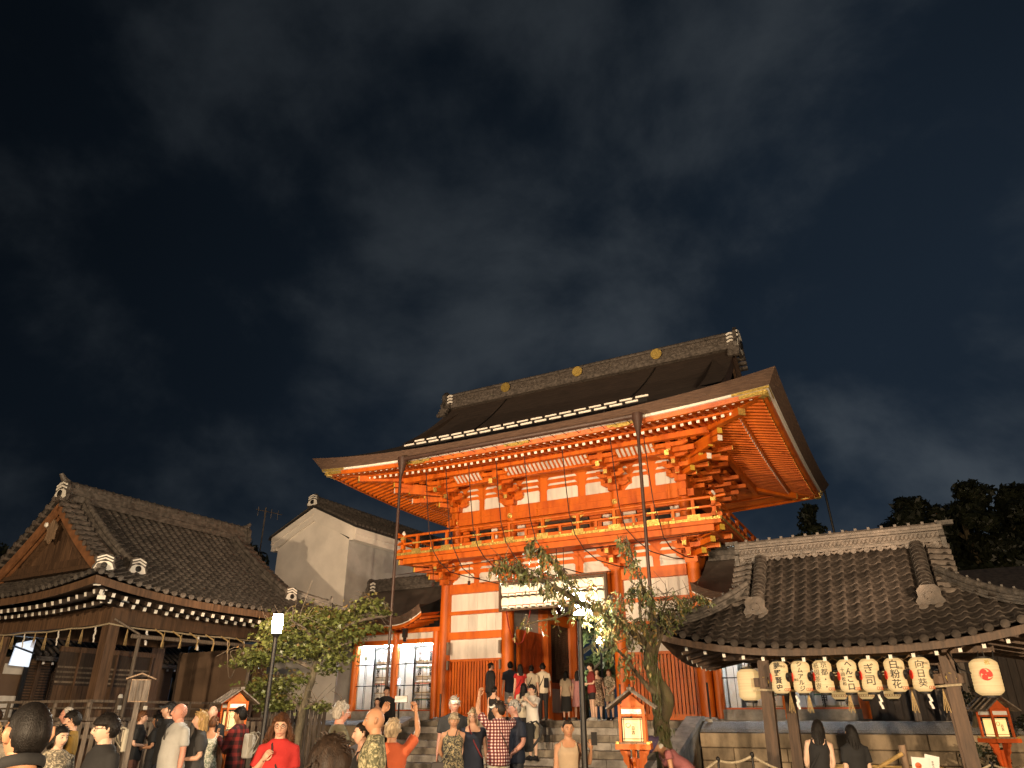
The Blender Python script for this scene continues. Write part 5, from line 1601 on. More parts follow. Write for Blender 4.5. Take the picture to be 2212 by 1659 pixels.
WB = {'藤\n野\n賢\n史': 0.002, 'シ\nム\nア\nル\nジ': 0.001, '京\n都\n・\n・': 0.0, '祇\n園\n茶\n寮': -0.001, 'へ\nん\nこ\n口': 0.002, '十\n四\n松\n和': 0.0, 'ぎ\n司': 0.0, '白\n粉\n花': 0.001, '向\n日\n葵': 0.0, '東山': 0.0, '祇': 0.0}
INK = MT['ink']
LW = [
    ('pale yellow paper lantern lettered 藤野賢史 next to the left pavilion post', [('藤\n野\n賢\n史', 0.115, 0, 0.0, INK), ('東山', 0.045, 0.09, 0.17, INK)]),
    ('paper lantern with one column of katakana beside the one lettered 藤野賢史', [('シ\nム\nア\nル\nジ', 0.095, 0.015, 0.0, INK), ('東山', 0.045, -0.07, -0.05, INK)]),
    ('greyish paper lantern lettered 京都 祇園茶寮 in thin outline', [('京\n都\n・\n・', 0.115, 0.05, 0.0, INK), ('祇\n園\n茶\n寮', 0.105, -0.075, 0.0, INK)]),
    ('yellow paper lantern lettered へんこ口 in loose brushwork with a drawn square', [('へ\nん\nこ\n口', 0.115, 0.03, 0.0, INK), ('十\n四\n松\n和', 0.07, -0.07, -0.02, INK)]),
    ('paper lantern with two large brush characters ending in 司', [('ぎ\n司', 0.17, 0.0, 0.0, INK)]),
    ('paper lantern lettered 白粉花 in heavy black brush', [('白\n粉\n花', 0.145, 0.0, 0.0, INK), ('東山', 0.045, 0.085, 0.1, INK)]),
    ('paper lantern lettered 向日葵, last of the row beside the right post', [('向\n日\n葵', 0.135, 0.0, 0.0, INK), ('東山', 0.045, 0.085, 0.16, INK)])]
for x, (lab, wds) in zip((-1.15, -0.79, -0.44, -0.05, 0.29, 0.67, 1.04), LW):
    lantern(pp(x, -1.62, 2.285), LM, 0.152, 0.54, lab, wds, 'front row of lanterns on the pavilion')
t = lantern(pp(-1.80, -1.05, 2.20), LB, 0.20, 0.56, 'broad blank paper lantern half behind the left pavilion post', [], marks=False)
chain(t, 0.19, -0.17, R(-60), R(60), 7)
t = lantern(pp(1.93, -1.62, 2.225), LB, 0.20, 0.56, 'broad paper lantern with a red three-comma crest at the right end of the pavilion', [('祇', 0.08, 0.05, 0.2, MT['yellow_paint'])], marks=False)
chain(t, 0.19, -0.18, R(-60), R(60), 7)
# three-comma crest
def crest(q):
    for k in range(3):
        a0 = 2 * math.pi * k / 3
        pts = []
        for i in range(13):
            a = i / 12 * 2 * math.pi
            pts.append((0.045 * math.cos(a0) + 0.041 * math.cos(a), 0.045 * math.sin(a0) + 0.041 * math.sin(a)))
        q.prism(pts[:-1], (0, -0.208, 0.03), (1, 0, 0), (0, 0, 1), 0.004)
        tail = []
        for i in range(9):
            f = i / 8; a = a0 - 0.35 + f * 2.1
            tail.append((0.088 * math.cos(a), 0.088 * math.sin(a)))
        for i in range(8, -1, -1):
            f = i / 8; a = a0 - 0.35 + f * 2.1; w_ = 0.045 * (1 - f)
            tail.append(((0.086 - w_) * math.cos(a), (0.086 - w_) * math.sin(a)))
        q.prism(tail, (0, -0.2075, 0.03), (1, 0, 0), (0, 0, 1), 0.004)
PV('comma_crest', MT['red_ink'], crest, t)
for k, x in enumerate((-0.52, -0.02, 0.45)):
    t = lantern(pp(x, 1.35, 2.24), LM, 0.152, 0.54, ('paper lantern in the back row behind the katakana lantern', 'paper lantern in the back row behind the one lettered 京都', 'paper lantern in the back row behind the lantern with へんこ口')[k], [], 'back row of lanterns on the pavilion', marks=False)
    chain(t, 0.15, -0.19, R(-70), R(70), 8)
o = MB().tube([pp(1.5, -1.5, 2.6), pp(1.6, -1.6, 2.35), pp(1.8, -1.7, 2.25), pp(2.05, -1.7, 2.35), pp(2.1, -1.62, 2.6)], 0.012, 6).build('slack_cable', MT['iron'], None, True)
o['label'] = 'slack black cable looping past the lantern with the red crest'; o['category'] = 'cable'
# ---------------------------------------------------------------- trees
def leaf_mat(name, col, col2, rough=0.45, trans=0.25):
    m = mat(name, col, rough, var=0.25, scale=3.0, col2=col2)
    p = m.node_tree.nodes['Principled BSDF']
    p.inputs['Transmission Weight'].default_value = 0.0
    p.inputs['Subsurface Weight'].default_value = 0.0
    MT[name] = m
    return m
leaf_mat('maple_leaf', (0.11, 0.115, 0.03), (0.06, 0.075, 0.018))
leaf_mat('maple_tip', (0.16, 0.085, 0.03), (0.09, 0.09, 0.02))
leaf_mat('cherry_leaf', (0.15, 0.175, 0.06), (0.10, 0.12, 0.04))
leaf_mat('cherry_yellow', (0.40, 0.33, 0.12), (0.28, 0.17, 0.06))
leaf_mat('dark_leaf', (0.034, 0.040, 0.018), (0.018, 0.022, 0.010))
RN = random.uniform
def rv(s=1.0): return V((random.gauss(0, s), random.gauss(0, s), random.gauss(0, s)))
def smooth_path(pts, n=4):
    pts = [V(p) for p in pts]; out = []
    for i in range(len(pts) - 1):
        p0 = pts[max(i - 1, 0)]; p1 = pts[i]; p2 = pts[i + 1]; p3 = pts[min(i + 2, len(pts) - 1)]
        for k in range(n):
            t = k / n
            out.append(0.5 * ((2 * p1) + (p2 - p0) * t + (2 * p0 - 5 * p1 + 4 * p2 - p3) * t * t + (3 * p1 - p0 - 3 * p2 + p3) * t ** 3))
    out.append(pts[-1])
    return out
def limb(mb, pts, r0, r1, n=8, wob=0.02):
    ps = smooth_path(pts, 5)
    ps = [p + rv(wob * r0) for p in ps]
    rs = [r0 + (r1 - r0) * (i / (len(ps) - 1)) ** 0.8 for i in range(len(ps))]
    rs = [r * RN(0.93, 1.09) for r in rs]
    mb.tube(ps, rs, n)
    return ps
def palm_leaf(mb, c, s, nrm):
    nrm = nrm.normalized(); x = nrm.orthogonal().normalized()
    a0 = RN(0, 6.28); x2 = (x * math.cos(a0) + nrm.cross(x) * math.sin(a0)); y2 = nrm.cross(x2)
    P = ((0, -0.45), (0.28, -0.12), (0.62, 0.02), (0.22, 0.18), (0.0, 0.72), (-0.22, 0.18), (-0.62, 0.02), (-0.28, -0.12))
    mb.add([c + x2 * a * s + y2 * b * s + nrm * (0.08 * s * (a * a)) for a, b in P], [(0, 1, 2, 3), (0, 3, 4, 5), (0, 5, 6, 7)])
def long_leaf(mb, c, s, d, wd=0.32):
    d = d.normalized(); x = d.orthogonal().normalized()
    a0 = RN(0, 6.28); x = x * math.cos(a0) + d.cross(x) * math.sin(a0); nn_ = d.cross(x)
    mb.add([c, c + d * s * 0.45 + x * s * wd * 0.5 + nn_ * s * 0.05, c + d * s + nn_ * s * 0.12, c + d * s * 0.45 - x * s * wd * 0.5 + nn_ * s * 0.05], [(0, 1, 2, 3)])

# maple lit by the left lamp post
mp_ = thing('maple_tree', 'small spreading maple with yellow green leaves lit by the left lamp post', 'tree', (-4.3, 16.0, 0.16))
O = V((-4.3, 16.0, 0.16))
mb = MB()
tr = limb(mb, [(0.0, 0, -0.1), (0.02, 0, 0.9), (0.1, 0, 1.7), (0.24, 0, 2.4), (0.28, 0, 2.8)], 0.095, 0.06, 10, 0.12)
mb.build('trunk', MT['trunk'], mp_, True)
BR = [[(0.26, 0, 2.7), (0.5, -0.1, 3.1), (0.85, 0.1, 3.4), (1.3, 0.2, 3.55)], [(0.26, 0, 2.6), (-0.05, 0.1, 3.05), (-0.35, 0, 3.2), (-0.7, -0.2, 3.25)],
      [(0.2, 0, 2.4), (-0.4, -0.2, 2.65), (-0.9, -0.3, 2.62), (-1.35, -0.2, 2.5)], [(0.05, 0, 1.6), (-0.35, 0.2, 1.95), (-0.8, 0.1, 2.1)],
      [(0.26, 0, 2.7), (0.35, 0.3, 3.2), (0.2, 0.4, 3.5)], [(0.25, 0, 2.5), (0.7, -0.3, 2.8), (1.0, -0.3, 2.9)], [(0.28, 0, 2.7), (0.1, -0.4, 3.1), (-0.2, -0.7, 3.3)], [(0.1, 0, 1.7), (0.4, -0.2, 1.75), (0.62, -0.2, 1.62)], [(0.5, -0.1, 3.1), (1.0, -0.2, 3.3), (1.5, 0.1, 3.45), (1.75, 0.1, 3.5)]]
mb = MB()
for b in BR: limb(mb, b, 0.05, 0.012, 7, 0.15)
for b in BR:
    for k in range(5):
        q = V(b[-1]) * RN(0.6, 1.0) + V(b[-2]) * 0.0 + rv(0.06)
        q = V(b[-2]) + (V(b[-1]) - V(b[-2])) * RN(0, 1)
        limb(mb, [q, q + rv(0.18) + V((0, 0, 0.08)), q + rv(0.3) + V((0, 0, 0.1))], 0.012, 0.004, 5)
mb.build('branch', MT['twig'], mp_, True, kind='stuff')
PAD = [(-1.35, -0.2, 2.5, .34, .13), (-1.15, -0.3, 2.62, .34, .14), (-0.85, -0.2, 2.62, .38, .15), (-0.55, -0.2, 2.8, .35, .16), (-0.95, 0.2, 1.95, .42, .22), (-0.65, 0.1, 2.1, .38, .20), (-1.2, 0.2, 2.05, .30, .18), (-0.45, 0.2, 1.75, .34, .17), (-0.75, -0.1, 1.72, .30, .15),
       (-0.7, -0.3, 3.22, .34, .14), (-0.4, -0.1, 3.33, .38, .16), (-0.05, 0.0, 3.32, .40, .18), (0.05, 0.3, 3.52, .34, .15), (0.32, 0.2, 3.42, .38, .16), (-0.85, -0.2, 2.98, .30, .14), (-0.3, -0.3, 3.02, .40, .17), (0.6, -0.1, 3.28, .36, .16), (0.9, 0.1, 3.42, .36, .16), (1.25, 0.2, 3.58, .33, .14), (1.5, 0.1, 3.72, .26, .11), (0.95, -0.3, 3.02, .36, .18), (0.62, -0.3, 2.82, .36, .18), (0.3, -0.2, 2.95, .34, .16), (0.85, -0.2, 2.6, .32, .18), (0.58, -0.1, 2.42, .28, .14), (1.3, -0.1, 3.12, .28, .11), (1.6, 0.1, 3.2, .24, .08), (0.0, -0.3, 2.66, .30, .12), (0.52, -0.2, 1.68, .20, .10), (-0.15, 0.1, 2.2, .22, .11), (0.2, -0.4, 2.72, .28, .13), (0.45, 0.3, 3.15, .3, .15), (1.75, 0.1, 3.52, .2, .06)]
mb = MB(); m2 = MB()
for x, y, z, r, h in PAD:
    x = x * 0.84 + 0.05
    for k in range(int(2000 * r * r) + 60):
        u = rv(1).normalized() * (RN(0.1, 1) ** 0.6 if RN(0, 1) < 0.72 else RN(0.9, 1.75))
        c = V((x + u.x * r * 1.05, y + u.y * r * 1.3, z + u.z * h * (1.15 if u.z > 0 else 0.8)))
        palm_leaf(m2 if (u.z > 0.5 and RN(0, 1) < 0.45) else mb, c, RN(0.055, 0.095), V((0, 0, 1)) + rv(0.55) + V((u.x, u.y, 0)) * 0.5)
mb.build('crown', MT['maple_leaf'], mp_, kind='stuff')
m2.build('crown_tips', MT['maple_tip'], mp_, kind='stuff')

# old weeping cherry beside the steps; its limb reaches over the right lamp post
ct = thing('cherry_tree', 'old mossy weeping cherry with sparse drooping leaves, its limb crossing the right lamp post', 'tree', (2.38, 12.7, 0.09))
O = V((2.38, 12.7, 0.09))
def L_(x, y, z): return V((x, y, z)) - O
mb = MB()
ps = limb(mb, [L_(2.44, 12.7, -0.05), L_(2.40, 12.7, 0.7), L_(2.38, 12.7, 1.35), L_(2.37, 12.7, 1.85), L_(2.30, 12.7, 2.35), L_(2.24, 12.6, 2.72)], 0.165, 0.10, 18, 0.07)
mb.tube(smooth_path([L_(2.42, 12.6, 1.6), L_(2.47, 12.58, 1.8), L_(2.48, 12.58, 1.98), L_(2.40, 12.6, 2.2)], 3), [0.04, 0.07, 0.085, 0.095, 0.10, 0.10, 0.095, 0.08, 0.06, 0.03], 12)
mb.build('trunk', MT['moss'], ct, True)
MAIN = [L_(2.27, 12.6, 2.66), L_(2.0, 12.2, 2.85), L_(1.76, 11.8, 2.96), L_(1.21, 10.7, 3.04), L_(0.93, 10.05, 3.055), L_(0.54, 9.6, 3.19), L_(0.08, 9.4, 3.35), L_(-0.11, 9.4, 3.42)]
LOWB = [L_(2.36, 12.65, 1.95), L_(2.09, 12.6, 2.2), L_(1.91, 12.3, 2.39), L_(1.62, 11.9, 2.62), L_(1.3, 11.6, 2.75)]
UPA = [L_(2.24, 12.6, 2.7), L_(2.14, 12.5, 3.1), L_(2.13, 12.4, 3.62)]
UPB = [L_(2.28, 12.6, 2.7), L_(2.3, 12.45, 3.3), L_(2.1, 12.4, 3.9), L_(1.97, 12.4, 4.5)]
UPC = [L_(2.3, 12.6, 2.6), L_(2.5, 12.7, 3.1), L_(2.68, 12.8, 3.6)]
RT = [L_(2.35, 12.7, 2.5), L_(2.6, 12.8, 3.1), L_(2.95, 12.9, 3.42), L_(3.2, 12.9, 3.5)]
TOPL = [L_(0.95, 10.3, 3.1), L_(0.7, 10.0, 3.4), L_(0.42, 9.8, 3.64), L_(0.3, 9.75, 3.72)]
TW = [L_(0.93, 10.1, 3.0), L_(0.6, 10.0, 2.86), L_(0.3, 10.0, 2.8), L_(0.05, 10.1, 2.72)]
mb = MB()
limb(mb, MAIN, 0.075, 0.018, 9, 0.12)
for b, r in ((LOWB, 0.05), (UPA, 0.045), (UPB, 0.04), (UPC, 0.04), (RT, 0.035), (TOPL, 0.018), (TW, 0.02)): limb(mb, b, r, 0.008, 7, 0.12)
paths = {'main': smooth_path(MAIN), 'low': smooth_path(LOWB), 'upa': smooth_path(UPA), 'upb': smooth_path(UPB), 'upc': smooth_path(UPC), 'rt': smooth_path(RT), 'topl': smooth_path(TOPL), 'tw': smooth_path(TW)}
lg = MB(); ly = MB()
def droop(p, n_tw, ln, nl, spread, yellow=0.25, ls=0.085):
    for k in range(n_tw):
        a = RN(0, 6.28)
        e = p + V((math.cos(a) * spread * RN(0.3, 1), math.sin(a) * spread * RN(0.3, 1), RN(-0.02, 0.12)))
        f = e + V((math.cos(a) * 0.06, math.sin(a) * 0.06, -ln * RN(0.5, 1.1)))
        mb.tube([p, e, (e + f) / 2 + V((0, 0, 0.02)), f], [0.006, 0.005, 0.004, 0.003], 4)
        for j in range(nl):
            t = RN(0, 1)
            c = e + (f - e) * t + rv(0.015)
            long_leaf(ly if RN(0, 1) < yellow else lg, c, ls * RN(0.7, 1.2), V((0, 0, -1)) + rv(0.55), 0.42)
def along(key, a, b, n, *args, **kw):
    P_ = paths[key]
    for k in range(n):
        t = a + (b - a) * (k + RN(0, 1)) / n
        i = min(len(P_) - 2, int(t * (len(P_) - 1))); f = t * (len(P_) - 1) - i
        droop(P_[i] + (P_[i + 1] - P_[i]) * f + rv(0.02), *args, **kw)
along('main', 0.66, 1.0, 20, 4, 0.17, 8, 0.17, ls=0.075)
along('main', 0.30, 0.64, 13, 4, 0.24, 8, 0.26, yellow=0.4, ls=0.085)
along('main', 0.05, 0.3, 6, 4, 0.26, 7, 0.28, yellow=0.3, ls=0.09)
along('topl', 0.2, 1.0, 14, 4, 0.14, 8, 0.09, ls=0.075)
along('tw', 0.1, 1.0, 6, 2, 0.18, 5, 0.1, yellow=0.5, ls=0.07)
along('upb', 0.35, 1.0, 10, 4, 0.24, 8, 0.12, ls=0.10)
along('upa', 0.3, 1.0, 8, 4, 0.22, 7, 0.26, ls=0.095)
along('upc', 0.3, 1.0, 10, 4, 0.20, 7, 0.3, ls=0.085)
along('rt', 0.3, 1.0, 15, 5, 0.10, 8, 0.24, yellow=0.12, ls=0.07)
along('low', 0.35, 1.0, 8, 3, 0.22, 7, 0.2, yellow=0.35, ls=0.09)
for x, y, z, k_ in ((1.15, 10.75, 3.2, 6), (1.35, 11.0, 3.12, 7), (1.5, 11.3, 3.3, 7), (1.2, 10.8, 2.85, 5), (1.62, 11.5, 3.05, 6), (1.75, 11.8, 3.35, 6), (1.05, 10.5, 3.38, 4), (1.45, 11.2, 2.75, 5)):
    droop(L_(x, y, z), k_, 0.24, 8, 0.18, yellow=0.55, ls=0.085)
for k in range(130):      # epiphytic tufts hanging down the trunk
    i = random.randrange(6, len(ps) - 2)
    c = ps[i] + rv(0.07)
    c.y = ps[i].y - 0.11 + RN(-0.02, 0.03)
    for j in range(5): long_leaf(lg, c + rv(0.03), 0.10, V((RN(-0.3, 0.3), -0.3, -1)), 0.14)
for key in ('main', 'upa', 'upc', 'rt', 'low'):      # bare twigs
    P_ = paths[key]
    for k in range(16):
        p = P_[random.randrange(2, len(P_))]
        d = rv(1); d.z = abs(d.z) * 0.7
        d.normalize()
        mb.tube([p, p + d * 0.15 + rv(0.02), p + d * RN(0.25, 0.5) + rv(0.05)], [0.007, 0.005, 0.003], 4)
mb.build('branch', MT['trunk'], ct, True, kind='stuff')
lg.build('crown', MT['cherry_leaf'], ct, kind='stuff')
ly.build('yellow_leaves', MT['cherry_yellow'], ct, kind='stuff')

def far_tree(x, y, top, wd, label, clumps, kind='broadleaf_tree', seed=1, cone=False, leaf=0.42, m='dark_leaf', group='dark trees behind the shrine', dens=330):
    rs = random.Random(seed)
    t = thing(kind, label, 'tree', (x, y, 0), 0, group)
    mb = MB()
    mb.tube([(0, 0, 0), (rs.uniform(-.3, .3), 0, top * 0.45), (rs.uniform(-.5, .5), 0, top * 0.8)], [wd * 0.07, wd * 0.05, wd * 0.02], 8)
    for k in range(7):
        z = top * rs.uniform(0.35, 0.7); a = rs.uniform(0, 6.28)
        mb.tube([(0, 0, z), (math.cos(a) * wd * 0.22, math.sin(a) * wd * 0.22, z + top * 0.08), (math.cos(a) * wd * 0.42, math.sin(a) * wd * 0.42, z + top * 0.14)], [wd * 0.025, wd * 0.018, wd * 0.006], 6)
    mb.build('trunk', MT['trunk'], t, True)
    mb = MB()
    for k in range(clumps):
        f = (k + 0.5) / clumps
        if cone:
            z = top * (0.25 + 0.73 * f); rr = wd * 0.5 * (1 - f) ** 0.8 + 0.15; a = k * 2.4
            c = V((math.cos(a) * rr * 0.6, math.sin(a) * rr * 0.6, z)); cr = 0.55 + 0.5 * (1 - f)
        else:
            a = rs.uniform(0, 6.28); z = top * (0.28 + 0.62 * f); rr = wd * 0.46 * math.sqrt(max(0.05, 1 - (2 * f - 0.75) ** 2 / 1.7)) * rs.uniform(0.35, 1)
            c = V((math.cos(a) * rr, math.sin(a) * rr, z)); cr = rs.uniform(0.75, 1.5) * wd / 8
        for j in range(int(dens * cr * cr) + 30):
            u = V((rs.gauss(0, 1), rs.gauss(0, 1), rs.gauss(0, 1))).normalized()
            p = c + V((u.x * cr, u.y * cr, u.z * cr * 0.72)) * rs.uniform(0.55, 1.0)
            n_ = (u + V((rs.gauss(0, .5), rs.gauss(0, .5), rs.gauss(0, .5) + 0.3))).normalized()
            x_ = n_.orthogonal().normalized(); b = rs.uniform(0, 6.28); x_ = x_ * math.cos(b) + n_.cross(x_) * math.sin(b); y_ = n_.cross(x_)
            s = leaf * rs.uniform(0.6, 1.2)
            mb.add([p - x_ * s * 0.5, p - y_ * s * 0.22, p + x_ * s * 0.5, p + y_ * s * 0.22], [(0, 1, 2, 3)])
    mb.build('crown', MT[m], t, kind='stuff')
    return t
for i, (x, y, top, wd, cl, lab) in enumerate((
    (22.6, 45, 12.9, 6.0, 20, 'lowest dark rounded tree at the left end of the group behind the pavilion ridge'),
    (26.0, 46, 15.9, 6.5, 24, 'dark tree with a domed top second from the left behind the pavilion'),
    (30.0, 47, 17.4, 6.0, 26, 'dark tree with gaps of sky in its crown behind the pavilion roof'),
    (33.5, 46, 17.2, 6.5, 26, 'tall dark tree at the right edge behind the pavilion roof'),
    (28.0, 40, 9.5, 6.0, 18, 'low dark tree filling the space under the taller ones behind the pavilion'),
    (35.0, 47, 15.5, 9.0, 30, 'broad dark tree crowding the right edge behind the tallest crowns'), (24.5, 48, 13.0, 9.0, 30, 'broad dark tree filling the gap between the domed crowns'), (31.0, 49, 14.5, 9.5, 30, 'broad dark tree behind the crown with gaps of sky'),
    (34.5, 41, 11.0, 6.0, 18, 'low dark tree at the far right edge behind the pavilion'))):
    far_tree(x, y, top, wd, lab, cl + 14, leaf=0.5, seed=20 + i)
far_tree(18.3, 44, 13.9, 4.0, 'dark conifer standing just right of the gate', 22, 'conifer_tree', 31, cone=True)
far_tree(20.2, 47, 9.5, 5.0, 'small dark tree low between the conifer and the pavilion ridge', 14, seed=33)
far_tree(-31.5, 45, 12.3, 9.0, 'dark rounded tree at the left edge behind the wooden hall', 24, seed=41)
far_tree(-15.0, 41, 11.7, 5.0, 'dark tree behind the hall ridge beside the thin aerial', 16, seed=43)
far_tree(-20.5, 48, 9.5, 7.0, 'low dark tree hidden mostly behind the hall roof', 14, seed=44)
leaf_mat('court_leaf', (0.09, 0.12, 0.045), (0.04, 0.06, 0.02))
for i, (x, y, top, wd) in enumerate(((3.6, 40, 8.0, 5), (6.6, 41, 8.5, 5), (9.5, 43, 8.0, 5))):
    far_tree(x, y, top, wd, ('leafy tree seen through the gate doorway left of the bright lamp', 'leafy tree seen through the gate doorway right of the bright lamp', 'leafy tree inside the court behind the gate\'s right column')[i], 14, seed=50 + i, m='court_leaf', group='trees in the court behind the gate')
# garden shrubs in the dark corner right of the pavilion
for i, (x, y, top, wd) in enumerate(((10.6, 18.2, 2.6, 1.6), (11.6, 17.0, 2.0, 1.8), (9.7, 16.6, 1.2, 1.3))):
    far_tree(x, y, top, wd, ('slim dark shrub with bare stems behind the red lantern at the right edge', 'dark bushy shrub at the far right edge', 'low dark shrub in front of the stone wall at the right')[i], 12, kind='garden_shrub', seed=60 + i, leaf=0.11, group='shrubs right of the pavilion', dens=1500)
# ---------------------------------------------------------------- lamp posts
def lamp_post(x, y, zb, label):
    g = ground_z(y)
    t = thing('lamp_post', label, 'lamp post', (x, y, g), R(12))
    h = zb - g
    part('post', MT['iron'], lambda q: q.tube([(0, 0, 0), (0, 0, 0.9), (0, 0, h - 0.16)], [0.05, 0.042, 0.036], 12), t, True)
    part('post_foot', MT['iron'], lambda q: q.lathe([(0.13, 0), (0.13, 0.03), (0.075, 0.06), (0.06, 0.35), (0.052, 0.4)], 16), t, True)
    part('collar', MT['iron'], lambda q: q.lathe([(0.04, h - 0.22), (0.06, h - 0.19), (0.075, h - 0.165), (0.075, h - 0.15)], 14), t, True)
    part('lamp_glass', MT['lamp_glow'], lambda q: q.lathe([(0.068, h - 0.149), (0.083, h - 0.06), (0.086, h + 0.05), (0.080, h + 0.13), (0.076, h + 0.148)], 20), t, True)
    part('lamp_cap', MT['iron'], lambda q: q.lathe([(0.08, h + 0.149), (0.084, h + 0.155), (0.03, h + 0.175)], 16), t, True)
lamp_post(-3.94, 12.7, 3.08, 'slim black lamp post with a glowing white cylinder head beside the maple')
lamp_post(0.93, 10.4, 3.08, 'slim black lamp post with a glowing white cylinder head crossed by the cherry limb')
def court_lamp(x, y, z, s, label):
    t = thing('court_lamp', label, 'lamp', (x, y, 0), 0, 'lamps in the court behind the gate')
    part('lamp_globe', MT['lamp_glow'], lambda q: q.lathe([(0.02, z - s), (s * 0.8, z - s * 0.5), (s, z), (s * 0.8, z + s * 0.5), (0.02, z + s)], 14), t, True)
    part('lamp_stem', MT['iron'], lambda q: q.tube([(0, 0, 1.5), (0, 0, z - s * 0.98)], 0.05, 8), t)
court_lamp(4.17, 36, 4.93, 0.19, 'brightest lamp glowing among leaves through the gate doorway')
court_lamp(5.16, 42, 4.80, 0.09, 'small dimmer lamp glowing low right of the bright one through the doorway')

# red garden lanterns on carved posts
def toro(x, y, zc, rz, label, s=1.0, dim=False):
    g = ground_z(y)
    t = thing('post_lantern', label, 'lantern', (x, y, g), rz, 'red post lanterns along the court')
    vm = MT['vermilion'] if not dim else MT['vermilion_worn']
    z = (zc - g) / 1.0
    b = 0.155 * s; h = 0.16 * s       # half width and half height of the light box
    part('post', vm, lambda q: q.box((0, 0, (z - h * 2.4) / 2), (0.13 * s, 0.13 * s, z - h * 2.4)), t)
    for k in range(4):
        m = M4.Rotation(k * math.pi / 2, 4, 'Z')
        prof = [(0.065, 0.0), (0.22, 0.0), (0.20, -0.06), (0.17, -0.10), (0.17, -0.16), (0.12, -0.22), (0.12, -0.30), (0.065, -0.42)]
        part('post_bracket', vm, lambda q: q.prism([(a * s, c * s) for a, c in prof], m @ V((0, 0.02 * s, z - h - 0.105 * s)), m @ V((1, 0, 0)), (0, 0, 1), 0.04 * s), t)
    tray = part('tray', vm, lambda q: q.box((0, 0, z - h - 0.07 * s), (0.50 * s, 0.50 * s, 0.07 * s)), t)
    part('tray_top', MT['wood_light'], lambda q: q.box((0, 0, z - h - 0.025 * s), (0.42 * s, 0.42 * s, 0.022 * s)), tray)
    for sx in (-1, 1):
        for sy in (-1, 1):
            part('corner_post', vm, lambda q: q.box((sx * (b + 0.02), sy * (b + 0.02), z + 0.06 * s), (0.035 * s, 0.035 * s, 2 * h + 0.20 * s)), t)
            part('tray_knob', MT['gold'], lambda q: q.box((sx * 0.22 * s, sy * 0.22 * s, z - h - 0.03 * s), (0.045 * s, 0.045 * s, 0.05 * s)), tray)
    box = part('paper_box', MT['box_light'], lambda q: q.box((0, 0, z - 0.01 * s), (2 * b - 0.03, 2 * b - 0.03, 2 * h - 0.02)), t)
    def bars(q):
        for k in range(4):
            m = M4.Rotation(k * math.pi / 2, 4, 'Z').to_3x3()
            for sx in (-1, 1):
                q.box(m @ V((sx * (b * 0.78), -b + 0.004, z - 0.01 * s)), (0.008, 0.012, 2 * h), mat=m)
                q.box(m @ V((0, -b + 0.004, z + sx * h * 0.8)), (2 * b, 0.012, 0.008), mat=m)
    part('box_bars', MT['iron'], bars, box, kind='stuff')
    for k in range(4):
        m = M4.Rotation(k * math.pi / 2, 4, 'Z')
        fr_ = part('head_rail', vm, lambda q: q.box(m @ V((0, -b - 0.015, z + h + 0.025 * s)), (2 * b, 0.03 * s, 0.03 * s), mat=m.to_3x3()).box(m @ V((0, -b - 0.015, z + h + 0.12 * s)), (2 * b, 0.03, 0.03 * s), mat=m.to_3x3()), t)
        part('white_strip', MT['paper'], lambda q: q.box(m @ V((0, -b - 0.018, z + h + 0.072 * s)), (2 * b - 0.02, 0.02, 0.066 * s), mat=m.to_3x3()), fr_)
    # little gable roof of boards
    zr = z + h + 0.36 * s; ze = z + h + 0.13 * s; ww = 0.36 * s; dp = 0.30 * s
    part('gable_panel', vm, lambda q: [q.add([(-b * 1.2, sy * (b + 0.01), ze + 0.01), (b * 1.2, sy * (b + 0.01), ze + 0.01), (0, sy * (b + 0.01), zr - 0.05)], [(0, 1, 2) if sy < 0 else (2, 1, 0)]) for sy in (-1, 1)], t)
    for sg in (-1, 1):
        for k in range(4):
            y0 = -dp + k * dp / 2 + dp / 4
            part('roof_board', MT['wood_grey'], lambda q: q.bar((0, y0, zr), (sg * ww, y0, ze - 0.02), dp / 2 - 0.006, 0.022), t)
        for y0 in (-dp * 0.5, 0.0, dp * 0.5):
            part('roof_batten', MT['wood_grey'], lambda q: q.bar((0, y0, zr + 0.025), (sg * ww, y0, ze + 0.005), 0.03, 0.02), t)
    part('ridge_cap', MT['wood_grey'], lambda q: q.box((0, 0, zr + 0.02), (0.07 * s, dp * 2.1, 0.04 * s)), t)
    letter('日\n吉', 0.055, MT['ink'], 0.001, t, M4.Translation((0.01, -b + 0.008, z - 0.02)) @ FACE @ M4.Scale(1.0, 4))
    MB().tube([(-0.06 + 0.035 * math.cos(a), -b + 0.011, z + 0.05 + 0.03 * math.sin(a)) for a in [i * 0.7 for i in range(10)]], 0.004, 4).build('painted_mark', MT['red_ink'], t)
    letter('割\n烹', 0.10, MT['ink'], 0.003, t, M4.Translation((0, -0.068 * s, z - h - 0.62 * s)) @ FACE @ M4.Scale(1.0 * s, 4))
toro(1.79, 11.8, 1.50, -R(14), 'vermilion post lantern glowing yellow before the cherry trunk', 1.0)
toro(-5.26, 15.0, 1.62, R(38), 'vermilion post lantern with a glowing box behind the people left of the lamp post', 1.0)
toro(8.84, 14.6, 1.50, R(8), 'dull red post lantern at the far right edge beyond the pavilion post', 0.98, dim=True)

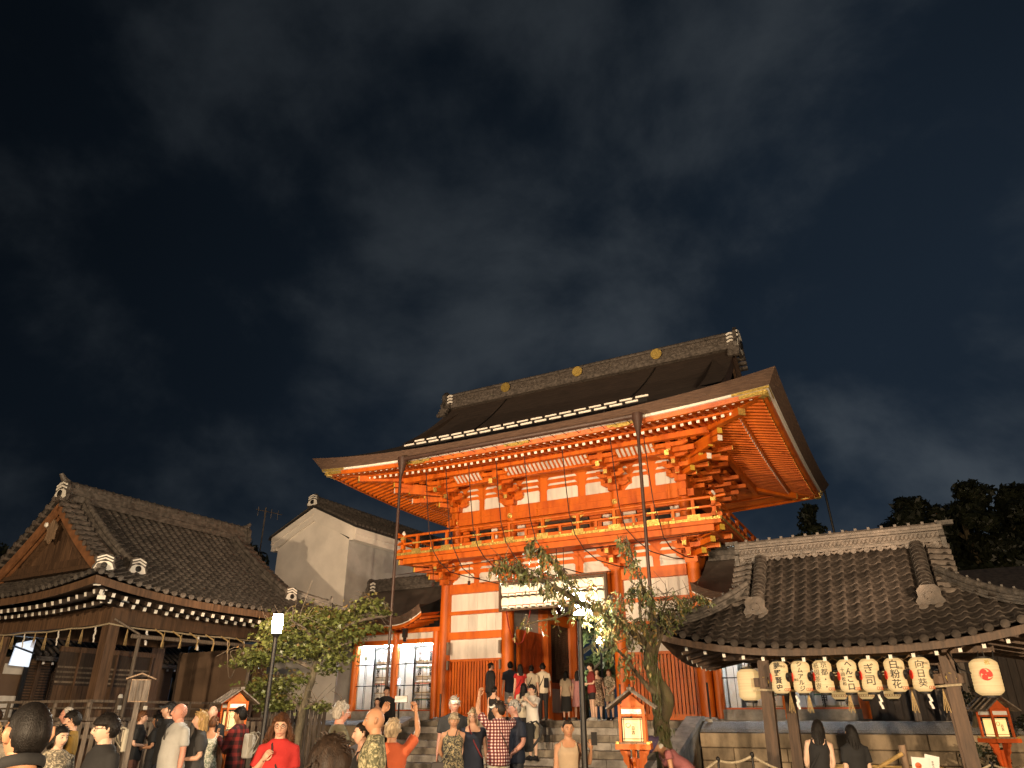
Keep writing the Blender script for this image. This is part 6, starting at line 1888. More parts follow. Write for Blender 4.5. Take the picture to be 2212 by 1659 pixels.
# rope barriers
def rope_line(pts, tops, label, sag=0.18):
    for i, p in enumerate(pts):
        g = ground_z(p[1])
        s_ = thing('rope_stake', label[i], 'stake', (p[0], p[1], g), 0, 'iron stakes of the rope barrier')
        part('stake', MT['iron'], lambda q: q.tube([(0, 0, 0), (0, 0, tops[i] - g - 0.06)], 0.017, 8), s_, True)
        part('stake_knob', MT['iron'], lambda q: q.lathe([(0.016, tops[i] - g - 0.06), (0.03, tops[i] - g - 0.04), (0.03, tops[i] - g), (0.012, tops[i] - g + 0.02)], 10), s_, True)
rope_line([(3.04, 12, 0), (3.55, 12, 0), (7.35, 12.5, 0), (1.2, 11.2, 0), (4.7, 12.1, 0), (8.4, 13.2, 0)], [1.11, 1.17, 1.03, 0.92, 0.95, 0.98],
          ['iron rope stake just right of the bending person', 'iron rope stake left of the front pavilion post', 'iron rope stake in the dark right of the pavilion', 'iron rope stake by the right lamp post foot', 'iron rope stake behind the two dark haired women', 'iron rope stake below the far right red lantern'])
o = MB()
seq = [(1.2, 11.2, 0.90), (3.04, 12, 1.08), (3.55, 12, 1.14), (4.7, 12.1, 0.93)]
for a, b in zip(seq, seq[1:]):
    a = V(a); b = V(b); L = (b - a).length
    o.tube([a + (b - a) * (k / 10) - V((0, 0, 0.11 * L * 4 * (k / 10) * (1 - k / 10))) for k in range(11)], 0.018, 7)
q = o.build('barrier_rope', MT['rope'], None, True); q['label'] = 'pale twisted barrier rope sagging between the iron stakes by the cherry tree'; q['category'] = 'rope'
o = MB(); a = V((7.35, 12.5, 1.0)); b = V((8.4, 13.2, 0.95))
o.tube([a + (b - a) * (k / 8) - V((0, 0, 0.25 * (k / 8) * (1 - k / 8))) for k in range(9)], 0.016, 7); b2 = V((6.6, 12.4, 0.8))
o.tube([a + (b2 - a) * (k / 8) - V((0, 0, 0.1 * (k / 8) * (1 - k / 8))) for k in range(9)], 0.016, 7)
q = o.build('barrier_rope', MT['rope'], None, True); q['label'] = 'pale barrier rope in the dark at the right beyond the pavilion'; q['category'] = 'rope'

# thin iron posts at the edge of the terrace
for i, (s, n) in enumerate(((-5.15, -1.75), (-3.4, -1.95), (2.55, -1.75), (2.82, -1.72), (5.05, -1.75))):
    p = gp(s, n, PZ - 0.02 if i not in (1,) else PZ - 0.2)
    t = thing('iron_post', ('thin dark iron post before the lit cask case at the head of the steps', 'thin dark iron post left of the steps behind the pale cap', 'thin iron post by the right door column, left of its pair', 'thin iron post by the right door column, right of its pair', 'thin dark iron post before the right lattice above the stone wall')[i], 'post', p, -TH, 'thin iron posts along the terrace')
    part('shaft', MT['iron'], lambda q: q.tube([(0, 0, 0), (0, 0, 0.97)], 0.028, 8), t, True)
    part('foot', MT['stone_pale'], lambda q: q.box((0, 0, 0.03), (0.12, 0.12, 0.08)), t)
p = pp(-0.55, -0.1, 0)
# bamboo rail, wooden stake with paper notices
t = thing('notice_stake', 'round wooden stake with two white paper notices pinned beside it', 'sign', (5.87, 12.2, ground_z(12.2)), R(-10))
part('stake', MT['wood_light'], lambda q: q.tube([(0, 0, 0), (0.02, 0, 1.19)], 0.055, 10), t, True)
part('notice', MT['paper'], lambda q: q.box((0.20, -0.08, 0.86), (0.24, 0.008, 0.34), mat=M4.Rotation(R(4), 3, 'Y')), t)
part('notice', MT['paper'], lambda q: q.box((0.36, -0.06, 0.90), (0.2, 0.008, 0.32), mat=M4.Rotation(R(12), 3, 'Y')), t)
MB().lathe([(0.035, 0.0), (0.045, 0.002), (0.045, 0.0)], 14, (0.17, -0.086, 0.92), (0, -1, 0)).build('red_stamp', MT['red_chain'], t)
letter('参\n拝\nの\n皆\n様', 0.02, MT['ink'], 0.0, t, M4.Translation((0.38, -0.066, 0.90)) @ FACE @ M4.Scale(1.6, 4))
letter('ご案内', 0.03, MT['ink'], 0.0, t, M4.Translation((0.2, -0.086, 0.76)) @ FACE)
o = MB().tube([(4.95, 12.0, 0.78), (5.82, 12.1, 1.16)], 0.028, 8).build('bamboo_pole', MT['bamboo'], None, True)
o['label'] = 'yellow bamboo pole slanting up to the wooden notice stake'; o['category'] = 'pole'
# aerial on the roofs behind
t = thing('roof_aerial', 'thin television aerial rising behind the hall ridge', 'aerial', (-13.2, 38, 0))
part('mast', MT['wood_grey'], lambda q: q.tube([(0, 0, 8.5), (0, 0, 11.9)], 0.035, 6), t)
part('cross_arm', MT['wood_grey'], lambda q: q.tube([(-0.5, 0, 11.8), (0.9, 0, 11.5)], 0.02, 5), t)
for k in range(4): part('element', MT['wood_grey'], lambda q: q.tube([(-0.4 + k * 0.36, 0, 11.95 - k * 0.07), (-0.4 + k * 0.36, 0, 11.45 - k * 0.07)], 0.015, 4), t)
t = thing('steel_pole', 'thin leaning steel pole at the back right corner of the gate roof', 'pole', (13.5, 30, 0))
part('shaft', MT['iron'], lambda q: q.tube([(0.35, 0, 0), (-0.12, 0, 10.6)], 0.05, 8), t)
# ---------------------------------------------------------------- people
def skin_mat(name, col): mk(name, col, 0.5, var=0.06, scale=8, spec=0.35)
skin_mat('skin_fair', (0.56, 0.33, 0.23)); skin_mat('skin_tan', (0.45, 0.235, 0.135)); skin_mat('skin_ruddy', (0.54, 0.26, 0.185)); skin_mat('skin_light', (0.60, 0.40, 0.29))
mk('lip', (0.36, 0.12, 0.10), 0.5, var=0.05)
mk('eye_white', (0.36, 0.33, 0.30), 0.3, var=0.02)
mk('iris', (0.03, 0.02, 0.015), 0.2, var=0.05)
HAIRC = {'black': (0.010, 0.008, 0.007), 'brown': (0.036, 0.019, 0.010), 'dark': (0.022, 0.013, 0.008), 'blond': (0.42, 0.27, 0.11), 'grey': (0.42, 0.38, 0.33), 'auburn': (0.105, 0.045, 0.020), 'ash': (0.40, 0.31, 0.20)}
for k, c in HAIRC.items(): mk('hair_' + k, c, 0.5, var=0.25, scale=22, bump=0.4, bscale=110, stretch=(3, 3, 0.3), spec=0.22)
CL = {}
def cloth(name, col, pattern=None, col2=None, col3=None, scale=18):
    m = mat('cloth_' + name, col, 0.85, var=0.06, scale=3, bump=0.35, bscale=14)
    if pattern:
        t = m.node_tree; p = t.nodes['Principled BSDF']
        tc_ = t.nodes.new('ShaderNodeTexCoord')
        if pattern == 'check':
            cur = None
            for ax in (0, 2):
                sp = t.nodes.new('ShaderNodeSeparateXYZ'); t.links.new(tc_.outputs['Object'], sp.inputs[0])
                mu = t.nodes.new('ShaderNodeMath'); mu.operation = 'MULTIPLY'; mu.inputs[1].default_value = scale
                t.links.new(sp.outputs[ax], mu.inputs[0])
                fr_ = t.nodes.new('ShaderNodeMath'); fr_.operation = 'FRACT'; t.links.new(mu.outputs[0], fr_.inputs[0])
                gt = t.nodes.new('ShaderNodeMath'); gt.operation = 'GREATER_THAN'; gt.inputs[1].default_value = 0.45; t.links.new(fr_.outputs[0], gt.inputs[0])
                if cur is None: cur = gt
                else:
                    ad = t.nodes.new('ShaderNodeMath'); ad.operation = 'ADD'; t.links.new(cur.outputs[0], ad.inputs[0]); t.links.new(gt.outputs[0], ad.inputs[1]); cur = ad
            hf = t.nodes.new('ShaderNodeMath'); hf.operation = 'MULTIPLY'; hf.inputs[1].default_value = 0.5; t.links.new(cur.outputs[0], hf.inputs[0])
            rp = t.nodes.new('ShaderNodeValToRGB'); rp.color_ramp.interpolation = 'CONSTANT'
            rp.color_ramp.elements[0].color = (*col, 1); rp.color_ramp.elements[1].position = 0.75; rp.color_ramp.elements[1].color = (*col3, 1)
            e = rp.color_ramp.elements.new(0.3); e.color = (*col2, 1)
            t.links.new(hf.outputs[0], rp.inputs[0]); t.links.new(rp.outputs[0], p.inputs['Base Color'])
        else:
            vo = t.nodes.new('ShaderNodeTexVoronoi'); vo.inputs['Scale'].default_value = scale
            nz = t.nodes.new('ShaderNodeTexNoise'); nz.inputs['Scale'].default_value = scale * 0.8; nz.inputs['Detail'].default_value = 3; nz.inputs['Distortion'].default_value = 1.5
            t.links.new(tc_.outputs['Object'], vo.inputs['Vector']); t.links.new(tc_.outputs['Object'], nz.inputs['Vector'])
            rp = t.nodes.new('ShaderNodeValToRGB'); rp.color_ramp.interpolation = 'CONSTANT'
            rp.color_ramp.elements[0].color = (*col, 1)
            rp.color_ramp.elements[1].position = 0.58; rp.color_ramp.elements[1].color = (*col3, 1)
            e = rp.color_ramp.elements.new(0.48); e.color = (*col2, 1)
            t.links.new(nz.outputs[0], rp.inputs[0]); t.links.new(rp.outputs[0], p.inputs['Base Color'])
    CL[name] = m
for n_, c in dict(black=(0.012, 0.012, 0.013), charcoal=(0.035, 0.034, 0.034), navy=(0.014, 0.018, 0.032), denim=(0.03, 0.045, 0.085), grey=(0.30, 0.305, 0.30), lightgrey=(0.42, 0.42, 0.40), white=(0.66, 0.63, 0.56), cream=(0.56, 0.50, 0.38), red=(0.40, 0.018, 0.016), orange=(0.50, 0.10, 0.035), mustard=(0.26, 0.15, 0.02), olive=(0.14, 0.125, 0.075), beige=(0.38, 0.31, 0.22), khaki=(0.30, 0.26, 0.18), pink=(0.42, 0.20, 0.20), mauve=(0.26, 0.085, 0.085), maroon=(0.16, 0.018, 0.02), brown=(0.11, 0.048, 0.032), tan=(0.40, 0.30, 0.20), purple=(0.085, 0.06, 0.13), darkred=(0.22, 0.025, 0.022)).items(): cloth(n_, c)
cloth('check', (0.62, 0.52, 0.47), 'check', (0.22, 0.05, 0.045), (0.045, 0.012, 0.014), 21)
cloth('floral_dark', (0.035, 0.03, 0.025), 'f', (0.16, 0.14, 0.08), (0.40, 0.30, 0.16), 34)
cloth('floral_green', (0.10, 0.10, 0.055), 'f', (0.28, 0.26, 0.15), (0.52, 0.46, 0.28), 27)
cloth('floral_white', (0.16, 0.20, 0.15), 'f', (0.48, 0.48, 0.42), (0.60, 0.58, 0.50), 40)
cloth('floral_brown', (0.05, 0.028, 0.02), 'f', (0.30, 0.22, 0.15), (0.42, 0.34, 0.24), 30)
cloth('pattern_grey', (0.10, 0.09, 0.07), 'f', (0.22, 0.19, 0.14), (0.48, 0.42, 0.30), 32)
cloth('print_white', (0.12, 0.12, 0.08), 'f', (0.35, 0.31, 0.22), (0.64, 0.60, 0.50), 28)
cloth('tartan', (0.30, 0.03, 0.025), 'check', (0.13, 0.02, 0.02), (0.03, 0.012, 0.012), 9)
MT.update({'cl_' + k: v for k, v in CL.items()})

BODY_JOBS = []      # (temp object, callback)
def shell(mb, vox, iters, cb):
    me = D.meshes.new('temp_shell')
    me.from_pydata(mb.v, [], mb.f)
    o = D.objects.new('temp_shell', me)
    COL.objects.link(o)
    m = o.modifiers.new('r', 'REMESH'); m.mode = 'VOXEL'; m.voxel_size = vox; m.use_smooth_shade = True
    s = o.modifiers.new('s', 'SMOOTH'); s.factor = 0.5; s.iterations = iters
    BODY_JOBS.append((o, cb))
def run_jobs():
    dg = bpy.context.evaluated_depsgraph_get()
    dg.update()
    res = []
    for o, cb in BODY_JOBS:
        me = D.meshes.new_from_object(o.evaluated_get(dg))
        res.append((me, cb))
    for o, cb in BODY_JOBS:
        me0 = o.data
        D.objects.remove(o); D.meshes.remove(me0)
    for me, cb in res: cb(me)
    BODY_JOBS.clear()

def rings(mb, rs, n=16):
    """closed loft of ellipses (x, y, z, rx, ry)"""
    vs = []; fs = []
    for x, y, z, a, b in rs:
        for k in range(n):
            t = 2 * math.pi * k / n
            vs.append((x + a * math.cos(t), y + b * math.sin(t), z))
    for i in range(len(rs) - 1):
        for k in range(n):
            k2 = (k + 1) % n
            fs.append((i * n + k, i * n + k2, (i + 1) * n + k2, (i + 1) * n + k))
    fs.append(tuple(range(n - 1, -1, -1))); fs.append(tuple((len(rs) - 1) * n + k for k in range(n)))
    mb.add(vs, fs)

def head_dir(u, v):     # u around (0 = front -y), v 0 bottom .. 1 top
    th = math.pi * v; ph = 2 * math.pi * u
    return V((math.sin(th) * math.sin(ph), -math.sin(th) * math.cos(ph), -math.cos(th)))
def head_pt(d, fem=0.0):
    """skin surface of a head centred at 0; chin about -0.118, top 0.115"""
    x, y, z = d
    rx, ry, rz = 0.0735, 0.094, 0.117
    p = V((x * rx, y * ry, z * rz))
    front = max(0.0, -y)
    if z < 0:                      # jaw narrows, back of the skull recedes
        k = -z
        p.x *= 1 - 0.30 * k * k - 0.06 * fem * k
        if y > 0: p.y *= 1 - 0.38 * k
        else: p.y *= 1 - 0.02 * k
        p.z = p.z - 0.0 * k
    p.y += 0.008 if y > 0 else 0
    # features on the front
    if y < -0.15:
        ax = abs(p.x); zz = p.z
        g = lambda c, s, v: math.exp(-((v - c) / s) ** 2)
        p.y += 0.013 * g(0.004, 0.014, zz) * g(0.031, 0.016, ax) * front * 1.3            # eye sockets
        p.y -= 0.007 * g(0.028, 0.010, zz) * g(0.028, 0.024, ax) * front                  # brow
        nose = g(0, 0.0115, p.x) * front
        tz = (0.012 - zz) / 0.050
        if 0 <= tz <= 1.15: p.y -= nose * (0.008 + 0.022 * min(1, tz)) * (1 if tz < 1 else max(0, 1 - (tz - 1) * 6))
        p.y -= 0.006 * g(-0.066, 0.010, zz) * g(0, 0.024, p.x) * front                    # lips
        p.y += 0.004 * g(-0.066, 0.0025, zz) * g(0, 0.022, p.x) * front
        p.y -= 0.007 * g(-0.100, 0.014, zz) * g(0, 0.022, p.x) * front                    # chin
        p.y += 0.003 * g(-0.085, 0.008, zz) * g(0, 0.02, p.x) * front
        p.y -= 0.004 * g(-0.026, 0.02, zz) * g(0.045, 0.016, ax) * front                  # cheeks
    return p
def head_mesh(mb, M, fem, mi=(0, 1, 2, 3, 4)):
    nu, nv = 40, 34
    b = len(mb.v)
    mb.mi = mi[0]
    dirs = [(i / nu, j / nv) for j in range(nv + 1) for i in range(nu)]
    pts = []
    for u, v in dirs:
        # more rows and columns on the face
        uu = u - 0.045 * math.sin(2 * math.pi * u) * 1.5
        pts.append(head_pt(head_dir(uu, v), fem))
    fs = []
    for j in range(nv):
        for i in range(nu):
            i2 = (i + 1) % nu
            fs.append((j * nu + i, j * nu + i2, (j + 1) * nu + i2, (j + 1) * nu + i))
    mats = []
    for f in fs:
        c = sum((pts[k] for k in f), V()) / 4
        lip = abs(c.z + 0.066) < 0.0085 and abs(c.x) < 0.024 and c.y < -0.05
        mats.append(mi[1] if lip else mi[0])
    mb.v += [tuple(M @ p) for p in pts]
    mb.f += [tuple(k + b for k in f) for f in fs]
    mb.m += mats
    # eyes, brows, ears
    for sg in (-1, 1):
        c = V((sg * 0.031, -0.0710, 0.004))
        for r, off, k in ((0.0112, 0.0, 2), (0.0068, -0.0058, 3)):
            bb = MB(); bb.lathe([(r * math.sin(a), -r * math.cos(a)) for a in [i * math.pi / 8 for i in range(9)]], 10, c + V((0, off, 0)))
            mb.mi = mi[k]; mb.add([M @ V(p) for p in bb.v], bb.f)
        mb.mi = mi[4]
        bb = MB(); bb.tube([(sg * 0.014, -0.0905, 0.024), (sg * 0.030, -0.0880, 0.030), (sg * 0.047, -0.0735, 0.026)], [0.0036, 0.0042, 0.002], 5)
        mb.add([M @ V(p) for p in bb.v], bb.f)
        mb.mi = mi[0]
        bb = MB(); bb.tube([(sg * 0.068, 0.012, -0.028), (sg * 0.078, 0.016, -0.018), (sg * 0.084, 0.022, 0.004), (sg * 0.081, 0.024, 0.026), (sg * 0.070, 0.014, 0.030)], [(0.006, 0.010), (0.008, 0.015), (0.009, 0.018), (0.008, 0.015), (0.005, 0.008)], 8)
        mb.add([M @ V(p) for p in bb.v], bb.f)
    mb.mi = 0

def hand_mesh(mb, w_, d, palm_n, sc_, curl=0.5, side=1):
    """hand at wrist w_, fingers along d, palm facing palm_n"""
    d = d.normalized(); palm_n = (palm_n - d * d.dot(palm_n)).normalized(); x = d.cross(palm_n) * side
    def P(a, b, c): return w_ + (x * a + d * b + palm_n * c) * sc_
    q = MB()
    q.tube([P(0, -0.02, 0), P(0, 0.015, 0), P(0.002, 0.05, 0.002), P(0.002, 0.088, 0.004)], [(0.026 * sc_, 0.02 * sc_), (0.034 * sc_, 0.018 * sc_), (0.041 * sc_, 0.016 * sc_), (0.039 * sc_, 0.012 * sc_)], 10, sq=x)
    for k, (a, L) in enumerate(((-0.029, 0.062), (-0.010, 0.078), (0.010, 0.084), (0.029, 0.074))):
        r = (0.0078, 0.0088, 0.009, 0.0086)[k] * sc_
        p0 = P(a, 0.078, 0.004); ang = curl * 0.55; pts = [p0]; tot = 0
        for s_ in (0.42, 0.32, 0.26):
            tot += ang
            dirv = d * math.cos(tot) + palm_n * math.sin(tot)
            pts.append(pts[-1] + dirv * L * s_ * sc_); ang = curl * (1.0 if s_ > 0.4 else 0.7)
        q.tube(pts, [r, r, r * 0.92, r * 0.7], 6)
    q.tube([P(0.026, 0.018, 0.006), P(0.052, 0.045, 0.014), P(0.058 - 0.012 * curl, 0.072, 0.024 + 0.012 * curl), P(0.052 - 0.02 * curl, 0.094, 0.032 + 0.016 * curl)], [0.012 * sc_, 0.0115 * sc_, 0.0095 * sc_, 0.007 * sc_], 6)
    mb.add(q.v, q.f)

PEOPLE = []
ARM = {   # elbow and wrist offsets from the shoulder, for the right side (x out = -1), unit arm lengths; y negative is forward
    'down': ((0.10, 0.02, -0.98), (0.12, -0.12, -0.98)),
    'slack': ((0.20, 0.05, -0.96), (0.10, -0.35, -0.90)),
    'back': ((0.25, 0.38, -0.88), (-0.55, 0.25, -0.75)),
    'hold': ((0.18, 0.10, -0.96), (-0.35, -0.85, -0.05)),
    'low': ((0.15, 0.05, -0.97), (-0.45, -0.62, -0.60)),
    'phone': ((0.15, -0.35, -0.90), (-0.30, -0.62, 0.72)),
    'chest': ((0.28, -0.08, -0.95), (-0.52, -0.52, 0.66)),
    'raise': ((0.35, -0.62, 0.70), (-0.25, -0.35, 0.90)),
    'raiseout': ((0.55, -0.72, 0.15), (-0.10, -0.10, 1.0)),
    'photo': ((0.20, -0.70, -0.62), (-0.42, -0.65, 0.64)),
    'chin': ((0.12, -0.50, -0.85), (-0.30, -0.15, 0.94)),
    'ear': ((0.40, -0.25, -0.85), (0.05, -0.50, 0.86)),
    'reach': ((0.10, -0.70, -0.72), (0.0, -0.55, -0.80)),
    'point': ((0.45, -0.75, -0.2), (0.1, -0.9, 0.4)),
}
def person(x, y, zg, h, yaw, label, skin='fair', hair=('short', 'dark'), top=('tee', 'black'), bottom=('trousers', 'navy'), arms=('down', 'down'), turn=0, tilt=0, fem=0, bulk=1.0, bend=0, shoes='black', extra=(), group='people in the shrine court', lean=0):
    s = h / 1.72
    t = thing('person', label, 'person', (x, y, zg), R(yaw), group)
    S = 'skin_' + skin; SK = MT[S]
    sw = (0.160 if fem else 0.188) * (0.5 + 0.5 * bulk)      # shoulder joint half width
    bx = bulk
    def bendp(p):
        if not bend and not lean: return p
        k = max(0.0, min(1.0, (p.z - 0.88) / 0.30)); k = k * k * (3 - 2 * k)
        if k <= 0: return p
        a = R(bend) * k
        q = V((p.x, p.y, p.z - 0.92)); q = M4.Rotation(a, 3, 'X') @ q
        if lean: q = M4.Rotation(R(lean) * k, 3, 'Y') @ q
        return V((q.x, q.y, q.z + 0.92))
    def fin(mb):
        mb.v = [tuple(bendp(V(p)) * s) for p in mb.v]
        return mb
    bust = 0.018 if fem else 0
    TR = [(0, 0.0, 0.80, 0.150, 0.105), (0, 0.005, 0.88, 0.168 if fem else 0.160, 0.115), (0, 0.005, 0.96, 0.160 if fem else 0.158, 0.112), (0, -0.005, 1.07, 0.128 if fem else 0.145, 0.098), (0, -0.008, 1.20, 0.142 if fem else 0.158, 0.106), (0, -0.012, 1.29, 0.155 if fem else 0.172, 0.112 + bust), (0, 0.0, 1.38, sw + 0.005, 0.088), (0, 0.005, 1.43, sw * 0.80, 0.072), (0, 0.008, 1.462, 0.098, 0.066), (0, 0.004, 1.505, 0.060, 0.060)]
    def torso(off, z0, z1, bk=bx, flare=0.0):
        out = []
        for (cx, cy, z, a, b) in TR:
            if z0 - 0.001 <= z <= z1 + 0.001:
                k = bk if z < 1.36 else 1.0
                f = flare * max(0, 1.2 - z)
                belly = 0.05 * max(0, bk - 1) * 3 * math.exp(-((z - 1.05) / 0.14) ** 2)
                out.append((cx, cy - belly * 0.5, z, a * (0.4 + 0.6 * k) + off + f, b * (0.3 + 0.7 * k) + off + f + belly * 0.5))
        return out
    sh = {}
    UA, FA = 0.285, 0.255
    HANDS = []
    for sg, pose in ((-1, arms[0]), (1, arms[1])):
        e, w_ = ARM[pose] if isinstance(pose, str) else pose
        e = V((e[0] * sg, e[1], e[2])).normalized(); w_ = V((w_[0] * sg, w_[1], w_[2])).normalized()
        p0 = V((sg * sw, 0.005, 1.382)); p1 = p0 + e * UA; p2 = p1 + w_ * FA
        sh[sg] = (p0, p1, p2, e, w_)
    # body
    mb = MB()
    rings(mb, torso(0, 0.8, 1.5))
    mb.tube([(0, 0.012, 1.42), (0, 0.0, 1.50), (0, -0.012, 1.58)], [(0.066, 0.064), (0.058, 0.060), (0.058, 0.060)], 12, sq=(1, 0, 0))
    thick = 0.85 + 0.15 * bulk - 0.10 * fem
    for sg in (-1, 1):
        p0, p1, p2, e, w_ = sh[sg]
        mb.tube([p0 - V((sg * 0.05, 0, -0.005)), p0, p0 + e * UA * 0.35, p1 - e * 0.03, p1 + w_ * 0.04, p1 + w_ * FA * 0.4, p2 - w_ * 0.03, p2 + w_ * 0.01], [0.05 * thick, 0.056 * thick, 0.050 * thick, 0.040 * thick, 0.041 * thick, 0.040 * thick, 0.029 * thick, 0.027 * thick], 10)
        mb.tube([(sg * 0.085, 0.0, 0.92), (sg * 0.09, 0.0, 0.78), (sg * 0.092, -0.005, 0.62), (sg * 0.09, -0.005, 0.50), (sg * 0.09, 0.008, 0.36), (sg * 0.09, 0.012, 0.20), (sg * 0.09, 0.012, 0.07)], [0.085, 0.082, 0.064, 0.052, 0.055, 0.040, 0.036], 10)
        mb.tube([(sg * 0.09, 0.03, 0.045), (sg * 0.092, -0.05, 0.04), (sg * 0.095, -0.13, 0.025)], [(0.036, 0.04), (0.04, 0.032), (0.035, 0.018)], 8, sq=(1, 0, 0))
    HM = M4.Translation((0, -0.018, 1.600)) @ M4.Rotation(R(turn), 4, 'Z') @ M4.Rotation(R(-tilt), 4, 'X')
    hairc = hair[1]
    hm = MB()
    head_mesh(hm, HM, fem)
    hm.mi = 0
    for sg in (-1, 1):
        p0, p1, p2, e, w_ = sh[sg]
        pose = arms[0] if sg < 0 else arms[1]
        up = pose in ('raise', 'raiseout', 'phone', 'photo', 'chest', 'chin', 'ear')
        pn = V((-sg, 0, 0)) if not up else V((-sg * 0.5, 0.8, 0))
        hand_mesh(hm, p2, w_, pn, 1.0 if not fem else 0.92, curl=0.75 if up or pose in ('hold', 'low') else 0.35, side=sg)
    fin(hm)
    def cb(me, hm=hm, t=t, SK=SK, hairc=hairc):
        b = len(me.vertices)
        v = [tuple(q.co) for q in me.vertices] + hm.v
        f = [tuple(q.vertices) for q in me.polygons]
        mi = [0] * len(f) + hm.m
        f += [tuple(k + b for k in q) for q in hm.f]
        D.meshes.remove(me)
        n = D.meshes.new('body'); n.from_pydata(v, [], f)
        for m_ in (SK, MT['lip'], MT['eye_white'], MT['iris'], MT['hair_' + hairc]): n.materials.append(m_)
        n.polygons.foreach_set('material_index', mi)
        n.polygons.foreach_set('use_smooth', [True] * len(f)); n.update()
        ob('body', n, t)
    shell(fin(mb), 0.0185 * s, 2, cb)
    def garment(name, mb, m, vox=0.021, it=3):
        def cb(me, t=t, m=m, name=name):
            me.materials.clear(); me.materials.append(m); me.name = name
            ob(name, me, t)
        shell(fin(mb), vox * s, it, cb)
    # upper garment
    kind, cm = top[0], MT['cl_' + top[1]]
    if kind != 'none':
        mb = MB()
        hem = {'tee': 0.86, 'long': 0.86, 'tank': 0.90, 'jacket': 0.80, 'dress': 0.88, 'sundress': 0.88, 'strapless': 0.88, 'longdress': 0.88}[kind]
        off = 0.020 if kind != 'jacket' else 0.034
        zt = 1.463 if kind in ('tee', 'long', 'jacket') else 1.38
        if kind == 'strapless': zt = 1.29
        rs = torso(off, 0.80 if hem < 0.88 else 0.88, zt, flare=0.02 if kind in ('tee', 'long', 'jacket') else 0)
        if kind in ('tank', 'sundress', 'dress', 'longdress') and zt == 1.38:
            rs = [r_ if r_[2] < 1.37 else (r_[0], r_[1], 1.365, r_[3] - (0.030 if kind in ('tank', 'sundress') else 0.0), r_[4] + 0.0) for r_ in rs]
        if kind in ('dress', 'sundress', 'strapless', 'longdress'):
            zl = {'dress': 0.46, 'sundress': 0.46, 'strapless': 0.25, 'longdress': 0.22}[kind]
            w0 = {'dress': 0.235, 'sundress': 0.23, 'strapless': 0.21, 'longdress': 0.25}[kind] * (0.4 + 0.6 * bulk)
            rs = [(0, 0.005, zl, w0, w0 * 0.80), (0, 0.005, (zl + 0.80) / 2, (w0 + 0.195 * (0.4 + 0.6 * bulk)) / 2 + 0.01, (w0 * 0.80 + 0.15) / 2)] + rs
        if zt > 1.46: rs.append((0, 0.004, 1.482, 0.074, 0.070))
        rings(mb, rs, 18)
        if kind in ('tank', 'sundress'):
            for sg in (-1, 1):
                mb.tube([(sg * 0.105, -0.10, 1.33), (sg * 0.105, -0.045, 1.425), (sg * 0.10, 0.04, 1.435), (sg * 0.105, 0.09, 1.34)], 0.022, 8)
        if kind in ('tee', 'long', 'jacket', 'dress', 'longdress'):
            for sg in (-1, 1):
                p0, p1, p2, e, w_ = sh[sg]
                if kind in ('long', 'jacket'):
                    mb.tube([p0 - V((sg * 0.06, 0, -0.01)), p0, p0 + e * UA * 0.5, p1, p1 + w_ * FA * 0.5, p2 - w_ * 0.015], [0.052, 0.066, 0.064, 0.058, 0.052, 0.046], 12)
                else:
                    ln = 0.72 if kind == 'tee' else 0.34
                    mb.tube([p0 - V((sg * 0.06, 0, -0.01)), p0, p0 + e * UA * ln * 0.5, p0 + e * UA * ln], [0.052, 0.065, 0.068, 0.073 if kind == 'tee' else 0.067], 12)
        garment({'tee': 'shirt', 'long': 'shirt', 'tank': 'tank_top', 'jacket': 'jacket'}.get(kind, 'dress'), mb, cm)
    if bottom[0] != 'none':
        bk, bm_ = bottom[0], MT['cl_' + bottom[1]]
        mb = MB()
        if bk == 'skirt':
            rings(mb, [(0, 0.005, 0.30, 0.22, 0.17), (0, 0.005, 0.60, 0.195, 0.150), (0, 0.005, 0.88, 0.172 * (0.4 + 0.6 * bulk) + 0.01, 0.122), (0, 0, 1.0, 0.148 * (0.4 + 0.6 * bulk) + 0.012, 0.108)], 18)
            garment('skirt', mb, bm_)
        else:
            zl = {'trousers': 0.05, 'shorts': 0.47, 'hotpants': 0.70}[bk]
            rings(mb, torso(0.012, 0.80, 0.96) + [(0, 0, 1.0, 0.152 * (0.4 + 0.6 * bulk) + 0.01, 0.112)], 18)
            for sg in (-1, 1):
                pts = [((sg * 0.085, 0.0, 0.90), 0.098), ((sg * 0.092, 0.0, 0.76), 0.096), ((sg * 0.094, -0.004, 0.62), 0.082 if bk == 'trousers' else 0.094), ((sg * 0.093, 0.0, 0.47), 0.070 if bk == 'trousers' else 0.092), ((sg * 0.092, 0.008, 0.26), 0.064), ((sg * 0.092, 0.01, 0.05), 0.062)]
                pts = [q for q in pts if q[0][2] >= zl - 0.08]
                mb.tube([q[0] for q in pts], [q[1] for q in pts], 12)
            garment('trousers' if bk == 'trousers' else 'shorts', mb, bm_)
    mb = MB()
    for sg in (-1, 1):
        mb.tube([(sg * 0.09, 0.075, 0.05), (sg * 0.09, 0.05, 0.055), (sg * 0.092, -0.03, 0.055), (sg * 0.095, -0.11, 0.04), (sg * 0.096, -0.165, 0.03)], [(0.02, 0.03), (0.042, 0.054), (0.046, 0.054), (0.046, 0.038), (0.028, 0.02)], 10, sq=(1, 0, 0))
        mb.box((sg * 0.093, -0.045, 0.008), (0.088, 0.24, 0.016))
    fin(mb).build('shoes', MT['cl_' + shoes] if shoes in CL else MT['leather'], t, True)
    # hair
    hk = hair[0]
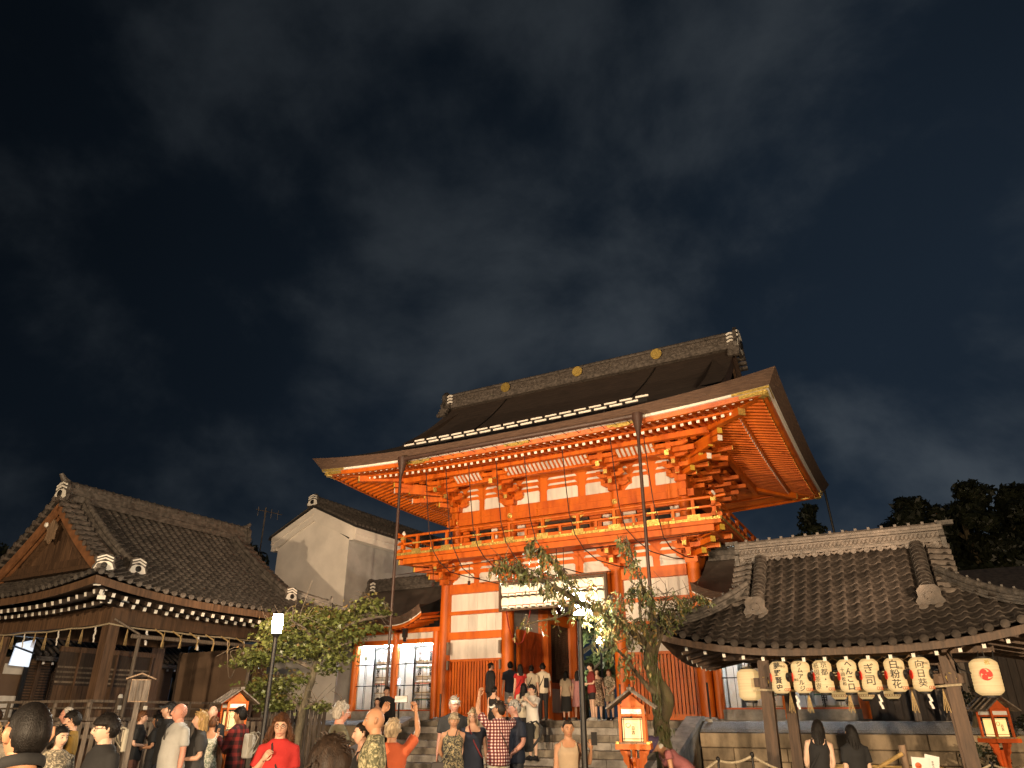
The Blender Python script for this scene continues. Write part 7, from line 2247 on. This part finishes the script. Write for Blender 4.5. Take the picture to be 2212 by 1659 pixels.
    if hk != 'bald':
        mb = MB(); nu, nv = 28, 20
        rs_ = random.Random(int(x * 977 + y * 131))
        long_ = {'long': 0.36, 'bob': 0.115, 'lob': 0.20, 'curly': 0.21, 'verylong': 0.44}.get(hk, 0)
        pts = []
        for j in range(nv + 1):
            for i in range(nu):
                u, v = i / nu, j / nv
                d = head_dir(u, v)
                p = head_pt(d, fem)
                fr_ = -d.y; az = abs(((u + 0.5) % 1.0) - 0.5)     # 0 front, .5 back
                lim = {'short': 0.34 - 6.0 * max(0, az - 0.185), 'fringe': 0.34 - 6.0 * max(0, az - 0.18), 'receding': 0.66 - 5.0 * max(0, az - 0.13), 'crop': 0.36 - 6.0 * max(0, az - 0.19), 'bun': 0.46 - 5.0 * max(0, az - 0.15)}.get(hk, 0.40 - 4.2 * max(0, az - 0.135))
                lim = max(lim, -0.66 if hk in ('short', 'crop', 'receding', 'fringe', 'bun') else -0.9)
                if hk == 'fringe': lim = min(lim, 0.16)
                th = {'short': 0.020, 'crop': 0.009, 'receding': 0.010, 'curly': 0.036, 'fringe': 0.024, 'bun': 0.011}.get(hk, 0.019)
                k = max(0.0, min(1.0, (d.z - lim) / 0.16))
                q = p * (1 + 0) + d * th * (k * 1.0) - d * 0.014 * (1 - k)
                if k > 0.5:
                    if hk == 'curly': q += V((rs_.uniform(-1, 1), rs_.uniform(-1, 1), rs_.uniform(-1, 1))) * 0.009
                    elif hk in ('short', 'fringe'): q += d * rs_.uniform(-0.002, 0.006)
                if long_ and az > 0.15 and d.z < 0.0 and k > 0.2:
                    f = (-d.z) ** 1.2
                    q.z -= f * long_ * (0.8 if hk != 'curly' else 0.72)
                    wv = 1.06 if hk != 'curly' else 1.5
                    q.x = p.x * (1 + (wv - 1) * f) + math.copysign(0.024, p.x) * min(1, abs(p.x) / 0.03) * (1 - 0.25 * f) * (1.0 if hk != 'curly' else 1.5)
                    q.y = max(q.y, 0.0) + 0.045 * f * (1 if az > 0.3 else 0.3)
                pts.append(HM @ q)
        fs = []
        for j in range(nv):
            for i in range(nu):
                i2 = (i + 1) % nu
                fs.append((j * nu + i, j * nu + i2, (j + 1) * nu + i2, (j + 1) * nu + i))
        mb.add(pts, fs)
        if long_:     # strands hanging round the back and sides
            n_ = 26 if hk != 'curly' else 64
            for k in range(n_):
                a = R(70) + (R(290) - R(70)) * (k + 0.5) / n_       # 180 = back
                sx, sy = math.sin(a), -math.cos(a)
                wid = 1.0 if hk != 'curly' else rs_.uniform(1.15, 1.75)
                z1 = -long_ * (1.0 - 0.25 * rs_.random())
                drift = 0.02 if hk != 'curly' else 0.05
                c0 = V((sx * 0.076, sy * 0.085 + 0.01, 0.04)); c1 = V((sx * 0.088 * wid, sy * 0.095 + 0.015, -0.05)); c2 = V((sx * 0.080 * wid + rs_.uniform(-1, 1) * drift, sy * 0.085 + 0.035, -0.05 + (z1 + 0.05) * 0.55)); c3 = V((sx * 0.074 * wid + rs_.uniform(-1, 1) * drift, sy * 0.08 + 0.045, z1))
                if hk == 'curly':
                    path = [c0.lerp(c1, 0.0)]
                    for m_ in range(1, 9):
                        f = m_ / 8; c = c1.lerp(c3, f) if f > 0.2 else c0.lerp(c1, f * 5)
                        path.append(c + V((rs_.uniform(-1, 1), rs_.uniform(-1, 1), 0)) * 0.014)
                    mb.tube([HM @ q for q in path], [0.012, 0.020, 0.022, 0.020, 0.023, 0.020, 0.020, 0.017, 0.008], 6)
                else:
                    mb.tube([HM @ q for q in (c0, c1, c2, c3)], [(0.010, 0.014), (0.016, 0.014), (0.016, 0.012), (0.008, 0.006)], 6)
        if hk in ('short', 'fringe', 'lob', 'bob', 'receding'):     # loose locks breaking the outline
            for k in range(46):
                u, v = rs_.random(), rs_.uniform(0.5, 0.97)
                d = head_dir(u, v); az = abs(((u + 0.5) % 1.0) - 0.5)
                if d.z < (0.42 if az < 0.2 else -0.3) or (hk == 'receding' and d.z > 0.3): continue
                p = head_pt(d, fem) + d * 0.016
                tg = (V((0, 0, -1)) + d * d.z + V((rs_.uniform(-.8, .8), rs_.uniform(-.8, .8), 0.2))).normalized()
                L_k = rs_.uniform(0.025, 0.055)
                mb.tube([HM @ p, HM @ (p + tg * L_k * 0.5 + d * 0.010), HM @ (p + tg * L_k + d * rs_.uniform(-0.004, 0.014))], [(0.007, 0.004), (0.006, 0.004), (0.001, 0.001)], 4)
        if hk == 'bun':
            mb.tube([HM @ V(q) for q in ((0, 0.08, 0.03), (0, 0.11, 0.045), (0, 0.125, 0.045), (0, 0.135, 0.04))], [0.02, 0.034, 0.030, 0.010], 10)
        fin(mb).build('hair', MT['hair_' + hairc], t, True)
    # worn extras
    for ex in extra:
        mb = MB()
        if ex[0] == 'glasses':
            for sg in (-1, 1):
                mb.tube([HM @ V((sg * 0.032 + 0.025 * math.cos(a), -0.098 + 0.006 * abs(math.cos(a)), 0.003 + 0.019 * math.sin(a))) for a in [i * math.pi / 6 for i in range(13)]], 0.0026, 5)
                mb.tube([HM @ V((sg * 0.057, -0.090, 0.008)), HM @ V((sg * 0.078, -0.02, 0.010)), HM @ V((sg * 0.079, 0.02, 0.006))], 0.0024, 5)
            mb.tube([HM @ V((-0.008, -0.102, 0.006)), HM @ V((0.008, -0.102, 0.006))], 0.0024, 5)
            fin(mb).build('glasses', MT[ex[1]] if len(ex) > 1 else MT['iron'], t, True)
        elif ex[0] == 'cap':
            nu, nv = 24, 8; pts = []
            for j in range(nv + 1):
                for i in range(nu):
                    d = head_dir(i / nu, 0.60 + 0.40 * j / nv); p = head_pt(d, 0); p += d * 0.016; p.z += 0.004
                    if d.z < 0.36: p.z = max(p.z, 0.038)
                    pts.append(HM @ p)
            mb.add(pts, [(j * nu + i, j * nu + (i + 1) % nu, (j + 1) * nu + (i + 1) % nu, (j + 1) * nu + i) for j in range(nv) for i in range(nu)])
            br = []
            for j in range(2):
                for k in range(9):
                    a = R(-62 + 124 * k / 8)
                    r_ = 1.0 + (0.82 * math.cos(a) ** 0.8 if j else -0.05)
                    br.append(HM @ V((math.sin(a) * 0.082 * (1 if not j else 0.98), -math.cos(a) * 0.103 - (0.075 * math.cos(a) if j else -0.01), 0.048 - (0.012 if j else 0.0) - 0.02 * abs(math.sin(a)) * (1 if j else 0))))
            bb = len(mb.v)
            mb.add(br + [p + V((0, 0, -0.006)) for p in br], [(k, k + 1, 9 + k + 1, 9 + k) for k in range(8)] + [(18 + 9 + k, 18 + 9 + k + 1, 18 + k + 1, 18 + k) for k in range(8)] + [(9 + k, 10 + k, 28 + k, 27 + k) for k in range(8)])
            fin(mb).build('cap', MT['cl_' + ex[1]], t, True)
        elif ex[0] == 'hat':
            prof = [(0.02, 0.135), (0.075, 0.128), (0.100, 0.095), (0.105, 0.055), (0.118, 0.028), (0.150, -0.005), (0.148, -0.010), (0.112, 0.020), (0.098, 0.05)]
            q = MB().lathe(prof, 26)
            mb.add([HM @ (V(p) + V((0, 0.01, 0.0))) for p in q.v], q.f)
            fin(mb).build('hat', MT['cl_' + ex[1]], t, True)
        elif ex[0] == 'strap':       # a strap crossing the chest and back
            sg = ex[2] if len(ex) > 2 else 1
            path = [(sg * -0.07, 0.02, 1.475), (sg * -0.06, -0.085, 1.42), (0, -0.150, 1.25), (sg * 0.13, -0.125 * (0.4 + 0.6 * bulk), 1.02), (sg * 0.175 * (0.4 + 0.6 * bulk), 0.0, 0.95), (sg * 0.12, 0.135, 1.03), (0, 0.125, 1.25), (sg * -0.06, 0.075, 1.43), (sg * -0.07, 0.02, 1.475)]
            mb.tube(smooth_path(path, 4), (0.013, 0.005), 6)
            fin(mb).build('bag_strap', MT['cl_' + ex[1]], t, True)
        elif ex[0] == 'collar':
            mb.tube([(0.078 * math.cos(a), 0.070 * math.sin(a) + 0.002, (ex[2] if len(ex) > 2 else 1.475) + 0.022 * math.sin(a)) for a in [i * math.pi / 12 for i in range(25)]], (0.010, 0.022), 8, sq=(1, 0, 0))
            fin(mb).build('collar', MT['cl_' + ex[1]], t, True)
        elif ex[0] == 'hung_glasses':
            for sg in (-1, 1):
                mb.tube([(0.018 + sg * 0.016 * math.cos(a) * 0.8, -0.152 - 0.02 * bulk, 1.315 + 0.045 * sg * 0 + 0.05 * math.sin(a)) for a in [i * math.pi / 5 for i in range(11)]], 0.006, 5)
            fin(mb).build('sunglasses', MT['iron'], t, True)
        elif ex[0] == 'beard':
            nu = 14; pts = []
            for j in range(6):
                for i in range(nu + 1):
                    u = -0.22 + 0.44 * i / nu
                    d = head_dir(u, 0.10 + 0.19 * j / 5); p = head_pt(d, 0); pts.append(HM @ (p + d * 0.007))
            mb.add(pts, [(j * (nu + 1) + i, j * (nu + 1) + i + 1, (j + 1) * (nu + 1) + i + 1, (j + 1) * (nu + 1) + i) for j in range(5) for i in range(nu)])
            fin(mb).build('beard', MT['hair_' + ex[1]], t, True)
    # where the hands are, for held things
    out = {}
    rot = M4.Rotation(R(yaw), 4, 'Z')
    base_ = V((x, y, zg))
    for sg, nm in ((-1, 'R'), (1, 'L')):
        p2, w_ = sh[sg][2], sh[sg][4]
        out[nm] = base_ + rot @ (bendp(p2 + w_ * 0.085) * s)
    out['back'] = lambda dx, dy, dz: base_ + rot @ (bendp(V((dx, dy, dz))) * s)
    out['t'] = t
    return out

def phone(p, yaw, label, tiltx=0, wide=False, screen=True):
    t = thing('phone', label, 'phone', p, R(yaw))
    t.rotation_euler = (R(tiltx), 0, R(yaw))
    w_, h_ = (0.155, 0.075) if wide else (0.075, 0.155)
    part('case', MT['iron'], lambda q: q.box((0, 0, 0), (w_, 0.010, h_)), t)
    part('display', MT['screen'] if screen else MT['glass_dark'], lambda q: q.box((0, 0.0055, 0), (w_ - 0.008, 0.002, h_ - 0.008)), t)
def bag(p, yaw, label, m, size=(0.24, 0.09, 0.17), kind='shoulder_bag', handles=False, straps=False):
    t = thing(kind, label, 'bag', p, R(yaw))
    a, b, c = size
    mb = MB()
    n = 14
    sec = []
    for z, f in ((-0.5, 0.80), (-0.46, 0.95), (-0.2, 1.0), (0.25, 0.97), (0.44, 0.90), (0.5, 0.72)):
        for k in range(n):
            an = 2 * math.pi * k / n; ca, sa = math.cos(an), math.sin(an)
            sec.append((a / 2 * f * math.copysign(abs(ca) ** 0.62, ca), b / 2 * f * math.copysign(abs(sa) ** 0.6, sa), c * z))
    mb.add(sec, [(j * n + k, j * n + (k + 1) % n, (j + 1) * n + (k + 1) % n, (j + 1) * n + k) for j in range(5) for k in range(n)] + [tuple(range(n - 1, -1, -1)), tuple(5 * n + k for k in range(n))])
    mb.build('bag_body', m, t, True)
    part('flap', m, lambda q: q.box((0, -b * 0.47, c * 0.2), (a * 0.86, 0.014, c * 0.5)), t)
    if handles:
        for y in (-b * 0.35, b * 0.35):
            part('handle', m, lambda q: q.tube([(-a * 0.22, y, c * 0.45), (-a * 0.20, y, c * 0.95), (0, y, c * 1.08), (a * 0.20, y, c * 0.95), (a * 0.22, y, c * 0.45)], 0.011, 6), t, True)
        for k in range(4): part('printed_stripe', MT['wood'], lambda q: q.box((-a * 0.3 + k * a * 0.2, -b * 0.5 - 0.006, -c * 0.1), (0.012, 0.004, c * 0.6)), t)
    if straps:
        for sx in (-1, 1):
            part('strap', m, lambda q: q.tube([(sx * a * 0.3, -b * 0.4, -c * 0.35), (sx * a * 0.42, -b * 1.2, 0.0), (sx * a * 0.36, -b * 1.5, c * 0.35), (sx * a * 0.26, -b * 0.9, c * 0.56), (sx * a * 0.22, -b * 0.3, c * 0.5)], (0.020, 0.006), 6), t, True)
    return t
# ---------------------------------------------------------------- the crowd
G_ = ground_z
def PP(x, y, h, yaw, label, zg=None, **kw): return person(x, y, G_(y) if zg is None else zg, h, yaw, label, **kw)
# nearest, left
PP(-1.96, 3.25, 1.705, 226, 'person with cropped dark hair seen large from behind at the lower left', skin='tan', hair=('crop', 'black'), top=('tee', 'black'), turn=8, tilt=4, bulk=1.05, extra=(('collar', 'black', 1.495),))
PP(-6.15, 9.5, 1.58, 40, 'person with long blond hair and glasses cut by the left edge', skin='light', hair=('long', 'blond'), top=('tee', 'beige'), fem=1, extra=(('glasses',),))
PP(-9.72, 15.0, 1.64, 250, 'dark haired person at the far left edge behind the blond one', skin='fair', hair=('short', 'brown'), top=('tee', 'charcoal'))
PP(-7.79, 12.5, 1.56, -35, 'smiling brown haired person in a brown patterned top at the left', skin='tan', hair=('long', 'dark'), top=('tee', 'floral_brown'), fem=1, turn=-20)
PP(-6.98, 12.5, 1.71, -70, 'older person with receding hair and glasses behind the one in mustard', skin='ruddy', hair=('receding', 'grey'), top=('tee', 'lightgrey'), extra=(('glasses',),), turn=-10)
PP(-5.94, 10.8, 1.67, -62, 'laughing young person in a mustard shirt facing left', skin='fair', hair=('short', 'black'), top=('tee', 'mustard'), arms=('down', 'hold'), tilt=-8, turn=-15)
PP(-4.84, 8.6, 1.55, 48, 'person with a short dark bob in a grey patterned blouse turning right', skin='light', hair=('bob', 'black'), top=('tee', 'pattern_grey'), fem=1, turn=18)
PP(-3.64, 7.2, 1.67, -38, 'young person with tousled black hair in a black tee turning left', skin='light', hair=('fringe', 'black'), top=('tee', 'black'), turn=-18, tilt=2, extra=(('glasses',),))
a = PP(-7.22, 15.5, 1.61, 105, 'dark haired person in a black tee with a pale backpack facing right', skin='fair', hair=('short', 'auburn'), top=('tee', 'black'), bottom=('trousers', 'brown'), fem=1, arms=('hold', 'hold'), turn=15)
bag(a['back'](0, 0.20, 1.18), 285, 'pale beige backpack on the dark haired person by the notice box', MT['cl_cream'], (0.27, 0.14, 0.40), 'backpack', straps=True)
PP(-6.87, 15.5, 1.55, -85, 'person in a black outfit with hands raised at chest before the fence', skin='tan', hair=('lob', 'black'), top=('tee', 'black'), bottom=('shorts', 'black'), fem=1, arms=('phone', 'hold'))
PP(-5.87, 13.6, 1.77, -60, 'person in a black shirt and dark cap looking up to the left', skin='fair', hair=('short', 'black'), top=('tee', 'black'), tilt=14, turn=-12, extra=(('cap', 'black'),))
PP(-4.76, 11.4, 1.77, -42, 'stout bald person in a light grey tee with sunglasses hung at the collar', skin='ruddy', hair=('bald', 'grey'), top=('tee', 'lightgrey'), bottom=('shorts', 'charcoal'), bulk=1.3, tilt=8, turn=-8, extra=(('hung_glasses',),))
a = PP(-4.50, 11.55, 1.66, -62, 'blond bobbed person in a dark grey top holding a phone and a tan tote', skin='fair', hair=('lob', 'blond'), top=('tee', 'charcoal'), bottom=('trousers', 'white'), fem=1, arms=('hold', 'hold'), bulk=1.1, turn=-6, tilt=3)
phone(a['R'] + V((-0.02, 0, 0.06)), 118, 'lit phone held by the blond person with the tote', 0)
bag(a['back'](-0.10, -0.30, 0.90), -50, 'tan canvas tote with dark stripes hanging from the blond person\'s arm', MT['cl_tan'], (0.34, 0.12, 0.26), 'tote_bag', handles=True)
PP(-5.36, 14.2, 1.72, 178, 'bald person in a black shirt seen from behind by the fence', skin='fair', hair=('bald', 'grey'), top=('tee', 'black'), bulk=1.05)
PP(-4.79, 12.8, 1.58, 176, 'person in a sleeveless white floral dress seen from behind', skin='tan', hair=('crop', 'auburn'), top=('sundress', 'floral_white'), bottom=('none', ''), fem=1, bulk=1.05)
a = PP(-4.40, 12.9, 1.70, -100, 'dark haired person in a red tartan shirt with a white backpack', skin='tan', hair=('short', 'black'), top=('long', 'tartan'), bottom=('trousers', 'navy'), arms=('hold', 'phone'))
bag(a['back'](0, 0.20, 1.16), 80, 'white drawstring backpack on the person in tartan', MT['cl_white'], (0.22, 0.13, 0.35), 'backpack', straps=True)
phone(a['L'] + V((0, -0.03, 0.05)), 80, 'small lit phone held up by the person in tartan')
PP(-2.54, 8.8, 1.66, 4, 'curly haired person in a red tee and black glasses with one hand at the chest', skin='fair', hair=('curly', 'auburn'), top=('tee', 'red'), fem=1, bulk=1.15, arms=('chest', 'down'), turn=6, extra=(('glasses',), ('strap', 'black', 1)))
PP(-2.21, 10.2, 1.78, 120, 'grey haired person in an olive shirt and glasses turned away to the right', skin='ruddy', hair=('short', 'grey'), top=('tee', 'olive'), bulk=1.15, turn=10, extra=(('glasses', 'white_paint'), ('strap', 'charcoal', -1)))
PP(-0.74, 3.3, 1.57, 180, 'dark tousled head of a person close to the viewer at the bottom', skin='fair', hair=('fringe', 'dark'), top=('tee', 'black'))
PP(-3.90, 22.9, 1.62, -4, 'long haired person in a strapless black dress on the left of the steps', zg=0.55, skin='fair', hair=('long', 'black'), top=('strapless', 'black'), bottom=('none', ''), fem=1, arms=('down', 'down'))
PP(-3.70, 23.2, 1.78, 10, 'person in a black jacket standing before the lit cask case', zg=0.70, skin='fair', hair=('short', 'black'), top=('jacket', 'black'), bottom=('trousers', 'black'), turn=15)
PP(-1.38, 8.1, 1.74, -82, 'bald person in profile wearing a green floral shirt and camera strap', skin='tan', hair=('bald', 'grey'), top=('tee', 'floral_green'), bulk=1.1, extra=(('strap', 'black', 1),))
PP(-1.54, 8.35, 1.60, -80, 'dark haired person in profile with a hand under the chin', skin='fair', hair=('bun', 'dark'), top=('tank', 'black'), fem=1, arms=('chin', 'down'))
a = PP(-1.33, 8.9, 1.61, 172, 'ash blond person in an orange tee holding a phone up with both arms', skin='tan', hair=('fringe', 'ash'), top=('tee', 'orange'), fem=1, bulk=1.15, arms=('raise', 'raise'), extra=(('strap', 'brown', -1),))
phone((a['R'] + a['L']) / 2 + V((0.0, 0.02, 0.06)), 172, 'phone held sideways above the person in orange', 8, wide=True)
PP(-1.04, 14.3, 1.86, 8, 'person in a pale cap and black tee with arms at the sides', skin='ruddy', hair=('short', 'grey'), top=('tee', 'charcoal'), bottom=('trousers', 'charcoal'), bulk=1.1, turn=12, extra=(('cap', 'white'),))
a = PP(-0.98, 13.4, 1.60, 3, 'short blond person in a sleeveless dark floral dress with a crossbody bag', skin='tan', hair=('fringe', 'ash'), top=('sundress', 'floral_dark'), bottom=('none', ''), fem=1, bulk=1.2, arms=('back', 'back'), extra=(('strap', 'black', -1),))
bag(a['back'](-0.25, -0.08, 0.86), 20, 'small dark brown bag at the hip of the person in the floral dress', MT['leather'], (0.25, 0.09, 0.17))
PP(-0.66, 13.5, 1.67, 4, 'grey blond person with glasses in a long navy dress', skin='fair', hair=('lob', 'ash'), top=('dress', 'navy'), bottom=('skirt', 'navy'), fem=1, bulk=1.1, arms=('down', 'slack'), turn=-14, extra=(('glasses', 'iron'), ('strap', 'maroon', 1)))
a = PP(-0.22, 13.2, 1.79, 205, 'person in a red checked shirt, white cap and pale trousers raising both hands', skin='tan', hair=('short', 'dark'), top=('tee', 'check'), bottom=('trousers', 'cream'), arms=('raiseout', 'raise'), bulk=1.1, turn=42, tilt=6, extra=(('cap', 'white'), ('strap', 'black', -1)))
a = PP(0.05, 13.6, 1.80, -60, 'grey haired person in a navy tee with a dark backpack looking left', skin='ruddy', hair=('short', 'grey'), top=('tee', 'navy'), bottom=('trousers', 'charcoal'), bulk=1.15, arms=('low', 'low'), turn=-16, tilt=-4)
bag(a['back'](0, 0.22, 1.18), 120, 'dark backpack on the grey haired person in navy', MT['cl_black'], (0.30, 0.16, 0.44), 'backpack', straps=True)
a = PP(0.54, 20.9, 1.78, -42, 'person in a white tee, beige shorts and red glasses taking a photograph on the steps', zg=0.66, skin='light', hair=('short', 'black'), top=('tee', 'white'), bottom=('shorts', 'khaki'), arms=('photo', 'photo'), turn=-10, extra=(('glasses', 'red_ink'),))
phone((a['R'] + a['L']) / 2 + V((-0.02, -0.03, 0.05)), -42, 'dark phone raised by the person in white on the steps', 0, screen=False)
PP(-0.50, 21.8, 1.60, 150, 'dark haired person in a black top seen from behind on the steps', zg=0.85, skin='fair', hair=('bun', 'black'), top=('tank', 'black'), bottom=('skirt', 'black'), fem=1)
PP(-0.67, 24.4, 1.66, 120, 'person all in black with hair tied standing before the left lattice', zg=PZ - 0.0, skin='fair', hair=('bun', 'black'), top=('jacket', 'black'), bottom=('trousers', 'black'))
PP(-0.06, 25.4, 1.74, 185, 'person in a dark blue tee and grey shorts walking in by the left column', zg=PZ, skin='fair', hair=('short', 'black'), top=('tee', 'navy'), bottom=('shorts', 'grey'))
PP(0.26, 24.3, 1.60, 190, 'person with long dark hair in a bright red dress walking to the gate', zg=PZ, skin='fair', hair=('long', 'black'), top=('dress', 'red'), bottom=('none', ''), fem=1, extra=(('strap', 'maroon', 1),))
PP(0.64, 25.7, 1.65, 170, 'person in a grey cap and cream shirt entering the gate', zg=PZ, skin='fair', hair=('short', 'black'), top=('tee', 'cream'), bottom=('trousers', 'khaki'), extra=(('cap', 'grey'), ('strap', 'black', 1)))
a = PP(1.02, 25.8, 1.72, 182, 'person in a cream shirt with a black sling bag and black trousers at the gate', zg=PZ, skin='fair', hair=('short', 'black'), top=('tee', 'cream'), bottom=('trousers', 'black'), extra=(('strap', 'black', 1),))
bag(a['back'](-0.10, 0.17, 1.12), 172, 'black sling bag on the back of the person in the cream shirt', MT['cl_black'], (0.16, 0.08, 0.30), 'sling_bag')
PP(0.32, 21.5, 1.64, 175, 'long black haired person in a cream top and black skirt climbing the steps', zg=0.87, skin='light', hair=('verylong', 'black'), top=('tee', 'cream'), bottom=('skirt', 'black'), fem=1)
PP(1.85, 26.9, 1.55, 165, 'person with black hair, beige blouse and long black skirt inside the doorway', zg=PZ, skin='fair', hair=('long', 'black'), top=('tee', 'beige'), bottom=('skirt', 'black'), fem=1)
PP(2.22, 26.5, 1.53, 170, 'long haired person in a pale pink dress left of the right lamp post', zg=PZ, skin='fair', hair=('verylong', 'black'), top=('dress', 'pink'), bottom=('none', ''), fem=1)
PP(2.46, 24.2, 1.62, -80, 'person in a dark red tee and black shorts holding arms out by the door', zg=PZ, skin='light', hair=('short', 'dark'), top=('tee', 'darkred'), bottom=('hotpants', 'black'), fem=1, arms=('hold', 'hold'), shoes='lightgrey')
PP(2.83, 25.9, 1.56, -10, 'brown haired person in a short floral dress at the right of the doorway', zg=PZ, skin='light', hair=('lob', 'brown'), top=('dress', 'floral_brown'), bottom=('none', ''), fem=1, arms=('low', 'slack'), turn=10, shoes='white')
PP(3.22, 25.9, 1.55, -20, 'light brown haired person in a pale floral outfit beside the right column', zg=PZ, skin='light', hair=('long', 'auburn'), top=('tee', 'print_white'), bottom=('hotpants', 'khaki'), fem=1, arms=('hold', 'low'), turn=-15)
a = PP(0.74, 10.6, 1.57, 6, 'person in a tan tank top raising a phone beside the right lamp post', skin='tan', hair=('bun', 'dark'), top=('tank', 'tan'), fem=1, arms=('down', 'ear'), turn=4)
phone(a['L'] + V((0.03, -0.03, 0.05)), -8, 'dark phone held by the person in the tan tank top', 12, screen=False)
a = PP(2.62, 12.2, 1.55, -84, 'stooping person in a purple hat and mauve dress before the cherry trunk', skin='tan', hair=('short', 'grey'), top=('dress', 'mauve'), bottom=('none', ''), fem=1, bend=52, arms=('reach', 'reach'), tilt=-6, bulk=1.1, extra=(('hat', 'purple'),))
o = MB(); c = a['back'](0, -0.02, 1.49)
q = MB().lathe([(0.03, -0.04), (0.05, -0.02), (0.055, 0.01), (0.04, 0.04), (0.01, 0.06)], 14).build('neck_towel', MT['cl_white'], None, True)
q.location = c + V((0.02, 0, 0.03)); q.rotation_euler = (0.3, 0.9, 0); q['label'] = 'white towel bunched at the neck of the stooping person in mauve'; q['category'] = 'towel'
a = PP(4.29, 11.4, 1.56, 160, 'long black haired person in a black pinafore and beige blouse leaning under the pavilion', skin='light', hair=('verylong', 'black'), top=('sundress', 'black'), bottom=('skirt', 'black'), fem=1, bend=8, lean=-6, arms=('low', 'low'), extra=(('strap', 'black', 1),))
PP(4.74, 11.2, 1.49, 178, 'person with long black hair in a black tee seen from behind at the pavilion', skin='light', hair=('long', 'black'), top=('tee', 'black'), bottom=('trousers', 'black'), fem=1)
run_jobs()
